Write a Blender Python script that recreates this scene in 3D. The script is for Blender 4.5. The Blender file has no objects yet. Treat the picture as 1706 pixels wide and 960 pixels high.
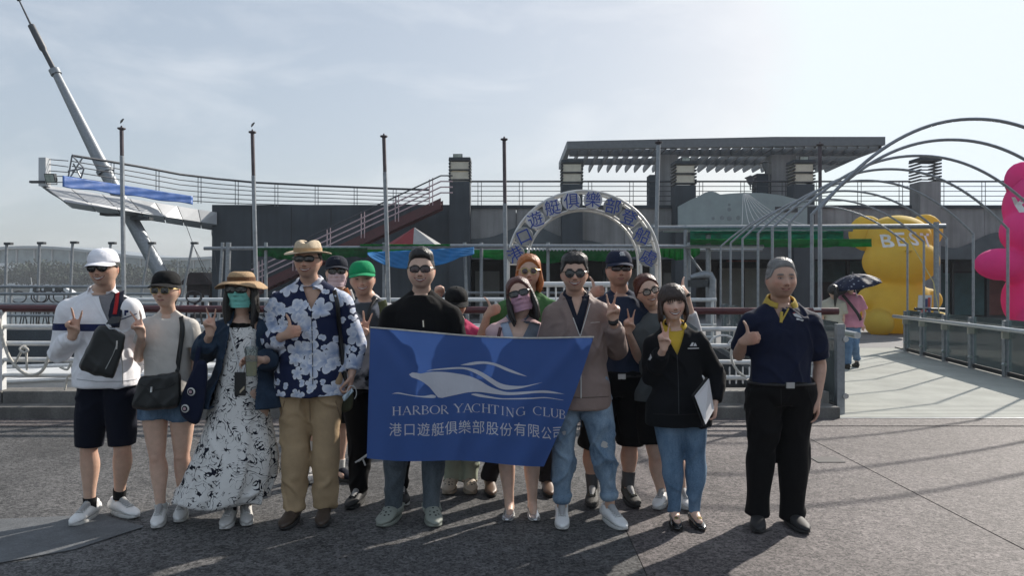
import bpy, bmesh, math, random
import numpy as np
from mathutils import Vector, Matrix, Euler
from mathutils.bvhtree import BVHTree

SC = bpy.context.scene
COL = SC.collection
random.seed(7)
RNG = np.random.default_rng(11)
R = math.radians

# ------------------------------------------------------------------ camera, world, sun, exposure
FPX, CAMZ, HOR, CX = 1241.0, 1.55, 475.0, 853.0
cam = bpy.data.objects.new('camera', bpy.data.cameras.new('camera'))
COL.objects.link(cam)
cam.location = (0, 0, CAMZ)
cam.rotation_euler = (R(90), 0, 0)
cam.data.sensor_width = 36.0
cam.data.lens = 36.0 * FPX / 1706.0
cam.data.shift_y = -5.0 / 1706.0
cam.data.clip_start, cam.data.clip_end = 0.1, 6000
SC.camera = cam

SUN_AZ, SUN_EL = 45.0, 32.0          # degrees right of +Y, above the horizon
world = bpy.data.worlds.new('World')
SC.world = world
world.use_nodes = True
wn, wl = world.node_tree.nodes, world.node_tree.links
wn.clear()
w_out = wn.new('ShaderNodeOutputWorld')
w_bg = wn.new('ShaderNodeBackground')
w_sky = wn.new('ShaderNodeTexSky')
w_sky.sky_type = 'NISHITA'
w_sky.sun_disc = False
w_sky.sun_elevation = R(SUN_EL)
w_sky.sun_rotation = R(SUN_AZ)
w_sky.air_density = 1.0
w_sky.dust_density = 2.6
w_sky.ozone_density = 1.0
w_bg.inputs['Strength'].default_value = 0.075
# thin high cloud veil, a property of the sky itself (direction based)
w_tc = wn.new('ShaderNodeTexCoord')
w_map = wn.new('ShaderNodeMapping')
w_map.inputs['Scale'].default_value = (1.6, 1.6, 4.6)
w_map.inputs['Rotation'].default_value = (0.12, 0.22, 0.3)
w_n = wn.new('ShaderNodeTexNoise')
w_n.inputs['Scale'].default_value = 2.7
w_n.inputs['Detail'].default_value = 9
w_n.inputs['Roughness'].default_value = 0.58
w_n.inputs['Distortion'].default_value = 0.5
w_r = wn.new('ShaderNodeMapRange')
w_r.inputs['From Min'].default_value = 0.46
w_r.inputs['From Max'].default_value = 0.74
w_r.inputs['To Min'].default_value = 0.0
w_r.inputs['To Max'].default_value = 0.62
w_hs = wn.new('ShaderNodeHueSaturation')
w_hs.inputs['Saturation'].default_value = 0.95
w_gm = wn.new('ShaderNodeGamma')          # a thin even veil of haze evens the sky out
w_gm.inputs['Gamma'].default_value = 0.68
w_veil = wn.new('ShaderNodeMixRGB')
w_veil.inputs['Fac'].default_value = 0.42
w_veil.inputs['Color2'].default_value = (2.15, 2.5, 2.9, 1)
w_mix = wn.new('ShaderNodeMixRGB')
w_mix.inputs['Color2'].default_value = (4.2, 4.3, 4.45, 1)
w_n2 = wn.new('ShaderNodeTexNoise')
w_n2.inputs['Scale'].default_value = 0.9
w_n2.inputs['Detail'].default_value = 3
w_mul = wn.new('ShaderNodeMath')
w_mul.operation = 'MULTIPLY'
wl.new(w_tc.outputs['Generated'], w_map.inputs['Vector'])
wl.new(w_map.outputs['Vector'], w_n.inputs['Vector'])
wl.new(w_tc.outputs['Generated'], w_n2.inputs['Vector'])
wl.new(w_n.outputs['Fac'], w_r.inputs['Value'])
wl.new(w_sky.outputs['Color'], w_gm.inputs['Color'])
wl.new(w_gm.outputs['Color'], w_hs.inputs['Color'])
wl.new(w_hs.outputs['Color'], w_veil.inputs['Color1'])
wl.new(w_veil.outputs['Color'], w_mix.inputs['Color1'])
wl.new(w_r.outputs['Result'], w_mul.inputs[0])
wl.new(w_n2.outputs['Fac'], w_mul.inputs[1])
wl.new(w_mul.outputs[0], w_mix.inputs['Fac'])
w_cap = wn.new('ShaderNodeMixRGB')        # the veil is evenly bright where it is brightest
w_cap.blend_type = 'DARKEN'
w_cap.inputs['Fac'].default_value = 1.0
w_cap.inputs['Color2'].default_value = (3.75, 4.12, 4.5, 1)
wl.new(w_mix.outputs['Color'], w_cap.inputs['Color1'])
wl.new(w_cap.outputs['Color'], w_bg.inputs['Color'])
wl.new(w_bg.outputs['Background'], w_out.inputs['Surface'])

sun = bpy.data.objects.new('sun', bpy.data.lights.new('sun', 'SUN'))
COL.objects.link(sun)
sun_dir = Vector((math.sin(R(SUN_AZ)) * math.cos(R(SUN_EL)), math.cos(R(SUN_AZ)) * math.cos(R(SUN_EL)), math.sin(R(SUN_EL))))
sun.rotation_euler = sun_dir.to_track_quat('Z', 'Y').to_euler()
sun.location = (20, 20, 20)
sun.data.energy = 2.0
sun.data.angle = R(0.9)
sun.data.color = (1.0, 0.93, 0.84)

SC.view_settings.view_transform = 'Standard'
SC.view_settings.look = 'None'
SC.view_settings.exposure = 1.68
SC.view_settings.gamma = 1.0
SC.cycles.max_bounces = 8
SC.cycles.diffuse_bounces = 3
SC.cycles.glossy_bounces = 3
SC.cycles.transmission_bounces = 6
SC.cycles.transparent_max_bounces = 16
SC.cycles.volume_bounces = 0
SC.cycles.caustics_reflective = False
SC.cycles.caustics_refractive = False

# ------------------------------------------------------------------ helpers
def W(px, py, Y):
    """the point at depth Y (metres in front of the camera) seen at photograph pixel px, py"""
    return np.array([(px - CX) / FPX * Y, Y, CAMZ - (py - HOR) / FPX * Y])

def tag(o, label=None, cat=None, group=None, kind=None):
    if label: o['label'] = label
    if cat: o['category'] = cat
    if group: o['group'] = group
    if kind: o['kind'] = kind
    return o

def empty(name, loc, label=None, cat=None, group=None, rz=0.0):
    o = bpy.data.objects.new(name, None)
    o.empty_display_size = 0.2
    COL.objects.link(o)
    o.location = tuple(loc)
    o.rotation_euler = (0, 0, rz)
    return tag(o, label, cat, group)

def link(name, me, parent=None, origin=None):
    """link a mesh given in world coordinates; re-centred on the root it belongs to"""
    o = bpy.data.objects.new(name, me)
    COL.objects.link(o)
    if parent is not None:
        o.parent = parent
    return o

ROOT_OF = {}
def world_loc(o):
    v = Vector((0, 0, 0))
    while o is not None:
        v = v + Vector(o.location)
        o = o.parent
    return np.array(v)

class MB:
    """collects world-space pieces into one mesh"""
    def __init__(s):
        s.v, s.f, s.m = [], [], []
        s.mi = 0
    def add(s, vs, fs):
        b = len(s.v)
        s.v.extend([tuple(map(float, p)) for p in vs])
        for f in fs:
            s.f.append(tuple(b + i for i in f))
            s.m.append(s.mi)
        return s
    def box(s, a, b):
        (x0, y0, z0), (x1, y1, z1) = a, b
        vs = [(x0, y0, z0), (x1, y0, z0), (x1, y1, z0), (x0, y1, z0), (x0, y0, z1), (x1, y0, z1), (x1, y1, z1), (x0, y1, z1)]
        return s.add(vs, [(0, 3, 2, 1), (4, 5, 6, 7), (0, 1, 5, 4), (1, 2, 6, 5), (2, 3, 7, 6), (3, 0, 4, 7)])
    def beam(s, p, q, w, h, up=(0, 0, 1)):
        """rectangular bar from p to q, w wide, h tall"""
        p, q, up = np.array(p, float), np.array(q, float), np.array(up, float)
        t = q - p
        t /= np.linalg.norm(t)
        a = np.cross(t, up)
        if np.linalg.norm(a) < 1e-5: a = np.cross(t, np.array((1.0, 0, 0)))
        a /= np.linalg.norm(a)
        b = np.cross(a, t)
        vs = []
        for c in (p, q):
            for sa, sb in ((-1, -1), (1, -1), (1, 1), (-1, 1)):
                vs.append(c + a * sa * w / 2 + b * sb * h / 2)
        return s.add(vs, [(0, 1, 2, 3), (7, 6, 5, 4), (0, 4, 5, 1), (1, 5, 6, 2), (2, 6, 7, 3), (3, 7, 4, 0)])
    def tube(s, pts, r, n=8, cap=True, closed=False):
        pts = [np.array(p, float) for p in pts]
        rs = r if hasattr(r, '__len__') else [r] * len(pts)
        N = len(pts)
        prev, vs, fs = None, [], []
        for i, p in enumerate(pts):
            if closed: t = pts[(i + 1) % N] - pts[i - 1]
            else: t = pts[min(i + 1, N - 1)] - pts[max(i - 1, 0)]
            t = t / (np.linalg.norm(t) + 1e-12)
            if prev is None:
                a = np.cross(t, (0, 0, 1.0))
                if np.linalg.norm(a) < 1e-3: a = np.cross(t, (0, 1.0, 0))
            else:
                a = prev - t * np.dot(prev, t)
            a = a / (np.linalg.norm(a) + 1e-12)
            prev = a
            b = np.cross(t, a)
            for k in range(n):
                th = 2 * math.pi * k / n
                vs.append(p + (a * math.cos(th) + b * math.sin(th)) * rs[i])
        M = N if closed else N - 1
        for i in range(M):
            j = (i + 1) % N
            for k in range(n):
                l = (k + 1) % n
                fs.append((i * n + k, i * n + l, j * n + l, j * n + k))
        if cap and not closed:
            fs.append(tuple(range(n))[::-1])
            fs.append(tuple((N - 1) * n + k for k in range(n)))
        return s.add(vs, fs)
    def lathe(s, c, prof, n=20, ax=(0, 0, 1)):
        """prof: list of (radius, height)"""
        ax = np.array(ax, float); ax /= np.linalg.norm(ax)
        a = np.cross(ax, (0, 1.0, 0))
        if np.linalg.norm(a) < 1e-3: a = np.cross(ax, (1.0, 0, 0))
        a /= np.linalg.norm(a)
        b = np.cross(ax, a)
        c = np.array(c, float)
        vs, fs = [], []
        for r, h in prof:
            for k in range(n):
                th = 2 * math.pi * k / n
                vs.append(c + ax * h + (a * math.cos(th) + b * math.sin(th)) * r)
        for i in range(len(prof) - 1):
            for k in range(n):
                l = (k + 1) % n
                fs.append((i * n + k, i * n + l, (i + 1) * n + l, (i + 1) * n + k))
        fs.append(tuple(range(n))[::-1])
        fs.append(tuple((len(prof) - 1) * n + k for k in range(n)))
        return s.add(vs, fs)
    def prism(s, outline, off):
        """outline: 3-D polygon; extruded by off"""
        o = [np.array(p, float) for p in outline]
        off = np.array(off, float)
        n = len(o)
        vs = o + [p + off for p in o]
        fs = [tuple(range(n))[::-1], tuple(range(n, 2 * n))]
        for i in range(n):
            j = (i + 1) % n
            fs.append((i, j, n + j, n + i))
        return s.add(vs, fs)
    def grid(s, P, closed_u=False):
        """P: array (nu, nv, 3)"""
        nu, nv = P.shape[:2]
        fs = []
        for i in range(nu if closed_u else nu - 1):
            for j in range(nv - 1):
                k = (i + 1) % nu
                fs.append((i * nv + j, k * nv + j, k * nv + j + 1, i * nv + j + 1))
        return s.add(P.reshape(-1, 3), fs)
    def mesh(s, name, mats, smooth=None, recalc=True, org=(0, 0, 0)):
        me = bpy.data.meshes.new(name)
        o = np.array(org, float)
        V = np.array(s.v, float).reshape(-1, 3) - o
        me.from_pydata(V.tolist(), [], s.f)
        mats = mats if isinstance(mats, (list, tuple)) else [mats]
        for m in mats: me.materials.append(m)
        if len(mats) > 1:
            me.polygons.foreach_set('material_index', s.m)
        if recalc:
            bm = bmesh.new(); bm.from_mesh(me)
            bmesh.ops.recalc_face_normals(bm, faces=bm.faces)
            bm.to_mesh(me); bm.free()
        if smooth is not None:
            me.polygons.foreach_set('use_smooth', [True] * len(me.polygons))
            me.set_sharp_from_angle(angle=R(smooth))
        me.update()
        return me
    def build(s, name, mats, parent=None, smooth=None, recalc=True, org=None):
        """org None and no parent: the origin goes to the middle of the piece's foot"""
        V = np.array(s.v, float).reshape(-1, 3)
        if parent is not None:
            base = world_loc(parent)
            if parent.rotation_euler.z: raise ValueError('build rotated parents unrotated')
        else:
            base = np.array([(V[:, 0].min() + V[:, 0].max()) / 2, (V[:, 1].min() + V[:, 1].max()) / 2, V[:, 2].min()]) if org is None else np.array(org, float)
        o = link(name, s.mesh(name, mats, smooth, recalc, base), parent)
        if parent is None: o.location = tuple(base)
        return o

def copy_tree(o, parent=None, loc=None):
    c = o.copy()
    COL.objects.link(c)
    c.parent = parent
    if loc is not None: c.location = tuple(loc)
    for ch in list(o.children): copy_tree(ch, c)
    return c

# ------------------------------------------------------------------ materials
MATS = {}
def nd(nt, t, **kw):
    n = nt.nodes.new(t)
    for k, v in kw.items(): setattr(n, k, v)
    return n

def mat(name, col, rough=0.6, metal=0.0, var=0.12, vscale=6.0, bump=0.0, bscale=60.0, spec=0.5, coat=0.0, alpha=1.0, trans=0.0, var2=0.0, sheen=0.0):
    """principled material with noise in its colour, roughness and relief"""
    if name in MATS: return MATS[name]
    m = bpy.data.materials.new(name)
    m.use_nodes = True
    nt = m.node_tree
    b = nt.nodes['Principled BSDF']
    b.inputs['Roughness'].default_value = rough
    b.inputs['Metallic'].default_value = metal
    b.inputs['Specular IOR Level'].default_value = spec
    b.inputs['Coat Weight'].default_value = coat
    b.inputs['Sheen Weight'].default_value = sheen
    b.inputs['Alpha'].default_value = alpha
    b.inputs['Transmission Weight'].default_value = trans
    tc = nd(nt, 'ShaderNodeTexCoord')
    n = nd(nt, 'ShaderNodeTexNoise')
    n.inputs['Scale'].default_value = vscale
    n.inputs['Detail'].default_value = 6
    n.inputs['Roughness'].default_value = 0.62
    nt.links.new(tc.outputs['Object'], n.inputs['Vector'])
    r = nd(nt, 'ShaderNodeValToRGB')
    lo = [max(0, c * (1 - var)) for c in col]
    hi = [min(1, c * (1 + var)) for c in col]
    r.color_ramp.elements[0].position, r.color_ramp.elements[1].position = 0.3, 0.7
    r.color_ramp.elements[0].color, r.color_ramp.elements[1].color = (*lo, 1), (*hi, 1)
    nt.links.new(n.outputs['Fac'], r.inputs['Fac'])
    nt.links.new(r.outputs['Color'], b.inputs['Base Color'])
    mr = nd(nt, 'ShaderNodeMapRange')
    mr.inputs['To Min'].default_value = max(0.02, rough - 0.1)
    mr.inputs['To Max'].default_value = min(1, rough + 0.1)
    nt.links.new(n.outputs['Fac'], mr.inputs['Value'])
    nt.links.new(mr.outputs['Result'], b.inputs['Roughness'])
    if bump:
        bn = nd(nt, 'ShaderNodeTexNoise')
        bn.inputs['Scale'].default_value = bscale
        bn.inputs['Detail'].default_value = 4
        nt.links.new(tc.outputs['Object'], bn.inputs['Vector'])
        bp = nd(nt, 'ShaderNodeBump')
        bp.inputs['Strength'].default_value = bump
        bp.inputs['Distance'].default_value = 0.01
        nt.links.new(bn.outputs['Fac'], bp.inputs['Height'])
        nt.links.new(bp.outputs['Normal'], b.inputs['Normal'])
    MATS[name] = m
    return m

def bsdf(m): return m.node_tree.nodes['Principled BSDF']

def concrete(name, col, streak=0.5):
    """weathered concrete: blotches, vertical rain streaks, fine grain"""
    m = bpy.data.materials.new(name); m.use_nodes = True
    nt = m.node_tree; b = bsdf(m)
    tc = nd(nt, 'ShaderNodeTexCoord')
    n1 = nd(nt, 'ShaderNodeTexNoise'); n1.inputs['Scale'].default_value = 0.7; n1.inputs['Detail'].default_value = 8
    mp = nd(nt, 'ShaderNodeMapping'); mp.inputs['Scale'].default_value = (2.2, 2.2, 0.16)
    n2 = nd(nt, 'ShaderNodeTexNoise'); n2.inputs['Scale'].default_value = 1.6; n2.inputs['Detail'].default_value = 6
    n3 = nd(nt, 'ShaderNodeTexNoise'); n3.inputs['Scale'].default_value = 45; n3.inputs['Detail'].default_value = 4
    for n in (n1, n3): nt.links.new(tc.outputs['Object'], n.inputs['Vector'])
    nt.links.new(tc.outputs['Object'], mp.inputs['Vector']); nt.links.new(mp.outputs['Vector'], n2.inputs['Vector'])
    def ramp(src, a, bb, p0, p1):
        r = nd(nt, 'ShaderNodeValToRGB')
        r.color_ramp.elements[0].position, r.color_ramp.elements[1].position = p0, p1
        r.color_ramp.elements[0].color, r.color_ramp.elements[1].color = (*[a] * 3, 1), (*[bb] * 3, 1)
        nt.links.new(src, r.inputs['Fac']); return r.outputs['Color']
    c = nd(nt, 'ShaderNodeMixRGB'); c.blend_type = 'MULTIPLY'; c.inputs['Fac'].default_value = 1
    c.inputs['Color1'].default_value = (*col, 1)
    nt.links.new(ramp(n1.outputs['Fac'], 0.72, 1.12, 0.3, 0.72), c.inputs['Color2'])
    c2 = nd(nt, 'ShaderNodeMixRGB'); c2.blend_type = 'MULTIPLY'; c2.inputs['Fac'].default_value = streak
    nt.links.new(c.outputs['Color'], c2.inputs['Color1'])
    nt.links.new(ramp(n2.outputs['Fac'], 0.45, 1.15, 0.35, 0.62), c2.inputs['Color2'])
    c3 = nd(nt, 'ShaderNodeMixRGB'); c3.blend_type = 'MULTIPLY'; c3.inputs['Fac'].default_value = 0.7
    nt.links.new(c2.outputs['Color'], c3.inputs['Color1'])
    nt.links.new(ramp(n3.outputs['Fac'], 0.75, 1.2, 0.3, 0.7), c3.inputs['Color2'])
    nt.links.new(c3.outputs['Color'], b.inputs['Base Color'])
    b.inputs['Roughness'].default_value = 0.88
    bp = nd(nt, 'ShaderNodeBump'); bp.inputs['Strength'].default_value = 0.5; bp.inputs['Distance'].default_value = 0.01
    nt.links.new(n3.outputs['Fac'], bp.inputs['Height']); nt.links.new(bp.outputs['Normal'], b.inputs['Normal'])
    MATS[name] = m
    return m

def aggregate(name, lo, hi, patch=0.35, fine=160.0):
    """washed pebble paving: small stones of differing tone set in grey mortar, stained in wide blotches"""
    m = bpy.data.materials.new(name); m.use_nodes = True
    nt = m.node_tree; b = bsdf(m)
    tc = nd(nt, 'ShaderNodeTexCoord')
    v = nd(nt, 'ShaderNodeTexVoronoi'); v.inputs['Scale'].default_value = fine
    v2 = nd(nt, 'ShaderNodeTexVoronoi'); v2.inputs['Scale'].default_value = fine * 0.42
    n = nd(nt, 'ShaderNodeTexNoise'); n.inputs['Scale'].default_value = 0.55; n.inputs['Detail'].default_value = 7; n.inputs['Roughness'].default_value = 0.65
    n2 = nd(nt, 'ShaderNodeTexNoise'); n2.inputs['Scale'].default_value = 9; n2.inputs['Detail'].default_value = 6
    for q in (v, v2, n, n2): nt.links.new(tc.outputs['Object'], q.inputs['Vector'])
    sep = nd(nt, 'ShaderNodeSeparateColor'); nt.links.new(v.outputs['Color'], sep.inputs['Color'])
    sep2 = nd(nt, 'ShaderNodeSeparateColor'); nt.links.new(v2.outputs['Color'], sep2.inputs['Color'])
    ad = nd(nt, 'ShaderNodeMath', operation='ADD'); nt.links.new(sep.outputs[0], ad.inputs[0]); nt.links.new(sep2.outputs[0], ad.inputs[1])
    hf = nd(nt, 'ShaderNodeMath', operation='MULTIPLY'); hf.inputs[1].default_value = 0.5; nt.links.new(ad.outputs[0], hf.inputs[0])
    r = nd(nt, 'ShaderNodeValToRGB'); r.color_ramp.elements[0].position = 0.12; r.color_ramp.elements[1].position = 0.9
    r.color_ramp.elements[0].color, r.color_ramp.elements[1].color = (*lo, 1), (*hi, 1)
    nt.links.new(hf.outputs[0], r.inputs['Fac'])
    rm = nd(nt, 'ShaderNodeValToRGB'); rm.color_ramp.elements[0].position = 0.34; rm.color_ramp.elements[1].position = 0.68
    rm.color_ramp.elements[0].color, rm.color_ramp.elements[1].color = (*[1 - patch] * 3, 1), (1.1, 1.1, 1.1, 1)
    nt.links.new(n.outputs['Fac'], rm.inputs['Fac'])
    rm2 = nd(nt, 'ShaderNodeValToRGB'); rm2.color_ramp.elements[0].position = 0.3; rm2.color_ramp.elements[1].position = 0.7
    rm2.color_ramp.elements[0].color, rm2.color_ramp.elements[1].color = (0.78, 0.78, 0.78, 1), (1.12, 1.12, 1.12, 1)
    nt.links.new(n2.outputs['Fac'], rm2.inputs['Fac'])
    c = nd(nt, 'ShaderNodeMixRGB'); c.blend_type = 'MULTIPLY'; c.inputs['Fac'].default_value = 1
    nt.links.new(r.outputs['Color'], c.inputs['Color1']); nt.links.new(rm.outputs['Color'], c.inputs['Color2'])
    c2 = nd(nt, 'ShaderNodeMixRGB'); c2.blend_type = 'MULTIPLY'; c2.inputs['Fac'].default_value = 1
    nt.links.new(c.outputs['Color'], c2.inputs['Color1']); nt.links.new(rm2.outputs['Color'], c2.inputs['Color2'])
    nt.links.new(c2.outputs['Color'], b.inputs['Base Color'])
    b.inputs['Roughness'].default_value = 0.75
    b.inputs['Specular IOR Level'].default_value = 0.35
    bp = nd(nt, 'ShaderNodeBump'); bp.inputs['Strength'].default_value = 0.9; bp.inputs['Distance'].default_value = 0.006
    nt.links.new(hf.outputs[0], bp.inputs['Height']); nt.links.new(bp.outputs['Normal'], b.inputs['Normal'])
    MATS[name] = m
    return m

def text_mesh(s, size=1.0, font_mesh_cache={}, bold=0.0):
    """flat lettering as (verts 2-D, faces), centred on x, standing on the line y = 0"""
    key = (s, bold)
    if key not in font_mesh_cache:
        c = bpy.data.curves.new('lettering', 'FONT'); c.body = s; c.resolution_u = 3; c.offset = bold
        o = bpy.data.objects.new('lettering', c)
        SCR.collection.objects.link(o)
        vl = SCR.view_layers[0]; vl.update()
        me = bpy.data.meshes.new_from_object(o.evaluated_get(vl.depsgraph))
        v = np.array([p.co[:2] for p in me.vertices]); f = [tuple(p.vertices) for p in me.polygons]
        bpy.data.objects.remove(o); bpy.data.meshes.remove(me); bpy.data.curves.remove(c)
        v[:, 0] -= (v[:, 0].min() + v[:, 0].max()) / 2
        font_mesh_cache[key] = (v, f)
    v, f = font_mesh_cache[key]
    return v * size, f

SCR = bpy.data.scenes.new('scratch')

# common paints and metals
M_white = mat('white_paint', (.62, .63, .63), .45, var=.12, vscale=9)
M_galv = mat('galvanised_pipe', (.25, .27, .29), .45, .6, var=.2, vscale=14)
M_steel = mat('brushed_steel', (.5, .52, .53), .32, .9, var=.12, vscale=20)
M_dkmetal = mat('dark_metal', (.05, .055, .06), .5, .4, var=.25)
M_rail_dark = mat('dark_rail_paint', (.07, .075, .085), .5, .3, var=.25)
M_maroon = mat('maroon_paint', (.075, .018, .022), .42, var=.3, vscale=7)
M_pinkrail = mat('faded_rose_paint', (.50, .38, .40), .55, var=.15)
M_conc_d = concrete('dark_concrete', (.062, .075, .088), .22)
M_conc = concrete('grey_concrete', (.30, .30, .30), .4)
M_conc_l = concrete('kerb_concrete', (.17, .165, .155), .75)
M_panel = mat('pale_cladding', (.46, .48, .50), .4, .1, var=.1, vscale=1.2)
M_joint = mat('black_joint', (.02, .02, .022), .8)
M_black = mat('black_rubber', (.012, .012, .013), .6)

# ================================================================== SETTING
M_peb = aggregate('washed_pebble', (.026, .023, .024), (.235, .205, .20), .34, 125)
M_peb_d = aggregate('dark_washed_pebble', (.020, .020, .021), (.205, .20, .198), .45, 125)  # darker aggregate, its colour also taking in the shadow's cool dark tone
M_peb2 = aggregate('washed_pebble_band', (.03, .026, .026), (.22, .195, .19), .2, 110)
M_patch = aggregate('pale_grey_patch', (.11, .117, .124), (.17, .178, .187), .25, 260)
M_quay = mat('quay_tarmac', (.15, .15, .155), .85, var=.2, vscale=2, bump=.4)

def water_mat():
    m = mat('harbour_water', (.022, .04, .042), .12, var=.3, vscale=.3, spec=.5)
    nt = m.node_tree; b = bsdf(m)
    tc = nd(nt, 'ShaderNodeTexCoord'); n = nd(nt, 'ShaderNodeTexNoise'); n.inputs['Scale'].default_value = 1.8; n.inputs['Detail'].default_value = 6
    mp = nd(nt, 'ShaderNodeMapping'); mp.inputs['Scale'].default_value = (1, 2.2, 1)
    nt.links.new(tc.outputs['Object'], mp.inputs['Vector']); nt.links.new(mp.outputs['Vector'], n.inputs['Vector'])
    bp = nd(nt, 'ShaderNodeBump'); bp.inputs['Strength'].default_value = .5; bp.inputs['Distance'].default_value = .12
    nt.links.new(n.outputs['Fac'], bp.inputs['Height']); nt.links.new(bp.outputs['Normal'], b.inputs['Normal'])
    return m
M_water = water_mat()

b = MB(); b.add([(-1250, -300, -1.25), (900, -300, -1.25), (900, 1300, -1.25), (-1250, 1300, -1.25)], [(0, 1, 2, 3)])
tag(b.build('water', M_water), kind='structure')

# plaza: joint bed with large cast panels of washed pebble standing proud of it
b = MB(); b.box((-45, -30, -1.6), (45, 8.62, -0.012))
ground = tag(b.build('ground', mat('joint_mortar', (.05, .048, .046), .9)), kind='structure')
xs = [-45, -11, .72, 3.0, 5.28, 7.56, 9.84, 45]
ys = [-30, -1.3, 8.15]
for j in range(len(ys) - 1):
    for i in range(len(xs) - 1):
        b = MB(); g = .003
        b.box((xs[i] + g, ys[j] + g, -.06), (xs[i + 1] - g, ys[j + 1] - g, 0.0 - .0015 * ((i * 7 + j * 3) % 3)))
        b.build('paving_panel', M_peb_d if i < 2 else M_peb, ground)
b = MB(); b.box((-45, 8.16, -.06), (45, 8.60, .006)); b.build('edge_band', M_peb2, ground)
# paler, finer-grained patch by the lower left corner
out = [(-4.6, 3.9), (-3.1, 3.95), (-2.55, 4.35), (-2.35, 4.75), (-2.75, 5.0), (-3.4, 4.9), (-4.3, 4.6)]
b = MB(); b.prism([(x, y, .003) for x, y in out], (0, 0, .004)); b.build('pale_patch', M_patch, ground)

# kerb: two rows of cast blocks along the quay edge
kb = MB(); kb.box((-45, 8.64, -1.6), (3.86, 9.28, -.02))
kerb = tag(kb.build('kerb', M_conc_d), kind='structure')
x = -16.0
while x < 3.8:
    x1 = min(x + 1.98, 3.84)
    for (y0, z1, w) in ((8.60, .135, .30), (8.90, .275, .36)):
        b = MB(); dz = random.uniform(-.004, .004)
        b.box((x + .007, y0 + random.uniform(0, .006), -.02), (x1 - .007, y0 + w - .004, z1 + dz))
        o = b.build('kerb_stone', M_conc_l, kerb)
        md = o.modifiers.new('edge', 'BEVEL'); md.width = .012; md.segments = 2
    x = x1

# far quay carrying the club house
b = MB(); b.box((-15.5, 18.4, -1.6), (60, 75, 0))
far_quay = tag(b.build('quay', M_quay), kind='structure')
b = MB(); b.box((-60, 15.4, -1.6), (-7.0, 17.6, .62))
pier = tag(b.build('pier', M_conc_d), kind='structure')

# far shore: hills, wood, houses
def hill(name, pts, y0, depth, m, seed):
    """low ridge whose skyline follows pts (x, z)"""
    rr = np.random.default_rng(seed)
    px = np.array([p[0] for p in pts]); pz = np.array([p[1] for p in pts])
    X = np.linspace(px[0], px[-1], 90); nv = 12
    P = np.zeros((90, nv, 3))
    for j in range(nv):
        t = j / (nv - 1)
        prof = math.sin(math.pi * min(1, t * 1.0)) ** .8
        P[:, j, 0] = X
        P[:, j, 1] = y0 + depth * t
        P[:, j, 2] = -1.3 + (np.interp(X, px, pz) + 1.3) * prof + rr.normal(0, .5, 90) * prof
    g = MB(); g.grid(P)
    return tag(g.build(name, m, smooth=60), kind='structure')
M_hill = mat('wooded_hill', (.055, .075, .05), .9, var=.45, vscale=.06, bump=.8, bscale=.4)
hill('hill', [(-420, 3), (-330, 10), (-260, 22), (-235, 19), (-200, 15), (-160, 15), (-120, 14), (-60, 12), (60, 10)], 520, 120, M_hill, 3)
b = MB(); b.box((-1200, 262, -1.4), (400, 700, .6)); tag(b.build('shore', mat('shore_bank', (.16, .16, .14), .9, var=.3, vscale=.2)), kind='structure')

def leaf_clump(mb, c, r, n, rr, sz):
    """leaf-sized faces spread through a ragged volume"""
    for _ in range(n):
        d = rr.normal(0, 1, 3); d /= np.linalg.norm(d)
        p = np.array(c) + d * np.array(r) * rr.uniform(.45, 1.08)
        a = rr.normal(0, 1, 3); a /= np.linalg.norm(a)
        bb = np.cross(a, rr.normal(0, 1, 3)); bb /= np.linalg.norm(bb)
        s = sz * rr.uniform(.6, 1.5)
        mb.add([p - a * s, p + bb * s * .7, p + a * s, p - bb * s * .7], [(0, 1, 2, 3)])
M_leaf = [mat('far_leaf_dark', (.018, .034, .022), .8, var=.35, vscale=.2), mat('far_leaf_light', (.032, .05, .03), .8, var=.35, vscale=.2)]
mb = MB(); rr = np.random.default_rng(5)
for i in range(190):
    x = rr.uniform(-215, -80); y = rr.uniform(266, 300); h = rr.uniform(5, 10.5) * (1 if x < -130 else .8)
    for k in range(5):
        mb.mi = int(rr.integers(0, 2))
        leaf_clump(mb, (x + rr.normal(0, 1.8), y + rr.normal(0, 1.5), .6 + h * rr.uniform(.35, .85)), (2.6, 2.2, h * .26), 46, rr, .42)
tag(mb.build('far_wood', M_leaf, recalc=False), 'dark green wood along the far shore of the harbour', 'woodland', kind='stuff')

M_hglass = mat('hall_glass', (.16, .22, .24), .15, .1, var=.25, vscale=.3)
M_hroof = mat('hall_roof', (.30, .33, .35), .4, .3, var=.1)
hall = empty('exhibition_hall', (-205, 330, 0), 'large glass hall with long wavy roof across the harbour', 'building')
X = np.linspace(-232, -118, 60)
zt = 15.5 + 2.2 * np.sin((X + 232) / 114 * math.pi * 1.9 + .25) - .012 * (X + 232)
P = np.zeros((60, 2, 3)); 
b = MB()
for dz in (0, 1.1):
    P[:, 0] = np.stack([X, np.full(60, 322.0), zt + dz], 1); P[:, 1] = np.stack([X, np.full(60, 352.0), zt + dz + 1], 1); b.grid(P)
P[:, 0] = np.stack([X, np.full(60, 322.0), zt], 1); P[:, 1] = np.stack([X, np.full(60, 322.0), zt + 1.1], 1); b.grid(P)
b.build('roof', M_hroof, hall, smooth=50)
b = MB(); P[:, 0] = np.stack([X, np.full(60, 326.0), zt * 0], 1); P[:, 1] = np.stack([X, np.full(60, 326.0), zt], 1); b.grid(P)
wall = b.build('glass_wall', M_hglass, hall)
M_hmul = mat('hall_mullion', (.42, .44, .45), .5, .2)
for i in range(0, 60, 4):
    b = MB(); b.box((X[i] - .25, 325.4, 0), (X[i] + .25, 325.95, zt[i] - .05)); b.build('mullion', M_hmul, wall)
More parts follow.
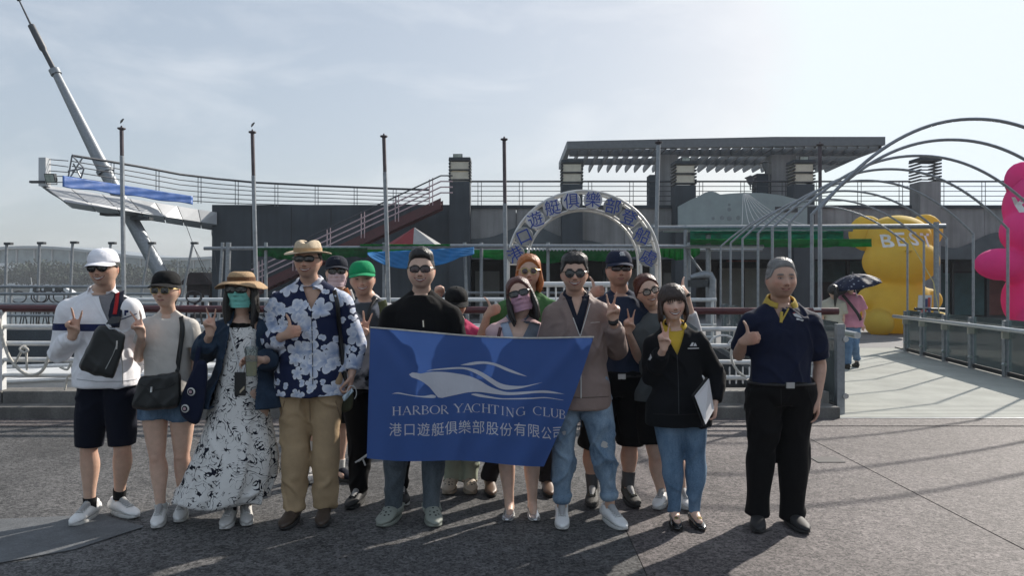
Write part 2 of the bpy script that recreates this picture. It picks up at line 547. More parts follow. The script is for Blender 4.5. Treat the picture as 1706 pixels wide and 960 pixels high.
b = MB(); b.box((-224, 323.0, 0), (-198, 325.3, 11)); b.build('entrance_block', mat('hall_pale', (.6, .63, .64), .6), hall)

M_hwall = mat('house_wall', (.42, .41, .40), .8, var=.15, vscale=.5); M_hrf = mat('house_roof', (.20, .13, .11), .8, var=.2, vscale=.5); M_hwin = mat('house_window', (.06, .07, .08), .3)
for i, (hx, hy, w, h, lab) in enumerate([(-222, 515, 9, 7, 'small pale house low on the hillside beyond the moored boats'), (-208, 530, 7, 9, 'tall narrow house on the far hillside, above its neighbours'), (-194, 512, 11, 6, 'wide low house at the foot of the far hill'), (-262, 515, 8, 8, 'house under the highest part of the far hill')]):
    hs = empty('hillside_house', (hx, hy, 8), lab, 'house', 'houses on the far hillside')
    b = MB(); b.box((hx - w / 2, hy - 4, 4), (hx + w / 2, hy + 4, 8 + h)); b.build('wall', M_hwall, hs)
    b = MB(); b.prism([(hx - w / 2 - .4, hy - 4.4, 8 + h), (hx + w / 2 + .4, hy - 4.4, 8 + h), (hx, hy - 4.4, 8 + h + 2.4)], (0, 8.8, 0)); b.build('roof', M_hrf, hs)
    for k in (-1, 1):
        b = MB(); b.box((hx + k * w / 4 - .8, hy - 4.1, 8 + h * .45), (hx + k * w / 4 + .8, hy - 3.97, 8 + h * .75)); b.build('window', M_hwin, hs)

# the air over the harbour: one pale even volume round everything
hz = MB(); hz.box((-1300, -340, -2.6), (940, 1340, 27))
M_haze = bpy.data.materials.new('haze_air'); M_haze.use_nodes = True; nt = M_haze.node_tree; nt.nodes.clear()
ho_, hv = nt.nodes.new('ShaderNodeOutputMaterial'), nt.nodes.new('ShaderNodeVolumePrincipled')
hv.inputs['Color'].default_value = (.86, .92, 1.0, 1); hv.inputs['Density'].default_value = .0005; hv.inputs['Anisotropy'].default_value = .1
nt.links.new(hv.outputs['Volume'], ho_.inputs['Volume'])
tag(hz.build('haze', M_haze), kind='stuff')

# ================================================================== CLUB HOUSE
BY = 34.0
bx = lambda px, Y=BY: (px - CX) / FPX * Y
bz = lambda py, Y=BY: CAMZ - (py - HOR) / FPX * Y
house = empty('club_house', (8, 36, 0), 'long grey concrete club house with roof terrace and square light towers', 'building')
ZP = 5.05
# left solid block
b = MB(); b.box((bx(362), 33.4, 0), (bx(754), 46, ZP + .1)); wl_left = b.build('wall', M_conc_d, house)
for i in range(5):
    x = bx(362) + (i + 1) * 1.78
    b = MB(); b.box((x - .012, 33.385, .1), (x + .012, 33.40, ZP)); b.build('wall_joint', M_joint, wl_left)
# parapet over the open ground floor, in cast panels
xs = [bx(754), bx(860), bx(937), bx(1040), bx(1121), bx(1220), bx(1317), bx(1420), bx(1521), bx(1640), bx(1780), 34]
for i in range(len(xs) - 1):
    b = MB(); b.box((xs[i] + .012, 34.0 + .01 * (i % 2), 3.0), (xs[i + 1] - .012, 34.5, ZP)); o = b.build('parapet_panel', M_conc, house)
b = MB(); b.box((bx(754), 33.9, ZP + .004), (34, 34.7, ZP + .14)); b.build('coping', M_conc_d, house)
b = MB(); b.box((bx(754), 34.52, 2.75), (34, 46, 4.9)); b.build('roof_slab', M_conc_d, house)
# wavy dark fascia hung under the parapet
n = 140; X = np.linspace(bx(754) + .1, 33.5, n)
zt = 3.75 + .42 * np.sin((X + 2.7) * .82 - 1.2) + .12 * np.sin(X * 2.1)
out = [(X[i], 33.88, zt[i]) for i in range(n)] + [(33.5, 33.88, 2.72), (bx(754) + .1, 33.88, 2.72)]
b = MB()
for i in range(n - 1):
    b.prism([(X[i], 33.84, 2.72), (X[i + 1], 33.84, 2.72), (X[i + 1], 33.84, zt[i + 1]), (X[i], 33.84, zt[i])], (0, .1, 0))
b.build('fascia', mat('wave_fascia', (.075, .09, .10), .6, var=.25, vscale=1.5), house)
# ground floor: recessed wall, bays, openings
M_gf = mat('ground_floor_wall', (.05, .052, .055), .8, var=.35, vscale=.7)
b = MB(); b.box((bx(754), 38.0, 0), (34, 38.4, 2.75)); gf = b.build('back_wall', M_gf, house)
M_pale = mat('pale_screen', (.33, .34, .32), .6, var=.2, vscale=.8); M_shop = mat('shop_glass', (.10, .12, .125), .12, var=.4, vscale=.5); M_brick = mat('weathered_brick', (.17, .105, .085), .85, var=.3, vscale=2)
M_mural = [mat('mural_teal', (.08, .16, .17), .8, var=.3, vscale=1), mat('mural_red', (.20, .08, .07), .8, var=.35, vscale=1), mat('mural_slate', (.10, .12, .14), .8, var=.4, vscale=1), mat('mural_violet', (.13, .09, .13), .8, var=.3, vscale=1)]
def gpanel(name, p0, p1, y0, y1, m, Y=37.9, parent=None):
    b = MB(); b.box((bx(p0, Y), Y - .06, bz(y1, Y)), (bx(p1, Y), Y + .06, bz(y0, Y))); return b.build(name, m, parent or gf)
gpanel('screen', 792, 832, 452, 524, M_pale)
gpanel('door', 1010, 1060, 448, 528, M_pale)
gpanel('shop_window', 1198, 1300, 447, 520, M_pale)
gpanel('shop_window', 1090, 1150, 455, 520, M_shop)
gpanel('shutter', 1320, 1344, 440, 528, M_pale)
gpanel('brick_panel', 1346, 1440, 415, 470, M_mural[0])
for i, (p0, p1, y0, y1) in enumerate([(1570, 1640, 455, 525), (1640, 1706, 448, 525), (1580, 1660, 425, 452), (1710, 1790, 440, 525), (1440, 1570, 440, 526)]):
    gpanel('mural_panel', p0, p1, y0, y1, M_mural[i % 4], 37.9 - .03 * i)
for p in range(890, 1700, 58):
    b = MB(); x = bx(p, 36.5); b.box((x - .06, 36.4, 0), (x + .06, 36.6, 2.74)); b.build('mullion', M_dkmetal, gf)
gpanel('sign_panel', 1210, 1262, 418, 436, mat('red_sign', (.22, .05, .04), .5), 36.2, house)

# square light towers with louvred lamp heads
M_cream = mat('cream_lamp_panel', (.62, .58, .47), .5, var=.12, vscale=3)
def tower(px, ytop, lit=True):
    x = bx(px, 33.7); w = .46
    zt = bz(ytop, 33.7); zb = zt - 1.0
    b = MB(); b.box((x - w, 33.2, 0), (x + w, 34.1, zb)); c = b.build('column', M_conc_d if lit else M_conc, house)
    m = M_cream if lit else M_dkmetal
    if lit:
        for k in range(2):
            z0 = zb + .12 + k * .44
            b = MB(); b.box((x - w + .05, 33.25, z0), (x + w - .05, 34.05, z0 + .33)); b.build('lamp_panel', M_cream, c)
    for k in range(7):
        z0 = zb + .05 + k * .145
        b = MB(); b.box((x - w - .03, 33.17, z0), (x - w + .06, 34.13, z0 + .07)); b.box((x + w - .06, 33.17, z0), (x + w + .03, 34.13, z0 + .07))
        if k % 3 == 0 or not lit: b.box((x - w + .061, 33.18, z0 + .005), (x + w - .061, 33.24, z0 + .055))
        b.build('louvre', M_dkmetal, c)
    b = MB(); b.box((x - w - .02, 33.18, zt - .02), (x + w + .02, 34.12, zt + .08)); b.build('cap', M_conc_d, c)
for px, yt, lit in ((767, 268, True), (952, 272, True), (1138, 274, True), (1333, 272, True), (1540, 268, False)): tower(px, yt, lit)

# roof terrace railing: thin paired posts, five rails
def railing_run(root, pts, h=1.12, nr=5, step=1.9, mt=M_rail_dark, mr=M_rail_dark, rt=.045, rr_=.018, level=None):
    """railing along a polyline; every rail and every post pair is a part"""
    pts = [np.array(p, float) for p in pts]
    for k in range(nr):
        z = h * (1 - k / nr)
        b = MB(); b.tube([p + (0, 0, z) for p in pts], rt if k == 0 else rr_, 6); b.build('handrail' if k == 0 else 'rail', mt, root, smooth=40)
    L = [0.0]
    for i in range(1, len(pts)): L.append(L[-1] + np.linalg.norm(pts[i] - pts[i - 1]))
    d = .3
    P = np.array(pts)
    while d < L[-1]:
        b = MB()
        for e in (0, .16):
            q = np.array([np.interp(d + e, L, P[:, a]) for a in range(3)])
            b.tube([q, q + (0, 0, h - .02)], .016, 5)
        b.build('post', mr, root, smooth=40); d += step
troot = empty('terrace_railing', (9, 34.2, ZP + .14), 'dark five-bar railing along the roof of the club house', 'railing')
cols = [767, 952, 1138, 1333, 1540]
segs = [(bx(785), bx(935)), (bx(970), bx(1120)), (bx(1156), bx(1315)), (bx(1352), bx(1520)), (bx(1560), 33)]
for a, c in segs: railing_run(troot, [(a, 34.2, ZP + .14), (c, 34.2, ZP + .14)])

# cantilevered viewing deck on the left with its long curved railing
dk = empty('viewing_deck', (bx(240, 29), 30, 4), 'long white panelled deck cantilevered over the harbour on the left', 'viewing deck')
TIP, ROOT = W(68, 307, 27.0), W(362, 354, 33.3)
TIPb, ROOTb = W(108, 336, 27.0), W(362, 374, 33.3)
BOT, BOTr = W(120, 347, 28.5), W(362, 385, 34.6)
def lerp(a, b_, t): return a + (b_ - a) * t
ns = 7
edge_t = [0, .145, .30, .45, .60, .735, .87, 1.0]
for i in range(7):
    t0, t1 = edge_t[i] + .003, edge_t[i + 1] - .003
    b = MB()
    lo0, lo1 = lerp(TIPb, ROOTb, t0), lerp(TIPb, ROOTb, t1)
    b.prism([lerp(TIP, ROOT, t0), lerp(TIP, ROOT, t1), lo1, lo0], (-.10, .064, 0)); b.build('side_panel', M_panel, dk)
    b = MB(); u0, u1 = lerp(BOT, BOTr, t0), lerp(BOT, BOTr, t1)
    b.prism([lo0 + (0, .02, -.01), lo1 + (0, .02, -.01), u1, u0], (-.04, .03, .10)); b.build('soffit_panel', M_panel, dk)
b = MB()
bk = np.array((0, 2.6, .1))
b.prism([TIP + (-.12, .2, -.06), ROOT + (-.12, .07, -.06), ROOTb + (-.12, .07, .05), TIPb + (-.12, .2, .05)], (-.9, 2.0, 0)); b.build('core', M_joint, dk)
b = MB(); b.prism([TIP + (0, 0, .01), ROOT + (0, 0, .01), ROOT + (0, 0, .12), TIP + (0, 0, .10)], (-.9, 2.0, 0))
b = MB(); b.prism([TIP + (-.01, 0, 0), TIPb + (-.01, 0, 0), BOT + (-.02, .02, -.0)], (-.06, .12, .02)); b.build('bow_panel', M_panel, dk); b.build('deck_slab', M_conc_d, dk)
# prow post, lamp bracket
b = MB(); q = W(73, 308, 27.0); b.box((q[0] - .13, 26.9, q[2] - .05), (q[0] + .13, 27.2, q[2] + .98)); b.build('prow_post', M_panel, dk)
b = MB(); q = W(50, 303, 26.9); b.box((q[0], 26.85, q[2] - .04), (q[0] + .55, 27.0, q[2] + .04)); b.build('boom', M_dkmetal, dk)
for px, py in ((185, 357), (235, 364)):
    b = MB(); q = W(px, py, 30); b.box((q[0] - .35, 29.8, q[2] - .06), (q[0] + .35, 30.3, q[2] + .06)); b.build('downlight', M_dkmetal, dk)
rl = empty('deck_railing', tuple(W(300, 345, 31)), 'dark curved railing sweeping up along the cantilevered deck', 'railing')
top = [(120, 259, 27.3), (170, 267, 28.2), (235, 278, 29.6), (300, 290.5, 31.1), (362, 298, 32.4), (424, 304, 33.3), (520, 309, 33.5), (642, 314, 33.5), (716, 316.5, 33.5)]
bot = [307, 315, 327, 337, 341, 343, 345, 348.5, 350.5]
for k in range(6):
    t = [0, .2, .37, .56, .75, .92][k]
    pts = [W(p[0], p[1] + (bot[i] - p[1]) * t, p[2]) for i, p in enumerate(top)]
    b = MB(); b.tube(pts, .05 if k == 0 else .02, 6); b.build('handrail' if k == 0 else 'rail', M_rail_dark, rl, smooth=40)
for px in (185, 260, 330, 392, 458, 525, 590, 655):
    b = MB()
    for e in (0, 5):
        Y = np.interp(px + e, [p[0] for p in top], [p[2] for p in top])
        b.tube([W(px + e, np.interp(px + e, [p[0] for p in top], [p[1] for p in top]), Y), W(px + e, np.interp(px + e, [p[0] for p in top], bot), Y)], .018, 5)
    b.build('post', M_galv, rl, smooth=40)
# end frame of the railing and the two light rails to the prow
b = MB()
for a, c in (((120, 259), (113, 300)), ((120, 259), (140, 280)), ((140, 280), (134, 300)), ((113, 285), (140, 280)), ((114, 300), (138, 262)), ((122, 272), (136, 298))):
    b.tube([W(*a, 27.3), W(*c, 27.5)], .03, 6)
b.build('end_frame', M_galv, rl, smooth=40)
for y0, y1 in ((265, 268), (273, 278), (284, 287), (293, 294), (303, 304)):
    b = MB(); b.tube([W(76, y0, 27.05), W(114, y1, 27.4)], .017, 5); b.build('rail', M_rail_dark, rl)
M_tarp = mat('blue_tarpaulin', (.018, .10, .36), .45, var=.18, vscale=3, bump=.4, bscale=9)
n = 60; P = np.zeros((n, 10, 3))
for i in range(n):
    t = i / (n - 1); px = 104 + (321 - 104) * t
    for j in range(10):
        s = j / 9
        y = (292.5 + (327 - 292.5) * t) + s * (18.5 + (14 - 18.5) * t) + (1.0 * math.sin(t * 19) * s)
        P[i, j] = W(px, y, 26.5 + (31.2 - 26.5) * t - .05 * s + .006 * math.sin(t * 60 + s * 2) + .008 * math.sin(t * 23 + s * 9))
b = MB(); b.grid(P)
o = b.build('tarpaulin', M_tarp, smooth=60, recalc=False); tag(o, 'bright blue tarpaulin lashed along the edge of the cantilevered deck', 'tarpaulin')
md = o.modifiers.new('thick', 'SOLIDIFY'); md.thickness = .012
fl = empty('floodlight', tuple(W(90, 304, 26.8)), 'floodlight hung on the prow post of the cantilevered deck', 'floodlight', 'floodlights on the club house')
def flood(root, c, w, h, d, tilt, m):
    c = np.array(c)
    b = MB(); ct, st = math.cos(tilt), math.sin(tilt)
    vs = []
    for y in (-d / 2, d / 2):
        for sx, sz in ((-1, -1), (1, -1), (1, 1), (-1, 1)):
            k = 1 if y < 0 else .75
            X_, Z_ = sx * w / 2 * k, sz * h / 2 * k
            vs.append(c + (X_, y * ct - Z_ * st, y * st + Z_ * ct))
    b.add(vs, [(0, 1, 2, 3), (7, 6, 5, 4), (0, 4, 5, 1), (1, 5, 6, 2), (2, 6, 7, 3), (3, 7, 4, 0)])
    b.build('housing', M_dkmetal, root)
    b = MB(); vs = [c + (sx * w * .42, -d / 2 * ct - sz * h * .42 * st - .012, -d / 2 * st + sz * h * .42 * ct) for sx, sz in ((-1, -1), (1, -1), (1, 1), (-1, 1))]
    b.prism(vs, (0, .006, 0)); b.build('lens', m, root)
    b = MB(); b.tube([c + (-w / 2, 0, 0), c + (-w / 2, .02, -h * .7), c + (w / 2, .02, -h * .7), c + (w / 2, 0, 0)], .02, 5); b.build('bracket', M_dkmetal, root)
M_lens = mat('flood_lens', (.35, .40, .36), .15, var=.3, vscale=6)
flood(fl, W(86, 296, 26.75), .36, .34, .22, .35, M_lens)
for px, py, lab in ((763, 262, 'floodlight on top of the leftmost light tower of the roof'), (1142, 268, 'floodlight on the light tower beside the pale sign board'), (1338, 266, 'floodlight on the light tower under the right end of the pergola')):
    c = W(px, py, 33.3); f2 = empty('floodlight', tuple(c), lab, 'floodlight', 'floodlights on the club house'); flood(f2, c, .42, .3, .2, .15, M_lens)

# leaning mast through the deck, stepped and tapering
ms = empty('leaning_mast', tuple(W(290, 490, 29.5)), 'tall grey raking mast passing up through the viewing deck', 'mast')
A, Bm, Cm, Dm, E_ = W(292, 500, 30.4), W(168, 272, 30.4), W(92, 120, 30.4), W(52, 42, 30.4), W(30, -4, 30.4)
b = MB(); b.tube([A, Bm, Cm], [.29, .25, .15], 16); b.build('mast_tube', M_galv, ms, smooth=40)
d = (Dm - Cm) / np.linalg.norm(Dm - Cm)
b = MB(); b.tube([Cm - d * .1, Cm + d * .12], .21, 14); b.build('collar', M_galv, ms, smooth=40)
b = MB(); b.tube([Cm, lerp(Cm, Dm, .45), lerp(Cm, Dm, .5), Dm], [.10, .10, .145, .13], 12); b.build('topmast', M_rail_dark, ms, smooth=40)
b = MB(); b.tube([Dm, E_], [.045, .03], 8); b.tube([E_ - d * .1, E_ + d * .05], .09, 8); b.build('antenna', M_rail_dark, ms, smooth=40)
b = MB(); b.tube([lerp(A, Bm, .93), lerp(A, Bm, .955)], .33, 16); b.build('deck_ring', M_galv, ms, smooth=40)

# stair up the left block
st = empty('outside_stair', (-6.5, 32.5, 0), 'maroon steel stair with rose handrails climbing the grey wall', 'staircase')
s0, s1 = W(432, 492, 32.4), W(738, 345, 32.4)
for dy in (0, -1.0):
    b = MB(); b.prism([s0 + (0, dy, 0), s0 + (0, dy, .42), s1 + (0, dy, .28), s1 + (0, dy, -.14)], (0, .06, 0)); b.build('stringer', M_maroon, st)
for i in range(22):
    q = lerp(s0, s1, (i + .5) / 22); b = MB(); b.box((q[0] - .15, 31.46, q[2] + .12), (q[0] + .17, 32.39, q[2] + .16)); b.build('tread', M_maroon, st)
for k, m in ((1.02, M_rail_dark), (.78, M_pinkrail), (.54, M_pinkrail), (.3, M_pinkrail)):
    b = MB(); b.tube([s0 + (0, -1.0, .3 + k), s1 + (0, -1.0, .2 + k), s1 + (.5, -1.0, .2 + k)], .032, 6); b.build('handrail' if k > 1 else 'rail', m, st, smooth=40)
for t in (.04, .22, .4, .58, .76, .94):
    q = lerp(s0, s1, t); b = MB(); b.tube([q + (0, -1.0, .2), q + (0, -1.0, 1.3)], .022, 5); b.tube([q + (.14, -1.0, .2), q + (.14, -1.0, 1.36)], .022, 5); b.build('post', M_pinkrail, st, smooth=40)

# roof pergola of hanging blades
pg = empty('roof_pergola', (bx(1200, 38), 38, ZP), 'big flat steel pergola of hanging blades above the roof terrace', 'pergola')
M_perg = mat('pergola_steel', (.16, .17, .18), .5, .3, var=.12)
x0, x1 = bx(945, 36), bx(1475, 36)
zf = bz(249, 36)
b = MB(); b.prism([(x0, 36, zf + .04), (x1, 36, zf + .22), (x1, 36, zf + .62), (bx(1290, 36), 36, zf + .62), (x0, 36, zf + .40)], (0, .35, 0)); b.build('fascia', M_perg, pg)
for i in range(30):
    x = x0 + .15 + (x1 - x0 - .3) * i / 29
    b = MB(); z = zf + .12
    b.prism([(x, 36.36, z), (x, 36.36, z + .28), (x, 42.5, z + .12), (x, 42.8, z - .02), (x, 42.6, z - .24), (x, 41.6, z - .20)], (.07, 0, 0)); b.build('blade', M_perg, pg)
for y in (37.9, 40.6):
    b = MB(); b.box((x0 + .25, y, zf + .02), (x1 - .25, y + .2, zf + .36)); b.build('beam', M_perg, pg)
for sx in (x0, x1 - .16):
    b = MB(); b.box((sx, 36.36, zf + .06), (sx + .16, 42.6, zf + .44)); b.build('end_beam', M_perg, pg)
for p0, p1 in ((1094, 1124), (1280, 1320)):
    b = MB(); b.box((bx(p0, 37.9), 37.4, ZP - .2), (bx(p1, 37.9), 38.4, zf + .0)); b.build('pillar', M_conc, pg)
for p0, p1, yt in ((1081, 1091, 292), (1259, 1278, 290)):
    b = MB(); b.box((bx(p0, 37), 36.8, ZP - .2), (bx(p1, 37), 37.6, bz(yt, 37))); b.build('side_wall', M_conc_d, pg)
for (px, py, lab) in ((1250, 300, 'small dark lantern standing beside the pergola pillar, the lower one'), (1275, 275, 'small dark lantern in front of the right pergola pillar, the higher one')):
    q = W(px, py, 36); ln = empty('terrace_lantern', (q[0], 36, ZP), lab, 'lantern')
    b = MB(); b.tube([(q[0] + .25, 36, ZP), (q[0] + .25, 36, q[2] - .45), (q[0], 36, q[2] - .45), (q[0], 36, q[2] - .2)], .035, 6); b.build('pole', M_dkmetal, ln)
    b = MB(); b.lathe((q[0], 36, q[2] - .25), [(.05, 0), (.14, .12), (.2, .3), (.22, .34)], 12); b.build('lamp_glass', mat('smoked_glass', (.2, .21, .22), .2), ln, smooth=40)
    b = MB(); b.lathe((q[0], 36, q[2] + .09), [(.27, 0), (.27, .03), (.1, .1), (.03, .14)], 12); b.build('lamp_cap', M_dkmetal, ln, smooth=40)

# pale sign board with a humped top
SY = 33.0
sg = empty('sign_board', tuple(W(1238, 376, SY)), 'pale grey-green board with humped top edge on the club house front', 'sign')
out = [(1130, 377), (1130, 344), (1150, 333), (1166, 326), (1174, 321), (1183, 318.5), (1192, 320), (1200, 324), (1215, 322.5), (1240, 321), (1270, 321.5), (1300, 325), (1325, 331), (1345, 337), (1345, 377)]
b = MB(); b.prism([W(a, c, SY) for a, c in out], (0, .14, 0)); b.build('board', mat('sign_grey_green', (.27, .33, .335), .6, var=.12, vscale=1.5), sg)
M_faint = mat('faded_print', (.20, .235, .245), .7)
def flat_text(name, s, c, h, m, parent, right=(1, 0, 0), up=(0, 0, 1), depth=.004, wscale=1.0):
    """raised lettering: real letters of text s, height h, centred at c, facing right x up"""
    v, f = text_mesh(s)
    r_, u_ = np.array(right, float), np.array(up, float); nrm = np.cross(r_, u_)
    ht = .72
    b = MB()
    b.add([np.array(c) + r_ * p[0] * h / ht * wscale + u_ * (p[1] - ht / 2) * h / ht + nrm * depth for p in v], f)
    me_o = b.build(name, m, parent, recalc=False)
    return me_o
for px, py, r_ in ((1215, 341, 2.5), (1215, 349, 3.5), (1188, 364, 3), (1203, 363, 4), (1215, 364, 4.5), (1230, 363, 4)):
    b = MB(); c = W(px, py, SY); b.lathe(c + (0, -.006, 0), [(r_ * .0133, 0), (r_ * .0266, .003), (r_ * .0266, .005)], 7, (0, 1, 0)); b.build('faded_emblem', M_faint, sg)
b = MB(); q = W(1310, 349, SY); b.box((q[0] - .5, SY - .03, q[2] - .12), (q[0] + .5, SY + .01, q[2] + .12)); b.build('vent_slot', M_dkmetal, sg)
for i in range(8):
    a = W(1238 + i * 1.2, 323, 32.2); c = W(1236 + i * 13.5 + (i * i) * .45, 376 + (1 if i > 4 else 0), 31.2)
    pts = [lerp(a, c, t) - (0, 0, .25 * math.sin(math.pi * t)) for t in np.linspace(0, 1, 9)]
    b = MB(); b.tube(pts, .013, 5)
    tag(b.build('white_cord', M_white), ['leftmost white cord hanging straight down', 'second white cord from the left', 'third white cord from the left', 'fourth white cord, near the middle', 'fifth white cord, just right of the middle', 'sixth white cord from the left', 'seventh white cord, next to the last', 'rightmost and flattest white cord'][i] + ' of the fan before the pale sign board', 'cord', 'white cords fanned before the sign board')

# ================================================================== CANOPY OF PIPES, NETS, TARPS (on the far quay edge)
cf = empty('pipe_canopy', (0, 21, 0), 'long low frame of galvanised pipes in front of the club house', 'pipe frame')
CYD = 21.0
def pipe(root, a, c, r=.045, m=M_galv, name='pipe'):
    b = MB(); b.tube([a, c], r, 8); return b.build(name, m, root, smooth=40)
pipe(cf, W(340, 414, CYD), W(760, 412, CYD), .05); pipe(cf, W(750, 410, CYD - .3), W(1272, 411, CYD - .3), .055)
pipe(cf, W(560, 418, CYD + 1.2), W(1270, 416, CYD + 1.2), .04)
for px, dx in ((371, -9), (381, -4), (443, 0), (640, 0), (774, 6), (802, 0), (913, 0), (1085, 0), (1148, 0)):
    a = W(px, 404, CYD); c = W(px + dx, 540, CYD); c[2] = 0; pipe(cf, a, c, .05 if px != 381 else .075, name='upright')
for y in (488, 497):
    pipe(cf, W(740, y, CYD + .4), W(1100, y, CYD + .4), .035, name='guard_rail')
def net(name, label, x0, x1, ytop, ybot, Y, m, seed, sag=6, tatter=3.0, dY=.8, cat='shade net', group='shade nets on the pipe canopy'):
    """hanging sheet with folds and an uneven lower edge"""
    rr = np.random.default_rng(seed); n = 90
    ph = rr.uniform(0, 6.28, 6); P = np.zeros((n, 14, 3))
    for i in range(n):
        t = i / (n - 1); px = x0 + (x1 - x0) * t
        edge = ybot + sag * math.sin(math.pi * t) + tatter * (math.sin(t * 17 + ph[0]) + .6 * math.sin(t * 41 + ph[1])) * .5
        for j in range(14):
            s = j / 13
            P[i, j] = W(px, ytop + (edge - ytop) * s, Y + dY * math.sin(s * 1.6) - dY * .4 + .10 * math.sin(t * 46 + ph[2] + s * 1.5) * (.3 + s) + .05 * math.sin(t * 91 + ph[3]))
    b = MB(); b.grid(P); o = b.build(name, m, smooth=70, recalc=False)
    tag(o, label, cat, group); md = o.modifiers.new('thick', 'SOLIDIFY'); md.thickness = .01
    return o
def cloth_trans(name, col, t=.4, **kw):
    """thin cloth that lets some light through"""
    m = mat(name, col, .75, **kw); nt = m.node_tree; b = bsdf(m)
    tr = nd(nt, 'ShaderNodeBsdfTranslucent'); mx = nd(nt, 'ShaderNodeMixShader'); mx.inputs['Fac'].default_value = t
    src = b.inputs['Base Color'].links[0].from_socket
    nt.links.new(src, tr.inputs['Color'])
    out = nt.nodes['Material Output']
    nt.links.new(b.outputs['BSDF'], mx.inputs[1]); nt.links.new(tr.outputs['BSDF'], mx.inputs[2]); nt.links.new(mx.outputs['Shader'], out.inputs['Surface'])
    return m
M_net = cloth_trans('green_net', (.016, .15, .06), .45, var=.35, vscale=2.5, bump=.5, bscale=12)
M_net2 = cloth_trans('teal_net', (.03, .25, .19), .5, var=.3, vscale=2.5, bump=.5, bscale=12)
M_net3 = cloth_trans('bright_green_net', (.02, .27, .085), .5, var=.35, vscale=2.5, bump=.5, bscale=12)
net('shade_net', 'dark green shade net bunched on the pipe frame behind the straw hats', 425, 612, 413, 427, CYD, M_net, 1, 6)
net('shade_net', 'green shade net along the top of the pipe frame above the blue tarpaulin', 600, 782, 407, 421, CYD + .2, M_net3, 2, 2)
net('shade_net', 'long sagging green net under the corrugated eave behind the arch', 786, 1070, 416, 427, CYD + .5, M_net3, 3, 10)
net('shade_net', 'bulging bright green net just right of the arch', 1096, 1166, 412, 424, CYD + .2, M_net3, 4, 9, 2)
net('shade_net', 'wide teal net band above the glass railing bridge, upper layer', 1150, 1405, 385, 402, CYD - 1.5, M_net2, 5, 0)
net('shade_net', 'long green net band with a straight hem ending at the yellow bear', 1150, 1452, 398, 411, CYD - 1.8, M_net3, 6, 1, 1)
M_tarp2 = cloth_trans('sky_blue_tarpaulin', (.03, .22, .50), .45, var=.2, vscale=2, bump=.4, bscale=6)
rr = np.random.default_rng(9); n = 70; P = np.zeros((n, 16, 3))
for i in range(n):
    t = i / (n - 1); px = 612 + 178 * t
    y0 = 421 - 9 * t; y1 = 424 + 24 * math.sin(math.pi * min(1, t * 1.15) ** .8) + (6 if t > .55 else 0) * math.sin((t - .55) * 7)
    for j in range(16):
        s = j / 15
        P[i, j] = W(px, y0 + (y1 - y0) * s, 20.6 - .5 * s + .025 * math.sin(t * 30 + s * 7) + .018 * math.sin((t - s * .4) * 55))
b = MB(); b.grid(P); o = b.build('tarpaulin', M_tarp2, smooth=70, recalc=False)
tag(o, 'light blue tarpaulin sagging from the pipe frame behind the man in black', 'tarpaulin'); md = o.modifiers.new('thick', 'SOLIDIFY'); md.thickness = .01
# corrugated eave
P = np.zeros((260, 2, 3)); X = np.linspace(W(876, 0, CYD)[0], W(1096, 0, CYD)[0], 260)
zc = W(0, 417, CYD)[2] + .025 * np.sin(np.arange(260) * .9)
P[:, 0] = np.stack([X, np.full(260, CYD - .2), zc], 1); P[:, 1] = np.stack([X, np.full(260, CYD + 2.2), zc + .25], 1)
b = MB(); b.grid(P); o = b.build('corrugated_eave', mat('corrugated_sheet', (.42, .44, .45), .45, .3, var=.15), smooth=60, recalc=False)
tag(o, 'grey corrugated sheet eave on the pipe frame behind the arch', 'roof sheet'); md = o.modifiers.new('thick', 'SOLIDIFY'); md.thickness = .012
# parasol
pa = empty('market_parasol', (W(690, 405, 27)[0], 27, 0), 'red and white pyramid parasol behind the man in black', 'parasol')
ap = W(690, 379, 27); cw = [W(652, 409, 26.2), W(727, 409, 26.2), W(738, 409, 28.4), W(642, 409, 28.4)]
M_red = cloth_trans('parasol_red', (.36, .06, .07), .4); M_wht = cloth_trans('parasol_white', (.5, .5, .5), .4)
mid = lerp(cw[0], cw[1], .48)
for k, (tri, m) in enumerate([((cw[0], mid, ap), M_red), ((mid, cw[1], ap), M_wht), ((cw[1], cw[2], ap), M_wht), ((cw[2], cw[3], ap), M_red), ((cw[3], cw[0], ap), M_red)]):
    b = MB(); b.prism(list(tri), (0, .012, -.015)); b.build('canopy_panel', m, pa)
pipe(pa, (ap[0], 27.2, 0), (ap[0], 27.2, ap[2]), .03, M_white, 'pole')
# upper pipe rack in front of the sign, running to the bears
sf = empty('pipe_scaffold', (9, 19.6, 0), 'tall pipe scaffold carrying the teal nets beside the bridge', 'scaffold')
pipe(sf, W(1078, 380, 19.6), W(1575, 377, 19.6), .065); pipe(sf, W(1105, 384, 20.6), W(1420, 383, 20.6), .05)
pipe(sf, W(1078, 411, 19.2), W(1272, 411, 19.2), .05)
for px, yt in ((1087, 374), (1142, 376), (1180, 384), (1560, 370)):
    a = W(px, yt, 19.6); pipe(sf, a, (a[0], a[1], 0), .07 if px in (1180, 1560) else .05, name='upright')
pipe(sf, W(1142, 416, 19.6), W(1175, 462, 19.6), .03, name='brace')
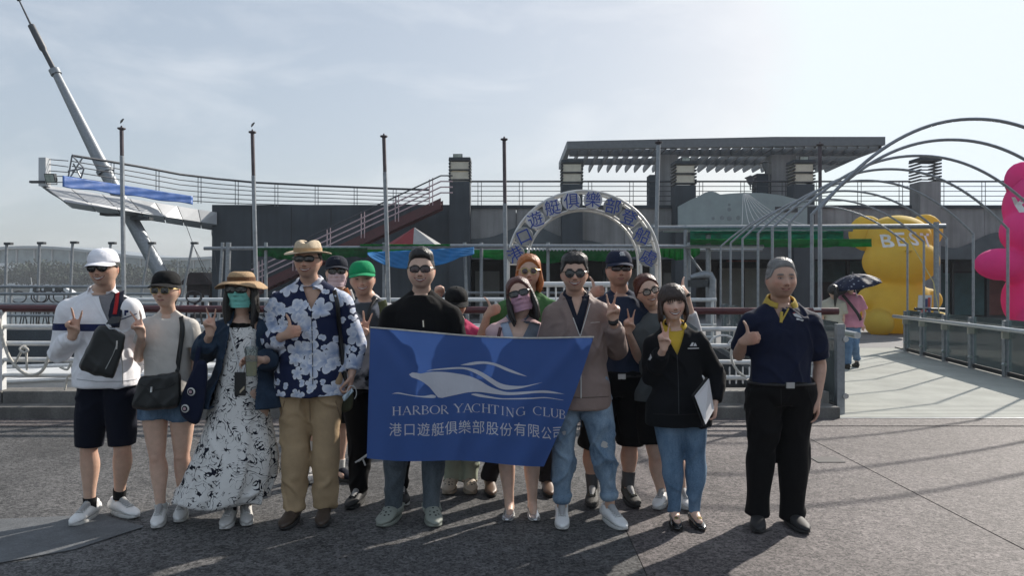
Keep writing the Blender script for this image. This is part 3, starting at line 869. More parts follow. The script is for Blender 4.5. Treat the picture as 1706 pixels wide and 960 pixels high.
# grey davit pipe
dv = empty('davit', (W(1183, 500, 18.8)[0], 18.8, 0), 'thick grey bent davit pipe beside the scaffold uprights', 'davit')
b = MB(); q = W(1186, 458, 18.8); b.tube([(q[0], 18.8, 0), (q[0], 18.8, q[2] - .12), (q[0] - .05, 18.8, q[2] - .02), (q[0] - .2, 18.8, q[2]), W(1157, 461, 18.8), W(1150, 463, 18.8)], [.11, .11, .11, .11, .075, .06], 12); b.build('arm', M_galv, dv, smooth=50)
b = MB(); q = W(1165, 468, 18.8); b.box((q[0] - .25, 18.7, q[2] - .16), (q[0] + .2, 18.95, q[2] + .02)); b.build('winch', M_dkmetal, dv)
# railing along the far quay edge
fr = empty('far_railing', (0, 18.6, 0), 'white pipe railing along the far quay edge behind the group', 'railing')
for z in (1.18, .86, .55, .25):
    pipe(fr, (-9.5, 18.6, z), (5.1, 18.6, z), .05 if z > 1 else .032, M_white, 'handrail' if z > 1 else 'rail')
for x in np.arange(-9.4, 5.2, 1.8): pipe(fr, (x, 18.6, 0), (x, 18.6, 1.18), .035, M_white, 'post')

# ================================================================== QUAY RAILING, ROPES, BOATS, POLES (left and centre)
qr = empty('quay_railing', (-5, 9.06, .275), 'white pipe railing with maroon handrail along the near quay edge', 'railing')
RY = 9.06
def rz(py): return CAMZ - (py - HOR) / FPX * RY
b = MB(); b.tube([(-13, RY, rz(511)), (W(1396, 0, RY)[0], RY, rz(519))], .045, 10); b.build('handrail', M_maroon, qr, smooth=40)
for y in (541, 569, 596, 622):
    b = MB(); b.tube([(-13, RY, rz(y)), (3.72, RY, rz(y + 8))], .029, 8); b.build('rail', M_white, qr, smooth=40)
for x in (-10.3, -8.25, -6.22, -4.15, -2.1, -.05, 2.0, 3.7):
    b = MB(); b.box((x - .045, RY - .04, .27), (x + .045, RY + .04, rz(513))); b.build('post', M_white, qr)
# ornamental half rings between the rails at the right
for px in (1205, 1238):
    q = W(px, 556, RY)
    b = MB(); b.tube([q + (.19 * math.sin(a), 0, -.19 + .17 * math.cos(a)) for a in np.linspace(-1.57, 1.57, 13)], .014, 6); b.build('half_ring', M_white, qr, smooth=40)
for px in np.arange(1150, 1250, 11):
    x = W(px, 0, RY)[0]; b = MB(); b.tube([(x, RY + .012, rz(612)), (x, RY + .012, rz(640))], .009, 5); b.build('baluster', M_white, qr)
M_rope = mat('white_rope', (.55, .53, .48), .8, var=.2, vscale=30, bump=.6, bscale=220)
def rope(name, label, pts, r=.019, cat='rope', group='ropes on the quay railing'):
    """smooth rope through px points at depth"""
    P = [np.array(p, float) for p in pts]
    out = []
    for i in range(len(P) - 1):
        p0, p1, p2, p3 = P[max(i - 1, 0)], P[i], P[i + 1], P[min(i + 2, len(P) - 1)]
        for t in np.linspace(0, 1, 7)[:-1]:
            out.append(.5 * ((2 * p1) + (p2 - p0) * t + (2 * p0 - 5 * p1 + 4 * p2 - p3) * t * t + (-p0 + 3 * p1 - 3 * p2 + p3) * t ** 3))
    out.append(P[-1])
    b = MB(); b.tube(out, r, 7); o = b.build(name, M_rope, smooth=60)
    return tag(o, label, cat, group)
Yr = RY - .07
rope('mooring_rope', 'white rope hanging in a wide loop from the left end of the quay railing', [W(-3, 520, Yr), W(4, 560, Yr), W(18, 600, Yr), (W(45, 624, Yr)), W(70, 618, Yr), W(84, 585, Yr), W(93, 545, Yr)])
rope('mooring_rope', 'white rope tied in a knot on the third rail at far left', [W(22, 612, Yr), W(32, 592, Yr), W(40, 580, Yr - .03), W(47, 584, Yr - .05), W(40, 588, Yr - .06), W(33, 581, Yr - .05), W(43, 578, Yr), W(44, 600, Yr), W(45, 617, Yr)], .014)
rope('mooring_rope', 'short white rope slanting across the lowest rail beside the white cap man', [W(100, 612, Yr), W(112, 616, Yr), W(118, 606, Yr), W(121, 622, Yr), W(113, 628, Yr), W(108, 650, Yr)], .014)
rope('mooring_rope', 'white rope curling down the railing between the clipboard woman and the older man', [W(1224, 552, Yr), W(1222, 570, Yr), W(1218, 588, Yr), W(1221, 606, Yr), W(1232, 622, Yr), W(1242, 628, Yr)], .016)

# boat moored behind the railing at the left: low white hull with a working deck
M_hull = mat('white_gelcoat', (.66, .67, .68), .3, var=.08, vscale=2, coat=.2)
def boat(name, label, cx, cy, L, Wd, zw, zd, heading, cabin=True, group='boats moored behind the railing', rail=True, bow=.35):
    root = empty(name, (cx, cy, zw), label, 'boat', group)
    ch, sh = math.cos(heading), math.sin(heading)
    T = lambda x, y, z: (cx + x * ch - y * sh, cy + x * sh + y * ch, z)
    n = 22; hull = MB(); rings = []
    for i in range(n):
        t = i / (n - 1); x = -L / 2 + L * t
        k = 1.0 if t < 1 - bow else max(0.03, 1 - ((t - (1 - bow)) / bow) ** 2.2)
        w = Wd / 2 * k; sheer = .22 * (t ** 2) * (zd - zw)
        rings.append([T(x, -w, zd + sheer), T(x, -w * .93, zw + .3 * (zd - zw)), T(x, -w * .55, zw - .35), T(x, w * .55, zw - .35), T(x, w * .93, zw + .3 * (zd - zw)), T(x, w, zd + sheer)])
    hull.grid(np.array(rings)); hull.add(rings[0], [tuple(range(6))]); hull.build('hull', M_hull, root, smooth=35)
    d = MB(); d.grid(np.array([[np.array(r_[0]) - (0, 0, .03), np.array(r_[5]) - (0, 0, .03)] for r_ in rings])); d.build('deck', mat('boat_deck', (.55, .56, .56), .6, var=.1), root)
    g = MB(); g.tube([r_[0] for r_ in rings] + [r_[5] for r_ in rings[::-1]], .03, 6); g.build('gunwale', M_white, root, smooth=50)
    if cabin:
        H = (zd - zw) * 1.15; c = MB()
        a, e = -L * .28, L * .18; w = Wd * .34
        prof = [(a, 0), (e + L * .1, 0), (e, H * .55), (e - L * .09, H), (a + L * .03, H)]
        c.prism([T(x, -w, zd + z) for x, z in prof], np.array(T(0, w, 0)) - np.array(T(0, -w, 0))); c.build('cabin', M_hull, root)
        for s in (-1, 1):
            for k in range(3):
                wn_ = MB(); x0 = a + L * .05 + k * L * .12
                wn_.prism([T(x0, s * (w + .012), zd + H * .5), T(x0 + L * .1, s * (w + .012), zd + H * .5), T(x0 + L * .1 - .05, s * (w + .012), zd + H * .84), T(x0 + .03, s * (w + .012), zd + H * .84)], np.array(T(0, s * .02, 0)) - np.array(T(0, 0, 0))); wn_.build('window', mat('boat_glass', (.02, .025, .03), .1), root)
        f = MB(); f.tube([T(a + .1, 0, zd + H), T(a, 0, zd + H + .9)], .03, 6); f.build('mast', M_white, root)
    if rail:
        r1 = MB(); r1.tube([np.array(r_[0]) + (0, 0, .45) for r_ in rings[8:]] + [np.array(r_[5]) + (0, 0, .45) for r_ in rings[8:][::-1]], .018, 5)
        for r_ in rings[8::4]: r1.tube([r_[0], np.array(r_[0]) + (0, 0, .45)], .015, 5); r1.tube([r_[5], np.array(r_[5]) + (0, 0, .45)], .015, 5)
        r1.build('bow_rail', M_steel, root, smooth=40)
    return root
boat('work_boat', 'low open white boat moored right behind the kerb at the left', -6.6, 11.1, 6.4, 2.3, -.95, .2, .06, cabin=False, rail=False)
b = MB()
o = None
boat('motor_yacht', 'small white motor yacht beyond the pier at far left', -15.6, 23.5, 7.5, 2.6, -1.2, -.75, .2)
boat('motor_yacht', 'white motor yacht just right of the first one, behind the white cap man', -11.4, 27.5, 8, 2.7, -1.2, -.6, 2.9)
boat('motor_yacht', 'white motor yacht between the black cap woman and the straw hat woman', -12.6, 33, 7, 2.4, -1.2, -.35, .5)
boat('motor_yacht', 'white motor yacht far out near the opposite shore', -52, 85, 9, 3.0, -1.1, .1, .3)
# dark timber boat house with stepped roof
tb = empty('timber_boathouse', tuple(W(335, 500, 40)), 'dark timber boathouse with a stepped roof left of the club house', 'boathouse')
M_timb = mat('dark_timber', (.05, .035, .035), .8, var=.4, vscale=2)
b = MB(); a = W(318, 500, 40); c = W(356, 470, 40); b.box((a[0], 39.5, -1), (c[0], 42, c[2] - .15)); b.build('wall', M_timb, tb)
b = MB(); b.prism([(a[0] - .3, 39.2, c[2] - .15), (c[0] + .3, 39.2, c[2] - .15), (c[0] - .25, 39.2, c[2] + .5), (a[0] + .3, 39.2, c[2] + .5)], (0, 3.2, 0)); b.build('roof', M_timb, tb)
for k in range(3):
    b = MB(); x = a[0] + .15 + k * .4; b.box((x, 39.44, .2), (x + .22, 39.495, 1.0)); b.build('window', M_panel, tb)
# masts and lamp posts of the pontoon
pt = empty('pontoon_railing', (-12, 16.2, .62), 'white pipe railing along the floating pontoon behind the white cap man', 'railing')
for z in (1.53, 1.38, 1.16, .92): pipe(pt, (-24, 15.7, z), (-7.2, 15.7, z - .02), .03, M_galv, 'rail')
for x in np.arange(-23.6, -7, 1.63): pipe(pt, (x, 15.7, .6), (x, 15.7, 1.53), .028, M_galv, 'post')
labs = ['lamp post at the far left edge of the harbour view', 'lamp post second from the left, over the glass hall', 'lamp post just left of the white cap', 'lamp post just behind the white cap', 'slanting lamp post between the white cap and the black cap', 'leaning lamp post left of the club house']
for i, (px, py, dx) in enumerate([(11, 407, -2), (66, 406, -3), (121, 405, -4), (184, 406, 0), (250, 406, -16), (321, 406, -18)]):
    Y = 22 + i * .3; a = W(px, py, Y); c = W(px + dx, 500, Y)
    lp = empty('lamp_post', tuple(c + (0, 0, -1.2)), 'thin pontoon ' + labs[i], 'lamp post', 'lamp posts on the pontoon')
    d = (c - a); pipe(lp, a, a + d * 1.7, .04, M_galv, 'pole')
    b = MB(); b.box(a + (-.04, -.07, -.02), a + (.16, .07, .05)); b.build('lamp_head', M_dkmetal, lp)
for (p0, p1, lab) in (((322, 409), (372, 505), 'rigging line slanting down left of the club house, the nearer one'), ((352, 384), (368, 500), 'thin rigging line hanging from the deck end'), ((308, 370), (345, 470), 'thin rigging line behind the leaning lamp post')):
    b = MB(); b.tube([W(*p0, 30), W(*p1, 30)], .012, 4); tag(b.build('rigging_line', M_dkmetal), lab, 'cable', 'rigging lines')
for (px, py, Yq, lab) in ((296, 435, 120, 'far thin mast above the hill, left one'), (344, 440, 120, 'far thin mast above the hill, right one')):
    mm = empty('far_mast', tuple(W(px, 490, Yq)), lab, 'mast', 'far masts'); a = W(px, py, Yq)
    pipe(mm, a, (a[0], a[1], -1), .1, M_galv, 'pole'); b = MB(); b.beam(a + (-.7, 0, -.9), a + (.7, 0, -.9), .08, .08); b.build('spreader', M_galv, mm)
# cafe chairs on the pier
M_chair = mat('black_wire', (.03, .028, .03), .5)
def chair(x, y, z, lab):
    c = empty('cafe_chair', (x, y, z), lab, 'chair', 'wire chairs on the pier')
    b = MB(); b.lathe((x, y, z + .44), [(.19, 0), (.2, .015), (.19, .03)], 12); b.build('seat', M_maroon, c)
    b = MB(); b.tube([(x + .17 * math.sin(a), y + .18, z + .66 + .13 * math.cos(a)) for a in np.linspace(0, 6.283, 15)[:-1]], .014, 5, closed=True); b.build('backrest', M_chair, c)
    for sx in (-1, 1):
        for sy in (-1, 1): pipe(c, (x + sx * .14, y + sy * .14, z + .44), (x + sx * .19, y + sy * .19, z), .012, M_chair, 'leg')
for i, px in enumerate((22, 36, 56, 70, 86, 300, 318)):
    q = W(px, 540, 16.3)
    chair(q[0], 16.3 + .5 * (i % 2), .62, ['leftmost round-backed wire chair behind the maroon handrail', 'second round-backed wire chair from the left', 'third round-backed wire chair from the left', 'fourth round-backed wire chair, near the white cap man', 'fifth round-backed wire chair, beside the white cap man', 'wire chair seen over the black cap woman\'s shoulder', 'wire chair beside the straw hat woman'][i])

# flagpoles with flat caps
for i, (px, py, dxb, Y, lab) in enumerate([(202.5, 213, 4, 13.0, 'pole before the white viewing deck'), (420.5, 219, 7, 13.2, 'pole before the left corner of the grey wall'), (639.5, 226, 8, 13.4, 'pole crossing the maroon stair'), (840, 231, 3, 13.6, 'pole at the left side of the arch'), (1097, 236, -6, 13.8, 'pole between the arch and the pale sign board'), (1366, 240, 1, 14.0, 'pole behind the older man at the right')]):
    a = W(px, py, Y); c = W(px + dxb, 500, Y); d = (c - a); c2 = a + d * ((a[2] + 1.3) / (a[2] - c[2]))
    fp = empty('flagpole', tuple(c2), 'slim rusty flagpole with flat cap, ' + lab, 'flagpole', 'flagpoles along the pontoon')
    m_up = mat('rusty_pole', (.085, .07, .078), .6, .3, var=.4, vscale=5)
    k = (.16, .26, .22, .40, .02, .30)[i]
    b = MB(); b.tube([a, a + d * k], .034, 8); b.build('pole_top', m_up, fp, smooth=40)
    b = MB(); b.tube([a + d * (k + .002), c2], .038, 8); b.build('pole', M_galv, fp, smooth=40)
    b = MB(); b.lathe(a + (0, 0, -.02), [(.05, -.01), (.068, 0), (.068, .02), (.02, .03), (.012, .06)], 10); b.build('cap', m_up, fp)
    if i < 2:
        b = MB(); b.tube([a + (-.02, 0, .08), a + (.0, 0, .12), a + (.03, 0, .155), a + (.045, 0, .16)], [.006, .02, .012, .004], 6); tag(b.build('bird', mat('grey_bird', (.12, .12, .12), .7)), ['small bird perched on the cap of the leftmost flagpole', 'small bird perched on the second flagpole from the left'][i], 'bird')

# ================================================================== ARCH SIGN
ar = empty('arch_sign', (W(973, 0, 9.35)[0], 9.35, .27), 'white tubular arch with round discs of blue characters over the boarding gate', 'arch')
M_arch = mat('arch_white_tube', (.62, .61, .58), .4, .2, var=.15)
AYS = (9.3, 9.52)
def arc_px(cx, cy, rx, ry, yb):
    pts = [(cx - rx * 1.02, yb), (cx - rx * 1.01, (yb + cy) / 2)]
    for a in np.linspace(math.pi, 0, 33): pts.append((cx + rx * math.cos(a), cy - ry * math.sin(a)))
    pts += [(cx + rx * 1.01, (yb + cy) / 2), (cx + rx * 1.02, yb)]
    return pts
for Y in AYS:
    for (rx, ry) in ((126, 122), (95, 92)):
        yb = 475 + (1.55 - .275) * FPX / 9.3
        b = MB(); b.tube([W(p[0], p[1], 9.3) + (0, Y - 9.3, 0) for p in arc_px(973, 440, rx, ry, yb)], .019 if rx > 100 else .016, 8); b.build('arch_tube', M_arch, ar, smooth=40)
for a in np.linspace(math.pi, 0, 20):
    p = (973 + 126 * math.cos(a), 440 - 122 * math.sin(a)); q = (973 + 95 * math.cos(a), 440 - 92 * math.sin(a))
    b = MB(); b.tube([W(*p, 9.3) + (0, .22, 0), W(*q, 9.3) + (0, .22, 0)], .012, 6); b.tube([W(*p, 9.3), W(*p, 9.3) + (0, .22, 0)], .010, 6); b.build('rung', M_arch, ar)
for sx in (-1, 1):
    for y in (470, 500, 530, 560, 600):
        b = MB(); b.tube([W(973 + sx * 127, y, 9.3), W(973 + sx * 96, y, 9.3)], .012, 6); b.build('rung', M_arch, ar)
M_disc = mat('disc_white', (.50, .50, .51), .4, var=.3, vscale=4); M_disc2 = mat('disc_weathered', (.29, .29, .28), .5, var=.3, vscale=5)
M_blue = mat('sign_blue', (.015, .05, .30), .5, var=.2)
chars = [('港', 859, 424), ('口', 873, 394), ('遊', 892, 366), ('艇', 920.5, 346), ('俱', 952, 335), ('樂', 988, 333), ('部', 1021, 344), ('登', 1048, 363), ('船', 1070, 393), ('處', 1080, 429)]
for i, (ch, px, py) in enumerate(chars):
    c = W(px, py, 9.26)
    b = MB(); b.lathe(c, [(.112, 0), (.118, .006), (.118, .02), (.112, .026)], 22, (0, 1, 0)); d_ = b.build('sign_disc', M_disc if 2 <= i <= 5 else M_disc2, ar, smooth=40)
    ang = (px - 972) / 128 * .55 * -1
    rt = (math.cos(ang), 0, math.sin(ang)); up = (-math.sin(ang), 0, math.cos(ang))
    flat_text('character', ch, c + (0, -.003, 0), .145, M_blue, d_, rt, up, .004)
    b = MB(); b.tube([c + (0, .03, 0), c + (0, .2, 0)], .012, 6); b.build('disc_bracket', M_arch, d_)
# small white gate between the legs of the arch
gt = empty('boarding_gate', (.9, 9.42, .27), 'white pipe gate between the legs of the arch', 'gate')
for y, r_ in ((474, .034), (512, .02), (560, .02), (615, .025)): pipe(gt, W(902, y, 9.42), W(1046, y, 9.42), r_, M_white, 'bar')
for px in range(912, 1046, 14): pipe(gt, W(px, 475, 9.425), W(px, 614, 9.425), .011, M_white, 'baluster')

# ================================================================== BRIDGE DECK, GLASS RAILINGS, HOOPS (right)
Lb = lambda Y: 3.93 + (5.16 - 3.93) * (Y - 8.9) / (18.2 - 8.9)
Rb = lambda Y: 7.72 + (9.10 - 7.72) * (Y - 9.2) / (17.2 - 9.2)
brd = empty('bridge', (6.2, 13, 0), 'pale ribbed boarding bridge leading to the inflatable bears', 'bridge')
M_deck = mat('pale_ribbed_deck', (.45, .455, .42), .9, var=.16, vscale=1.3, bump=.2, spec=.08)
b = MB(); b.prism([(3.75, 8.63, -.10), (7.9, 8.63, -.10), (9.35, 18.39, -.10), (5.05, 18.39, -.10)], (0, 0, .075)); b.build('deck_plate', mat('deck_shadow_gap', (.20, .21, .20), .8), brd)
b = MB(); Y = 8.64
while Y < 18.3:
    w = .075
    b.prism([(Lb(Y) - .12, Y, -.02), (Rb(Y) + .12, Y, -.02), (Rb(Y + w) + .12, Y + w, -.02), (Lb(Y + w) - .12, Y + w, -.02)], (0, 0, .024)); Y += .10
o = b.build('deck_rib', M_deck, brd); o['kind'] = 'stuff'
b = MB(); b.box((3.75, 8.605, -.05), (7.9, 8.636, .012)); b.build('nosing', M_galv, brd)
for xx, s in ((-.2, Lb), (.2, Rb)):
    b = MB(); b.beam((s(8.7) + xx, 8.7, -.12), (s(18.3) + xx, 18.3, -.12), .16, .3); b.build('edge_beam', M_dkmetal, brd)

def glass_mat(name, col, rough=.04):
    m = bpy.data.materials.new(name); m.use_nodes = True; nt = m.node_tree
    nt.nodes.remove(bsdf(m)); out = nt.nodes['Material Output']
    tr = nd(nt, 'ShaderNodeBsdfTransparent'); tr.inputs['Color'].default_value = (*col, 1)
    gl = nd(nt, 'ShaderNodeBsdfGlossy'); gl.inputs['Roughness'].default_value = rough
    df = nd(nt, 'ShaderNodeBsdfDiffuse'); df.inputs['Color'].default_value = (.35, .42, .41, 1)
    lw = nd(nt, 'ShaderNodeLayerWeight'); lw.inputs['Blend'].default_value = .22
    m1 = nd(nt, 'ShaderNodeMixShader'); m2 = nd(nt, 'ShaderNodeMixShader')
    n = nd(nt, 'ShaderNodeTexNoise'); n.inputs['Scale'].default_value = 2.2; n.inputs['Detail'].default_value = 6
    tc = nd(nt, 'ShaderNodeTexCoord'); nt.links.new(tc.outputs['Object'], n.inputs['Vector'])
    mr = nd(nt, 'ShaderNodeMapRange'); mr.inputs['To Min'].default_value = .14; mr.inputs['To Max'].default_value = .42
    nt.links.new(n.outputs['Fac'], mr.inputs['Value']); nt.links.new(mr.outputs['Result'], m1.inputs['Fac'])
    nt.links.new(tr.outputs[0], m1.inputs[1]); nt.links.new(df.outputs[0], m1.inputs[2])
    nt.links.new(lw.outputs['Fresnel'], m2.inputs['Fac']); nt.links.new(m1.outputs[0], m2.inputs[1]); nt.links.new(gl.outputs[0], m2.inputs[2])
    nt.links.new(m2.outputs[0], out.inputs['Surface']); MATS[name] = m
    return m
M_glass = glass_mat('railing_glass', (.76, .88, .86))
M_box = mat('beige_box', (.42, .41, .34), .6, var=.15)
def glass_rail(name, label, fx, Ys, h, side, hx=0.0):
    root = empty(name, (fx(Ys[0]), Ys[0], 0), label, 'railing', 'glass railings of the bridge')
    for i, Y in enumerate(Ys):
        x = fx(Y)
        b = MB(); b.box((x - .045, Y - .04, 0.005), (x + .045, Y + .04, h)); p_ = b.build('post', M_galv, root)
        for z in (.22, h - .18):
            b = MB(); b.lathe((x + side * .05, Y - .06, z), [(.035, 0), (.035, .05)], 8, (0, 1, 0)); b.build('clamp', M_steel, p_)
        if side < 0 and 0 <= i:
            b = MB(); b.box((x - .11, Y - .085, h - .30), (x + .07, Y - .044, h - .12)); b.build('bracket_box', M_box, p_)
    for i in range(len(Ys) - 1):
        a, c = np.array((fx(Ys[i]), Ys[i] + .07, 0)), np.array((fx(Ys[i + 1]), Ys[i + 1] - .07, 0))
        b = MB(); b.prism([a + (0, 0, .10), c + (0, 0, .10), c + (0, 0, h + .02), a + (0, 0, h + .02)], (.014, 0, 0)); b.build('glass_pane', M_glass, root)
        b = MB(); b.beam(a + (0, 0, .06), c + (0, 0, .06), .05, .07); b.build('bottom_channel', M_black, root)
    b = MB(); b.tube([(fx(Ys[0]) + hx, Ys[0] - .1, h - .13), (fx(Ys[-1]) + hx, Ys[-1] + .25, h - .13)], .04, 8); b.build('handrail', M_steel, root, smooth=40)
    return root
glass_rail('glass_railing', 'long glass railing on the right side of the bridge with beige boxes on its posts', Rb, [9.2, 10.2, 11.3, 12.5, 13.8, 15.0, 16.2, 17.2], .95, -1, -.16)
glass_rail('glass_railing', 'glass railing on the left side of the bridge beside the older man', Lb, [8.95, 10.1, 11.4, 12.6, 13.9, 15.4, 16.8, 18.2], 1.08, 1, .17)
b = MB(); b.box((3.3, 9.32, -.3), (3.8, 9.62, .34)); tag(b.build('concrete_block', M_conc_l), 'low concrete block at the foot of the glass railing post', 'block')
b = MB(); b.box((3.62, 9.7, .25), (3.86, 9.95, .62)); o = tag(b.build('junction_box', M_dkmetal), 'dark box behind the end pane of the left glass railing', 'box')

# hoops of bent pipe over the bridge
hp_l = [9.97, 11.2, 12.4, 13.6, 15.2, 16.7, 18.2]; hp_r = [10.2, 11.3, 12.5, 13.8, 15.0, 16.2, 17.2]
hl = ['nearest and highest pipe hoop over the bridge, cut by the right edge', 'second pipe hoop over the bridge from the camera', 'third pipe hoop over the bridge, landing before the pink bear', 'fourth pipe hoop over the bridge', 'fifth pipe hoop over the bridge, landing right of the yellow bear', 'sixth pipe hoop over the bridge', 'farthest and lowest pipe hoop over the bridge']
def hoop(A, B, zb, apex, label):
    root = empty('pipe_hoop', tuple((A + B) / 2 * np.array((1, 1, 0))), label, 'hoop', 'pipe hoops over the bridge')
    pts = []
    for t in np.linspace(0, 1, 41):
        p = A + (B - A) * t; s = 2 * t - 1
        p[2] = zb + (apex - zb) * (1 - abs(s) ** 2.1)
        pts.append(p)
    b = MB(); b.tube(pts, .022, 7); b.build('arc', M_galv, root, smooth=50)
    for q in (A, B):
        b = MB(); b.tube([(q[0], q[1], .75), (q[0], q[1], zb + .02)], .024, 7); b.build('upright', M_galv, root, smooth=50)
for i in range(7):
    A = np.array((Lb(hp_l[i]) - .06, hp_l[i], 0)); B = np.array((Rb(hp_r[i]) + .03, hp_r[i], 0))
    hoop(A, B, 2.49, 3.52 - .015 * i, hl[i])
hoop(np.array((3.80, 9.2, 0)), np.array((7.75, 9.35, 0)), 2.49, 3.62, 'extra pipe hoop at the very mouth of the bridge, rising out of the picture')
# cables looped along the right railing
for i in range(5):
    Y0 = 11.4 + i * 1.15; pts = []
    for t in np.linspace(0, 1, 15):
        Y = Y0 + t * 1.1; pts.append((Rb(Y) + .10, Y, .72 - .38 * math.sin(math.pi * t) ** .8 + .03 * math.sin(t * 20 + i)))
    b = MB(); b.tube(pts, .013, 5)
    tag(b.build('looped_cable', M_white), ['white cable looped behind the nearest pane in view of the right glass railing', 'white cable looped behind the second pane of the right glass railing', 'white cable looped behind the middle pane of the right glass railing', 'white cable looped behind the fourth pane of the right glass railing', 'white cable looped behind the far end of the right glass railing'][i], 'cable', 'cables along the glass railing')
b = MB(); b.tube([W(1512, 395, 17), W(1555, 470, 17), W(1566, 528, 17)], .012, 5); tag(b.build('guy_rope', mat('yellow_rope', (.55, .48, .22), .8)), 'thin yellow guy rope slanting down before the yellow bear', 'rope')
# poster stand at the end of the bridge
ps = empty('poster_stand', tuple(W(1538, 590, 18.6)), 'white and red poster board on a stand before the yellow bear', 'poster stand')
b = MB(); b.prism([W(1524, 590, 18.6), W(1546, 590, 18.6), W(1553, 492, 18.6), (W(1531, 492, 18.6))], (0, .03, 0)); b.build('board', mat('poster_white', (.6, .6, .6), .5, var=.15, vscale=6), ps)
M_pr = mat('poster_red', (.45, .06, .06), .5); M_pn = mat('poster_navy', (.05, .06, .16), .5)
for i, (x0, x1, y0, y1, m) in enumerate([(1546, 1550, 496, 512, M_pr), (1540, 1545, 498, 512, M_pn), (1546, 1550, 514, 526, M_pn), (1535, 1543, 516, 530, M_pr), (1530, 1541, 534, 538, M_pn), (1529, 1540, 543, 546, M_pn), (1528, 1542, 551, 566, M_pr)]):
    b = MB(); b.prism([W(x0, y1, 18.57), W(x1, y1, 18.57), W(x1 + .5, y0, 18.57), W(x0 + .5, y0, 18.57)], (0, .008, 0)); b.build('print_block', m, ps)
pipe(ps, W(1524, 515, 18.62), W(1574, 516, 18.62), .035, M_dkmetal, 'crossbar')

# ================================================================== INFLATABLE BEARS
def ico(mb, c, r, rot=None, n=3, power=1.0):
    bm = bmesh.new(); bmesh.ops.create_icosphere(bm, subdivisions=n, radius=1)
    V = np.array([v.co[:] for v in bm.verts]); Fc = [tuple(v.index for v in f.verts) for f in bm.faces]; bm.free()
    if power != 1: V = np.sign(V) * np.abs(V) ** power
    V = V * np.array(r)
    if rot is not None: V = V @ np.array(rot.to_matrix()).T
    mb.add(V + np.array(c), Fc)
def remeshed(mb, voxel, smooth=2, fac=.5):
    """union of the pieces as one closed skin: (verts, faces)"""
    me = bpy.data.meshes.new('raw'); me.from_pydata(mb.v, [], mb.f)
    o = bpy.data.objects.new('raw', me); SCR.collection.objects.link(o)
    md = o.modifiers.new('r', 'REMESH'); md.mode = 'VOXEL'; md.voxel_size = voxel
    vl = SCR.view_layers[0]; vl.update()
    m2 = bpy.data.meshes.new_from_object(o.evaluated_get(vl.depsgraph))
    V = np.empty(len(m2.vertices) * 3); m2.vertices.foreach_get('co', V); V = V.reshape(-1, 3)
    Fq = np.empty(len(m2.loops), int); m2.loops.foreach_get('vertex_index', Fq)
    tot = np.empty(len(m2.polygons), int); m2.polygons.foreach_get('loop_total', tot)
    assert (tot == 4).all()
    Fq = Fq.reshape(-1, 4)
    bpy.data.objects.remove(o); bpy.data.meshes.remove(me); bpy.data.meshes.remove(m2)
    V = lap(V, Fq, smooth, fac)
    return V, Fq
def lap(V, Fq, it, fac=.5):
    n = len(V)
    e = np.concatenate([Fq[:, [0, 1]], Fq[:, [1, 2]], Fq[:, [2, 3]], Fq[:, [3, 0]]])
    a = np.concatenate([e[:, 0], e[:, 1]]); b = np.concatenate([e[:, 1], e[:, 0]])
    cnt = np.bincount(a, minlength=n).astype(float)
    for _ in range(it):
        avg = np.stack([np.bincount(a, V[b, k], n) for k in range(3)], 1) / cnt[:, None]
        V = V + (avg - V) * fac
    return V
def quad_mesh(name, V, Fq, mats, org=(0, 0, 0), smooth=True, mi=None):
    me = bpy.data.meshes.new(name)
    me.vertices.add(len(V)); me.vertices.foreach_set('co', (V - np.array(org)).ravel())
    me.loops.add(Fq.size); me.loops.foreach_set('vertex_index', Fq.ravel())
    me.polygons.add(len(Fq)); me.polygons.foreach_set('loop_start', np.arange(0, Fq.size, Fq.shape[1]))
    for m in (mats if isinstance(mats, (list, tuple)) else [mats]): me.materials.append(m)
    if mi is not None: me.polygons.foreach_set('material_index', mi)
    if smooth: me.polygons.foreach_set('use_smooth', [True] * len(Fq))
    me.update(calc_edges=True); me.validate()
    return me
def part(name, V, Fq, mats, root, smooth=True, mi=None, label=None):
    o = bpy.data.objects.new(name, quad_mesh(name, V, Fq, mats, world_loc(root), smooth, mi))
    COL.objects.link(o); o.parent = root
    if label: o['label'] = label
    return o
def inflatable(name, col):
    m = mat(name, col, .38, var=.1, vscale=1.2, coat=.15, bump=.15, bscale=5)
    return cloth_trans(name + '_cloth', col, .42, var=.08, vscale=1.2, bump=.12, bscale=4)
M_by = inflatable('yellow_vinyl', (.70, .53, .09)); M_bp = inflatable('pink_vinyl', (.78, .075, .33)); M_wprint = mat('white_print', (.72, .72, .70), .5)
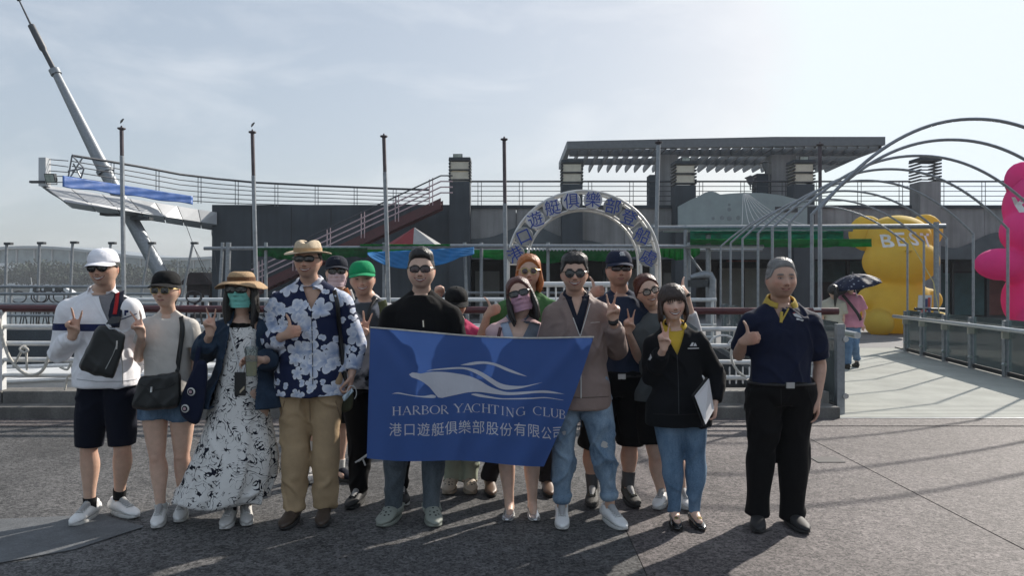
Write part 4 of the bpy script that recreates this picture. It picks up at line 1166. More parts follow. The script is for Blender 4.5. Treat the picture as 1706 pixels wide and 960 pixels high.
def bear(name, label, Y, m, px0, text, tpx, ears, head, face, body, limbs, sc):
    base = W(px0, 555, Y); base[2] = 0
    root = empty(name, tuple(base), label, 'inflatable bear', 'inflatable bears')
    k = Y / FPX
    mb = MB()
    for (px, py, rx, ry, dy, ryy) in [head, face, body] + limbs:
        ico(mb, W(px, py, Y) + (0, dy, 0), (rx * k, ryy * k, ry * k))
    V, Fq = remeshed(mb, .055, 5)
    part('body', V, Fq, m, root)
    for (px, py, r_) in ears:
        e = MB(); ico(e, W(px, py, Y) + (0, .25, 0), (r_ * k, r_ * k * .42, r_ * k)); V2, F2 = remeshed(e, .06, 2); part('ear', V2, F2, m, root)
    bvh = BVHTree.FromPolygons(V.tolist(), Fq.tolist())
    for ch, cx, cy, h in text:
        v, f = text_mesh(ch, bold=.022); P = []
        for p in v:
            q = W(cx + p[0] * h / .7 , cy - (p[1] - .35) * h / .7, Y)
            hit = bvh.ray_cast(Vector((q[0], Y - 6, q[2])), Vector((0, 1, 0)))
            P.append((q[0], (hit[0].y - .018) if hit[0] is not None else Y - .3, q[2]))
        b = MB(); b.add(P, f); b.build('letter', M_wprint, root, recalc=False)
    return root
ybear = bear('inflatable_bear', 'giant yellow inflatable bear with white lettering on its forehead', 24.0, M_by, 1495, [('B', 1462, 403, 21), ('E', 1480, 401, 22), ('S', 1500, 400, 22), ('T', 1522, 402, 22)], None,
     [(1450, 388, 31), (1549, 385, 30)], (1497, 398, 56, 40, .1, 44), (1496, 436, 60, 42, -.15, 52), (1495, 510, 58, 52, .1, 50),
     [(1449, 537, 20, 22, -.6, 34), (1508, 545, 17, 16, -.9, 26), (1546, 540, 20, 22, -.6, 34), (1542, 500, 24, 20, -.1, 20), (1448, 498, 22, 20, -.1, 20)], 1)
b = MB(); ico(b, W(1483, 421, 24) + (0, -1.12, 0), (.12, .06, .05)); V2, F2 = remeshed(b, .02, 1); part('nose', V2, F2, M_by, ybear)
pbear = bear('inflatable_bear', 'giant pink inflatable bear waving one arm at the right edge', 22.0, M_bp, 1745, [('Y', 1686, 343, 25), ('O', 1706, 340, 25), ('U', 1727, 338, 25)], None,
     [(1716, 300, 34), (1800, 296, 34)], (1742, 345, 62, 62, .1, 52), (1738, 388, 74, 50, -.2, 58), (1745, 500, 66, 62, .1, 56),
     [(1656, 441, 42, 27, -.3, 26), (1692, 452, 34, 22, -.1, 22), (1702, 535, 24, 26, -.6, 34), (1790, 535, 24, 26, -.6, 34)], 1)

# ================================================================== PEOPLE: builder
def vnoise(P, seed=0):
    """smooth value noise in -1..1 at points P (n,3)"""
    Pi = np.floor(P).astype(np.int64); f = P - Pi; f = f * f * (3 - 2 * f)
    def h(x, y, z):
        n = (x * 374761393 + y * 668265263 + z * 2147483647 + seed * 974711) & 0xffffffff
        n = ((n ^ (n >> 13)) * 1274126177) & 0xffffffff
        n = (n ^ (n >> 16)) & 0xffffffff
        return n / 2147483647.5 - 1
    r = 0
    for dx in (0, 1):
        for dy in (0, 1):
            for dz in (0, 1):
                w = (f[:, 0] if dx else 1 - f[:, 0]) * (f[:, 1] if dy else 1 - f[:, 1]) * (f[:, 2] if dz else 1 - f[:, 2])
                r = r + w * h(Pi[:, 0] + dx, Pi[:, 1] + dy, Pi[:, 2] + dz)
    return r
def vnormals(V, Fq):
    a, b, c, d = (V[Fq[:, i]] for i in range(4))
    fn = np.cross(c - a, d - b)
    N = np.stack([sum(np.bincount(Fq[:, i], fn[:, k], len(V)) for i in range(4)) for k in range(3)], 1)
    return N / (np.linalg.norm(N, axis=1, keepdims=True) + 1e-12)
def smooth01(x, a, b):
    t = np.clip((x - a) / (b - a), 0, 1); return t * t * (3 - 2 * t)
def nrm(v):
    v = np.array(v, float); return v / (np.linalg.norm(v) + 1e-12)
def crm(P, sub):
    """catmull-rom through rows of P"""
    P = np.array(P, float); out = []
    n = len(P)
    for i in range(n - 1):
        p0, p1, p2, p3 = P[max(i - 1, 0)], P[i], P[i + 1], P[min(i + 2, n - 1)]
        for t in np.arange(sub) / sub:
            out.append(.5 * ((2 * p1) + (p2 - p0) * t + (2 * p0 - 5 * p1 + 4 * p2 - p3) * t * t + (-p0 + 3 * p1 - 3 * p2 + p3) * t ** 3))
    out.append(P[-1]); return np.array(out)

def limb(mb, pts, rad, ref=(1, 0, 0), sub=4, n=14, round_ends=(True, True), power=1.0):
    """lofted limb: pts (k,3), rad (k,) or (k,2) half-widths along ref and across it"""
    pts = np.array(pts, float); rad = np.array(rad, float)
    if rad.ndim == 1: rad = np.stack([rad, rad], 1)
    Q = crm(np.concatenate([pts, rad], 1), sub); C, Rr = Q[:, :3], np.maximum(Q[:, 3:], .002)
    ref = np.array(ref, float); rows = []
    N = len(C)
    T = np.array([nrm(C[min(i + 1, N - 1)] - C[max(i - 1, 0)]) for i in range(N)])
    def ring(c, t, r, s=1.0):
        u = ref - t * np.dot(ref, t)
        if np.linalg.norm(u) < .15: u = np.array((0, 1.0, 0)) - t * t[1]
        u = nrm(u); v = np.cross(t, u)
        th = np.arange(n) / n * 2 * np.pi
        ct, st = np.cos(th), np.sin(th)
        if power != 1: ct, st = np.sign(ct) * np.abs(ct) ** power, np.sign(st) * np.abs(st) ** power
        return c + np.outer(ct, u) * r[0] * s + np.outer(st, v) * r[1] * s
    if round_ends[0]:
        m = Rr[0].min()
        for a in (.25, .6, .88): rows.append(ring(C[0] - T[0] * m * math.sqrt(1 - a * a), T[0], Rr[0], a))
    for i in range(N): rows.append(ring(C[i], T[i], Rr[i]))
    if round_ends[1]:
        m = Rr[-1].min()
        for a in (.88, .6, .25): rows.append(ring(C[-1] + T[-1] * m * math.sqrt(1 - a * a), T[-1], Rr[-1], a))
    k = len(rows); fs = []
    for i in range(k - 1):
        for j in range(n):
            l = (j + 1) % n; fs.append((i * n + j, i * n + l, (i + 1) * n + l, (i + 1) * n + j))
    fs.append(tuple(range(n))[::-1]); fs.append(tuple((k - 1) * n + j for j in range(n)))
    return mb.add(np.concatenate(rows), fs)

def frame(yaw=0, pitch=0, roll=0):
    """yaw > 0 turns the face to image right; pitch > 0 lifts the chin; roll > 0 tips the crown to image right"""
    return np.array(Matrix.Rotation(R(yaw), 3, 'Z') @ Matrix.Rotation(R(-pitch), 3, 'X') @ Matrix.Rotation(R(roll), 3, 'Y'))

# ---- head: an analytic skull and face, unit height 1 (chin -.5, crown +.5), face towards -y
NU, NV = 96, 72
_th = np.linspace(0, 2 * np.pi, NU, endpoint=False); _ph = np.linspace(-np.pi / 2, np.pi / 2, NV)
TH, PH = np.meshgrid(_th, _ph, indexing='ij')
def head_shape(fem=False, fat=0.0, jaw=0.0):
    cp = np.cos(PH); z = np.sin(PH)
    cz = np.where(z > 0, np.maximum(cp, 0) ** .82, np.maximum(cp, 0) ** .60)
    s, c = np.sin(TH), np.cos(TH)                       # theta 0 looks forward
    X = .358 * cz * np.sign(s) * np.abs(s) ** .92
    Yb = -.415 * cz * np.sign(c) * np.abs(c) ** .86
    Z = .5 * z
    t = smooth01(-Z, .02, .5)
    X = X * (1 - (.34 if fem else .27) * t ** 1.1 + jaw * t) * (1 + fat * smooth01(-Z, -.1, .25))
    back = Yb > 0
    Yb = np.where(back, Yb * (1 - .62 * smooth01(-Z, .0, .46)) , Yb)
    Yb = np.where(back, Yb * 1.06, Yb)
    # forehead slope, flat face plane
    Yf = np.where(~back, np.minimum(0, Yb * (1 - .10 * smooth01(Z, .18, .5))), Yb)
    fr = smooth01(-Yf, .08, .26)
    g = lambda x0, z0, sx, sz: np.exp(-((X - x0) / sx) ** 2 - ((Z - z0) / sz) ** 2)
    D = .016 * g(0, .10, .22, .045)
    for sx in (-1, 1):
        D -= .042 * g(sx * .135, .02, .075, .05)
        D += .012 * g(sx * .135, .012, .05, .028)
        D += .028 * g(sx * .19, -.09, .085, .075) - .016 * g(sx * .135, -.215, .022, .075) + fat * .1 * g(sx * .2, -.2, .1, .12)
        D += .036 * g(sx * .060, -.152, .036, .032)
        D -= .010 * g(sx * .12, -.19, .03, .06)
    rz_ = np.interp(Z, [-.20, -.175, -.145, -.10, .0, .06, .1], [0, .05, .128, .112, .052, .018, 0])
    rw = np.interp(Z, [-.2, -.14, -.02, .08], [.058, .060, .038, .042])
    D += 1.12 * rz_ * np.exp(-(X / rw) ** 2)
    D += .026 * g(0, -.262, .13, .085)
    D += .014 * g(0, -.236, .085, .017) + .019 * g(0, -.292, .075, .022) - .020 * g(0, -.262, .095, .011)
    D -= .016 * g(0, -.342, .10, .022)
    D += (.03 if fem else .04) * g(0, -.42, .11, .06)
    Y = Yf - D * fr
    return np.stack([X, Y, Z], -1)
def head_faces():
    f = []
    for i in range(NU):
        k = (i + 1) % NU
        for j in range(NV - 1): f.append((i * NV + j, k * NV + j, k * NV + j + 1, i * NV + j + 1))
    return f
HF = head_faces()

def face_patch(bvh, lo, hi, x0, x1, nx=14, nz=3, lift=.004):
    """strip of skin-hugging faces between curves lo(x) and hi(x), in head units"""
    V, Fq = [], []
    for i in range(nx + 1):
        x = x0 + (x1 - x0) * i / nx
        for j in range(nz + 1):
            z = lo(x) + (hi(x) - lo(x)) * j / nz
            hit = bvh.ray_cast(Vector((x, -2, z)), Vector((0, 1, 0)))
            y = hit[0].y if hit[0] is not None else -.3
            V.append((x, y - lift, z))
    for i in range(nx):
        for j in range(nz):
            a = i * (nz + 1) + j; Fq.append((a, a + nz + 1, a + nz + 2, a + 1))
    return np.array(V), np.array(Fq)

# ---- hands
def hand(mb, wrist, d, n, side, pose, L=.18, thick=1.0):
    """side +1 for the hand at image left of someone facing us (their right). d wrist->fingers, n palm normal."""
    d = nrm(d); n = np.array(n, float); n = nrm(n - d * np.dot(n, d)); s = np.cross(d, n) * side
    k = L / .18; w = np.array(wrist, float)
    P = lambda a, b, c: w + (d * a + s * b + n * c) * k
    limb(mb, [P(-.01, 0, 0), P(.025, .002, 0), P(.058, .003, .002), P(.085, .001, .002), P(.097, -.001, .001)],
         np.array([(.027, .021), (.034, .019), (.041, .017), (.0415, .0145), (.038, .011)]) * k * (1, thick), ref=s, n=14, sub=3)
    spec = dict(V=[(-4, 8, 5, 13), (4, 6, 5, -11), (88, 100, 60, 0), (88, 100, 60, 4)], fist=[(80, 100, 60, 0)] * 4,
                relax=[(22, 28, 16, 3), (26, 32, 18, 1), (30, 34, 20, -1), (34, 36, 22, -4)], grip=[(52, 62, 36, 1)] * 4,
                cup=[(34, 48, 30, 2), (34, 48, 30, 0), (36, 48, 30, -1), (40, 46, 30, -3)], flat=[(8, 12, 8, 2), (6, 12, 8, 0), (8, 12, 8, -2), (10, 14, 8, -5)])[{'thumb': 'fist'}.get(pose, pose)]
    base = [(.090, .029), (.094, .0095), (.091, -.0105), (.083, -.0290)]
    ln = [(.040, .024, .019), (.044, .028, .020), (.041, .026, .020), (.032, .020, .018)]
    rd = [(.0092, .0085, .0078, .0066), (.0095, .0088, .008, .0068), (.0092, .0085, .0077, .0066), (.0083, .0076, .007, .006)]
    for i in range(4):
        a1, a2, a3, sp = spec[i]; p = P(base[i][0] - .012, base[i][1], 0)
        pts = [p]; ang = 0; dd = d * math.cos(R(sp)) + s * math.sin(R(sp))
        p = p + dd * .012 * k; pts.append(p)
        for a, l in zip((a1, a2, a3), ln[i]):
            ang += a; p = p + (dd * math.cos(R(ang)) + n * math.sin(R(ang))) * l * k; pts.append(p)
        r_ = [rd[i][0] * k * 1.02] + [q * k for q in rd[i]]
        limb(mb, pts, r_, ref=s, n=8, sub=3)
    tp = dict(V=[P(.018, .022, .004), P(.045, .040, .018), P(.066, .022, .036), P(.074, -.004, .040)],
              fist=[P(.018, .022, .004), P(.05, .042, .016), P(.078, .030, .036), P(.088, .006, .040)],
              thumb=[P(.018, .022, .003), P(.050, .044, .006), P(.058, .084, .004), P(.052, .116, -.004)],
              relax=[P(.015, .022, .004), P(.040, .042, .016), P(.068, .050, .022), P(.092, .050, .026)],
              grip=[P(.015, .022, .004), P(.040, .042, .020), P(.066, .040, .040), P(.084, .026, .052)],
              cup=[P(.015, .022, .004), P(.036, .042, .026), P(.055, .050, .050), P(.074, .046, .066)],
              flat=[P(.015, .022, .004), P(.040, .044, .012), P(.066, .056, .016), P(.088, .060, .018)])[pose]
    limb(mb, tp, [.0145 * k, .0125 * k, .0108 * k, .0085 * k], ref=n, n=9, sub=3)

# ---- torso sections along s 0 (crotch) .. 1 (root of the neck)
S_ = np.array([0, .10, .18, .34, .55, .74, .86, .94, 1.0])
TW_M = np.array([.120, .165, .172, .155, .163, .178, .172, .118, .064]); TD_M = np.array([.085, .112, .118, .106, .114, .122, .104, .078, .058])
TW_F = np.array([.112, .163, .170, .128, .134, .150, .148, .100, .050]); TD_F = np.array([.082, .110, .115, .092, .100, .108, .092, .066, .046])

class Body:
    pass

def skin_mat(tone):
    name = 'skin_' + '_'.join(f'{int(c * 1000)}' for c in tone)
    m = mat(name, tone, .5, var=.10, vscale=22, bump=.12, bscale=140, spec=.45)
    b = bsdf(m); nt = m.node_tree
    if 'skin_tint' not in [n.label for n in nt.nodes]:
        at = nd(nt, 'ShaderNodeAttribute', attribute_name='tint', label='skin_tint'); sp = nd(nt, 'ShaderNodeSeparateColor'); nt.links.new(at.outputs['Color'], sp.inputs[0])
        src = b.inputs['Base Color'].links[0].from_socket
        for k, c in ((0, (1.0, .60, .54)), (1, (.50, .47, .47))):     # flush of cheeks, nose and ears; lids, shaven beard, shade painted into eye sockets and mouth creases
            mul = nd(nt, 'ShaderNodeMixRGB'); mul.blend_type = 'MULTIPLY'; mul.inputs['Color2'].default_value = (*c, 1)
            nt.links.new(sp.outputs[k], mul.inputs['Fac']); nt.links.new(src, mul.inputs['Color1']); src = mul.outputs['Color']
        nt.links.new(src, b.inputs['Base Color'])
    b.inputs['Subsurface Weight'].default_value = .12; b.inputs['Subsurface Radius'].default_value = (.012, .005, .003); b.inputs['Subsurface Scale'].default_value = 1.0
    return m
M_lip = mat('lips', (.34, .11, .10), .4, var=.08); M_lipred = mat('red_lips', (.42, .08, .08), .35, var=.08); M_brow = mat('brow_hair', (.035, .026, .022), .7); M_browg = mat('grey_brow', (.16, .14, .13), .7)
M_teeth = mat('teeth', (.74, .71, .65), .3, var=.04); M_eyew = mat('eye_white', (.42, .37, .34), .25, var=.04); M_iris = mat('dark_iris', (.015, .010, .008), .1); M_lash = mat('lash_line', (.03, .018, .014), .6); M_nostril = mat('nostril', (.12, .05, .04), .7)
M_mouth = mat('mouth_line', (.10, .03, .028), .5)

def person(name, label, Y, head, neck, sh, el, wr, hip, kn, an, foot, hands, S=.23, yaw=0, pitch=0, roll=0, fem=False, bulk=1.0, tone=(.46, .285, .20),
           smile=1, eyes=True, brows=True, brow_m=None, lips=None, dyh=-.02, tor_yaw=0, fat=0.0, jaw=0.0, group=None, voxel=.0062, legs=True, bust=0.0, belly=0.0, base=None, facing=1):
    """joints are photograph pixels with an optional depth offset: (px, py[, dY])"""
    B = Body(); B.Y = Y; B.fem = fem; B.bulk = bulk; B.facing = facing; B.belly = belly; B.bust = bust
    def J(p, d0=0.0): return W(p[0], p[1], Y + (p[2] if len(p) > 2 else d0))
    B.J = J
    B.head = J(head, dyh); B.S = S; B.neck = J(neck, .03) + np.array((0, 0, .022))
    B.sh = [q + (B.neck - q) * .07 - np.array((0, 0, .022)) for q in (J(p) for p in sh)]; B.el = [J(p) for p in el]; B.wr = [J(p) for p in wr]; B.hip = [J(p) for p in hip]; B.kn = [J(p) for p in kn]; B.an = [J(p) for p in an]
    B.HR = frame(yaw, pitch, roll)
    bs = base if base is not None else ((B.an[0] + B.an[1]) / 2) * np.array((1, 1, 0))
    B.root = empty(name, tuple(bs), label, 'person', group)
    B.tx = nrm((B.sh[1] - B.sh[0]) * np.array((1, 1, .6)))            # across the shoulders
    B.hx = nrm((B.hip[1] - B.hip[0]) * np.array((1, 1, .4)))
    B.pel = (B.hip[0] + B.hip[1]) / 2
    B.crotch = B.pel - np.array((0, 0, .06))
    B.hp = lambda p: B.head + (np.asarray(p, float) * S) @ B.HR.T        # head units -> world
    kb = bulk
    # ---- skin
    mb = MB()
    HS = head_shape(fem, fat, jaw); B.HS = HS
    mb.add(B.hp(HS.reshape(-1, 3)), HF)
    for sx in (-1, 1):
        e = MB(); ico(e, (0, 0, 0), (.030, .062, .118), n=2)
        V = np.array(e.v); V = V @ np.array((Matrix.Rotation(R(18 * sx), 3, 'Z') @ Matrix.Rotation(R(10), 3, 'X'))).T + (sx * .356, .045, -.035)
        mb.add(B.hp(V), e.f)
        e = MB(); ico(e, (sx * .352, .03, -.13), (.022, .03, .03), n=2); mb.add(B.hp(np.array(e.v)), e.f)
    nr = (.047 if fem else .059) * (.5 + .5 * kb)
    limb(mb, [B.hp((0, .07, -.18)), B.hp((0, .08, -.42)), B.neck + (0, .012, .015), B.neck - (0, -.02, .05)], [nr * .98, nr * .95, nr * 1.06, nr * 1.25], n=18)
    B.torso_sections = lambda e=0.0, s0=0.0, s1=1.0, n=26, ed=None, flare=0.0: torso(B, e, s0, s1, n, ed, flare)
    add_torso(mb, B, 0.0, 0.07, 1.0)
    ar = np.array((.050, .047, .040, .040, .036, .027)) * (.84 if fem else 1.0) * (.35 + .65 * kb)
    B.ar = ar
    for i in (0, 1):
        side_v = B.sh[i] - B.neck
        limb(mb, [B.neck + side_v * .12 + (0, .02, .005), B.neck + side_v * .55 + (0, .012, -.004), B.sh[i] + (0, 0, .0)], [ar[0] * .95, ar[0] * .95, ar[0] * 1.12], n=12)
        a, e, w = B.sh[i], B.el[i], B.wr[i]
        if w is not None:
            limb(mb, [a, lerp(a, e, .35), lerp(a, e, .8), e, lerp(e, w, .3), lerp(e, w, .98)], [ar[0] * 1.08, ar[1], ar[2], ar[2] * .98, ar[3], ar[5]], n=14)
        h = hands[i]
        if h:
            # forearm ends with the hand's own frame
            hand(mb, w, h[1], h[2], 1 if i == 0 else -1, h[0], L=(h[3] if len(h) > 3 else (.165 if fem else .185)))
    lr = np.array((.090, .083, .060, .053, .060, .039, .034)) * (.93 if fem else 1.0) * (.4 + .6 * kb)
    B.lr = lr
    if legs:
        for i in (0, 1):
            h, k, a = B.hip[i], B.kn[i], B.an[i]
            cb = np.array((0, .012, 0))
            limb(mb, [h, lerp(h, k, .4), lerp(h, k, .88), k, lerp(k, a, .28) + cb, lerp(k, a, .72), a - (0, 0, .01)], [lr[0], lr[1], lr[2], lr[3], lr[4], lr[5], lr[6]], n=16)
            ico(mb, k + np.array((0, -.030, .004)), (.034, .026, .042), n=2); ico(mb, lerp(k, a, .30) + np.array((0, .030, 0)), (.042, .040, .085), n=2)
            f = nrm(np.array((foot[i][0], foot[i][1], 0.0))) if foot else np.array((0, -1.0, 0))
            g = a * np.array((1, 1, 0)); limb(mb, [a - (0, 0, .01), g + f * .0 + (0, 0, .075), g + f * .05 + (0, 0, .052), g + f * .11 + (0, 0, .042)], [.034, .032, .028, .022], n=10)
    V, Fq = remeshed(mb, voxel, 3, .5)
    mats = [skin_mat(tone)]; mi = np.zeros(len(Fq), int)
    # ---- face details, part of the same skin mesh
    HV = HS.reshape(-1, 3); bvh = BVHTree.FromPolygons(HV.tolist(), HF)
    ex = []
    def patch(m, lo, hi, x0, x1, lift=.006, nx=14, nz=3):
        v, f = face_patch(bvh, lo, hi, x0, x1, nx, nz, lift)
        if m not in mats: mats.append(m)
        ex.append((B.hp(v), f, mats.index(m)))
    sq = lambda x, c, w: np.sqrt(max(0, 1 - ((x - c) / w) ** 2))
    if brows:
        bm_ = brow_m or M_brow
        for sx in (-1, 1):
            th_ = .013 if fem else .021
            ctr = lambda x: .102 + .012 * sq(x, sx * .15, .13) - (.012 if sx * x > .2 else 0)
            patch(bm_, lambda x: ctr(x) - th_ * sq(x, sx * .14, .082), lambda x: ctr(x) + th_ * .8 * sq(x, sx * .14, .082), sx * .14 - .08, sx * .14 + .08)
    if eyes:
        op = {1: .0125, 2: .0085}[1 if smile < 2 else 2]
        for sx in (-1, 1):
            c = sx * .138
            patch(M_lash, lambda x: .016 - op * 1.0 * sq(x, c, .064) - .002, lambda x: .016 + (op * 1.35 + .006) * sq(x, c, .064), c - .062, c + .062, .006)
            patch(M_eyew, lambda x: .016 - op * .8 * sq(x, c, .054), lambda x: .016 + op * .75 * sq(x, c, .054), c - .053, c + .053, .009)
            patch(M_iris, lambda x: .016 - op * .8 * sq(x, c, .025), lambda x: .016 + op * .82 * sq(x, c, .025), c - .0245, c + .0245, .011, nx=8)
    lm = lips or M_lip
    w = .112 + .028 * min(smile, 2); cv = (0, .30, .36, .46)[min(3, smile)]
    zc = lambda x: -.264 + cv * x * x * 6
    hu = .022; hl = .030
    if smile >= 2:
        gap = .022 + .008 * (smile - 2)
        patch(lm, lambda x: zc(x) - (hl + gap) * sq(x, 0, w), lambda x: zc(x) + (hu + .006) * sq(x, 0, w), -w + .002, w - .002, .006, 18)
        patch(M_mouth, lambda x: zc(x) - (gap + .006) * sq(x, 0, w * .88), lambda x: zc(x) + .010 * sq(x, 0, w * .88), -w * .86, w * .86, .009, 18)
        patch(M_teeth, lambda x: zc(x) - (gap) * .9 * sq(x, 0, w * .80), lambda x: zc(x) + .006 * sq(x, 0, w * .80), -w * .78, w * .78, .012, 18)
    else:
        patch(lm, lambda x: zc(x) - hl * sq(x, 0, w * .86), lambda x: zc(x) + hu * sq(x, 0, w) * (1 - .25 * math.exp(-(x / .02) ** 2)), -w * .85, w * .85, .005, 18)
        patch(M_mouth, lambda x: zc(x) - .0085 * sq(x, 0, w), lambda x: zc(x) + .0065 * sq(x, 0, w), -w, w, .008, 18, 1)
    for sx in (-1, 1):
        c = sx * .032
        patch(M_nostril, lambda x: -.176 - .007 * sq(x, c, .022), lambda x: -.176 + .008 * sq(x, c, .022), c - .02, c + .02, .004, 6, 2)
    Vs, Fs, Ms = [V], [Fq], [mi]; off = len(V)
    for v, f, k in ex:
        Vs.append(v); Fs.append(f + off); Ms.append(np.full(len(f), k)); off += len(v)
    hl = ((V - B.head) / S) @ B.HR; g3 = lambda x, y, z, r_: np.exp(-(((hl[:, 0] - x) / r_) ** 2 + ((hl[:, 1] - y) / r_) ** 2 + ((hl[:, 2] - z) / r_) ** 2))
    near = np.abs(hl).max(1) < .62; fr_ = smooth01(-hl[:, 1], .05, .25)
    bl_ = .45 * (g3(.2, -.33, -.09, .12) + g3(-.2, -.33, -.09, .12)) + .4 * g3(0, -.52, -.15, .09) + .7 * smooth01(np.abs(hl[:, 0]), .345, .38) * (np.abs(hl[:, 2]) < .2)
    dk_ = .75 * (g3(.138, -.36, .03, .075) + g3(-.138, -.36, .03, .075)) + (0 if fem else .42) * smooth01(-hl[:, 2], .19, .30) * fr_ * (1 - .0 * hl[:, 0]) + .5 * (g3(.15, -.40, -.225, .035) + g3(-.15, -.40, -.225, .035)) + .35 * g3(0, -.42, -.345, .06)  # dark lids and beard, plus shade painted beside the mouth and under the lip
    kn_ = sum(np.exp(-(np.linalg.norm(V - q, axis=1) / .055) ** 2) for q in B.kn) if legs else 0
    wrs_ = sum(np.exp(-(np.linalg.norm(V - (B.wr[i] + nrm(hands[i][1]) * .10), axis=1) / .045) ** 2) for i in (0, 1) if hands[i]) if any(hands) else 0
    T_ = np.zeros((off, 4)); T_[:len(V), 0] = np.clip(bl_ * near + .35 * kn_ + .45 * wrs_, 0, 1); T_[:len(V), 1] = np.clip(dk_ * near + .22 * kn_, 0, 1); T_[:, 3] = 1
    B.body = part('body', np.concatenate(Vs), np.concatenate(Fs), mats, B.root, mi=np.concatenate(Ms))
    ca = B.body.data.color_attributes.new('tint', 'FLOAT_COLOR', 'POINT'); ca.data.foreach_set('color', T_.ravel())
    B.bvh_head = bvh
    return B

def spine_pt(B, s):
    """centre of the torso at parameter s"""
    a, m, c = B.crotch, lerp(B.pel, B.neck, .45) + np.array((0, .015, 0)), B.neck
    if s < .1: return lerp(a, lerp(B.pel, B.neck, .03), s / .1)
    t = (s - .1) / .9; p0 = lerp(B.pel, B.neck, .03)
    return (1 - t) ** 2 * p0 + 2 * t * (1 - t) * m + t * t * c

def torso(B, e, s0, s1, n, ed=None, flare=0.0):
    rows = []
    TW, TD = (TW_F, TD_F) if B.fem else (TW_M, TD_M)
    half = np.linalg.norm((B.sh[1] - B.sh[0])[:2]) / 2
    kw = B.bulk
    for s in np.linspace(s0, s1, n):
        se = max(s, .15) if flare > 0 else s
        w = np.interp(se, S_, TW) * kw; d = np.interp(se, S_, TD) * kw
        ww = smooth01(s, .55, .8) * (1 - smooth01(s, .9, 1.0))
        w = w * (1 - ww) + ww * min(w, half * .98)
        w = max(w, .03) + e + flare * max(0, .5 - s); d = d + (e if ed is None else ed) + flare * max(0, .5 - s) * .7
        bl = B.belly * math.exp(-((s - .36) / .16) ** 2)
        bu = B.bust * math.exp(-((s - .70) / .085) ** 2)
        ax = nrm(lerp(B.hx, B.tx, smooth01(s, .1, .8)))
        rows.append((spine_pt(B, s), w, d, ax, bl + bu))
    return rows

def add_torso(mb, B, e, s0, s1, n=26, ed=None, flare=0.0, cap_shoulders=0.0, ns=28):
    rows = torso(B, e, s0, s1, n, ed, flare)
    th = np.arange(ns) / ns * 2 * np.pi; R_ = []
    ct, st = np.cos(th), np.sin(th)
    ct, st = np.sign(ct) * np.abs(ct) ** .86, np.sign(st) * np.abs(st) ** .9
    for c, w, d, ax, bl in rows:
        fy = np.array((-ax[1], ax[0], 0.0)); fy = nrm(fy)         # towards the back
        dd = np.where(st < 0, d + bl, d)
        P = c + np.outer(ct, ax) * w + np.outer(st * dd, fy)
        R_.append(P)
    R_ = np.array(R_); fs = []
    for i in range(len(R_) - 1):
        for j in range(ns):
            l = (j + 1) % ns; fs.append((i * ns + j, i * ns + l, (i + 1) * ns + l, (i + 1) * ns + j))
    fs.append(tuple(range(ns))[::-1]); fs.append(tuple((len(R_) - 1) * ns + j for j in range(ns)))
    mb.add(R_.reshape(-1, 3), fs)

# ---- garments
def folds(V, N, amp, freq, seed, ridge=True, detail=.45):
    """cloth relief: slow undulation, and two sets of sharp slanting creases that fade in and out"""
    fr = np.array(freq, float); d = .55 * vnoise(V * fr * .5, seed)
    for k, sg in enumerate((1, -1)):
        rot = np.array(Euler((.3 * sg, .62 * sg, .4 + seed)).to_matrix())
        Q = (V @ rot.T) * np.array((fr[0] * 1.25, fr[1] * 1.25, fr[2] * .42))
        a = vnoise(Q + .35 * vnoise(V * 6, seed + 9)[:, None], seed + k)
        gate = smooth01(vnoise(V * np.array((5, 5, 5)), seed + 20 + k), -.25, .45)
        d = d + .85 * gate * (np.exp(-(a / .16) ** 2) - .3)
    return V + N * (1.7 * amp * d)[:, None]

def garment(B, name, build, m, voxel=.0095, sm=3, amp=.005, freq=(9, 9, 15), seed=1, cuts=None, bands=None, label=None, post=None, ridge=True):
    """build(mb) adds closed pieces; cuts: list of (predicate on face centres -> delete); bands: list of (material, [planes], predicate)"""
    mb = MB(); build(mb)
    V, Fq = remeshed(mb, voxel, sm, .5)
    N = vnormals(V, Fq)
    if amp: V = folds(V, N, amp, freq, seed, ridge)
    mats = [m]; mi = np.zeros(len(Fq), int)
    if bands or cuts:
        me = quad_mesh(name, V, Fq, [m]); bm = bmesh.new(); bm.from_mesh(me); bpy.data.meshes.remove(me)
        for (bmtl, planes, pred) in (bands or []):
            for co, no in planes:
                bmesh.ops.bisect_plane(bm, geom=bm.verts[:] + bm.edges[:] + bm.faces[:], plane_co=Vector(co), plane_no=Vector(no), dist=1e-5)
            mats.append(bmtl); k = len(mats) - 1
            for f in bm.faces:
                if pred(np.array(f.calc_center_median())): f.material_index = k
        for (planes, pred) in (cuts or []):
            for co, no in planes:
                bmesh.ops.bisect_plane(bm, geom=bm.verts[:] + bm.edges[:] + bm.faces[:], plane_co=Vector(co), plane_no=Vector(no), dist=1e-5)
            bm.faces.ensure_lookup_table()
            dl = [f for f in bm.faces if pred(np.array(f.calc_center_median()), np.array(f.normal))]
            bmesh.ops.delete(bm, geom=dl, context='FACES')
        me = bpy.data.meshes.new(name); o_ = world_loc(B.root)
        for v in bm.verts: v.co -= Vector(o_)
        for f in bm.faces: f.smooth = True
        bm.to_mesh(me); bm.free()
        for q in mats: me.materials.append(q)
        o = bpy.data.objects.new(name, me); COL.objects.link(o); o.parent = B.root
        if label: o['label'] = label
        return o
    return part(name, V, Fq, m, B.root, label=label)

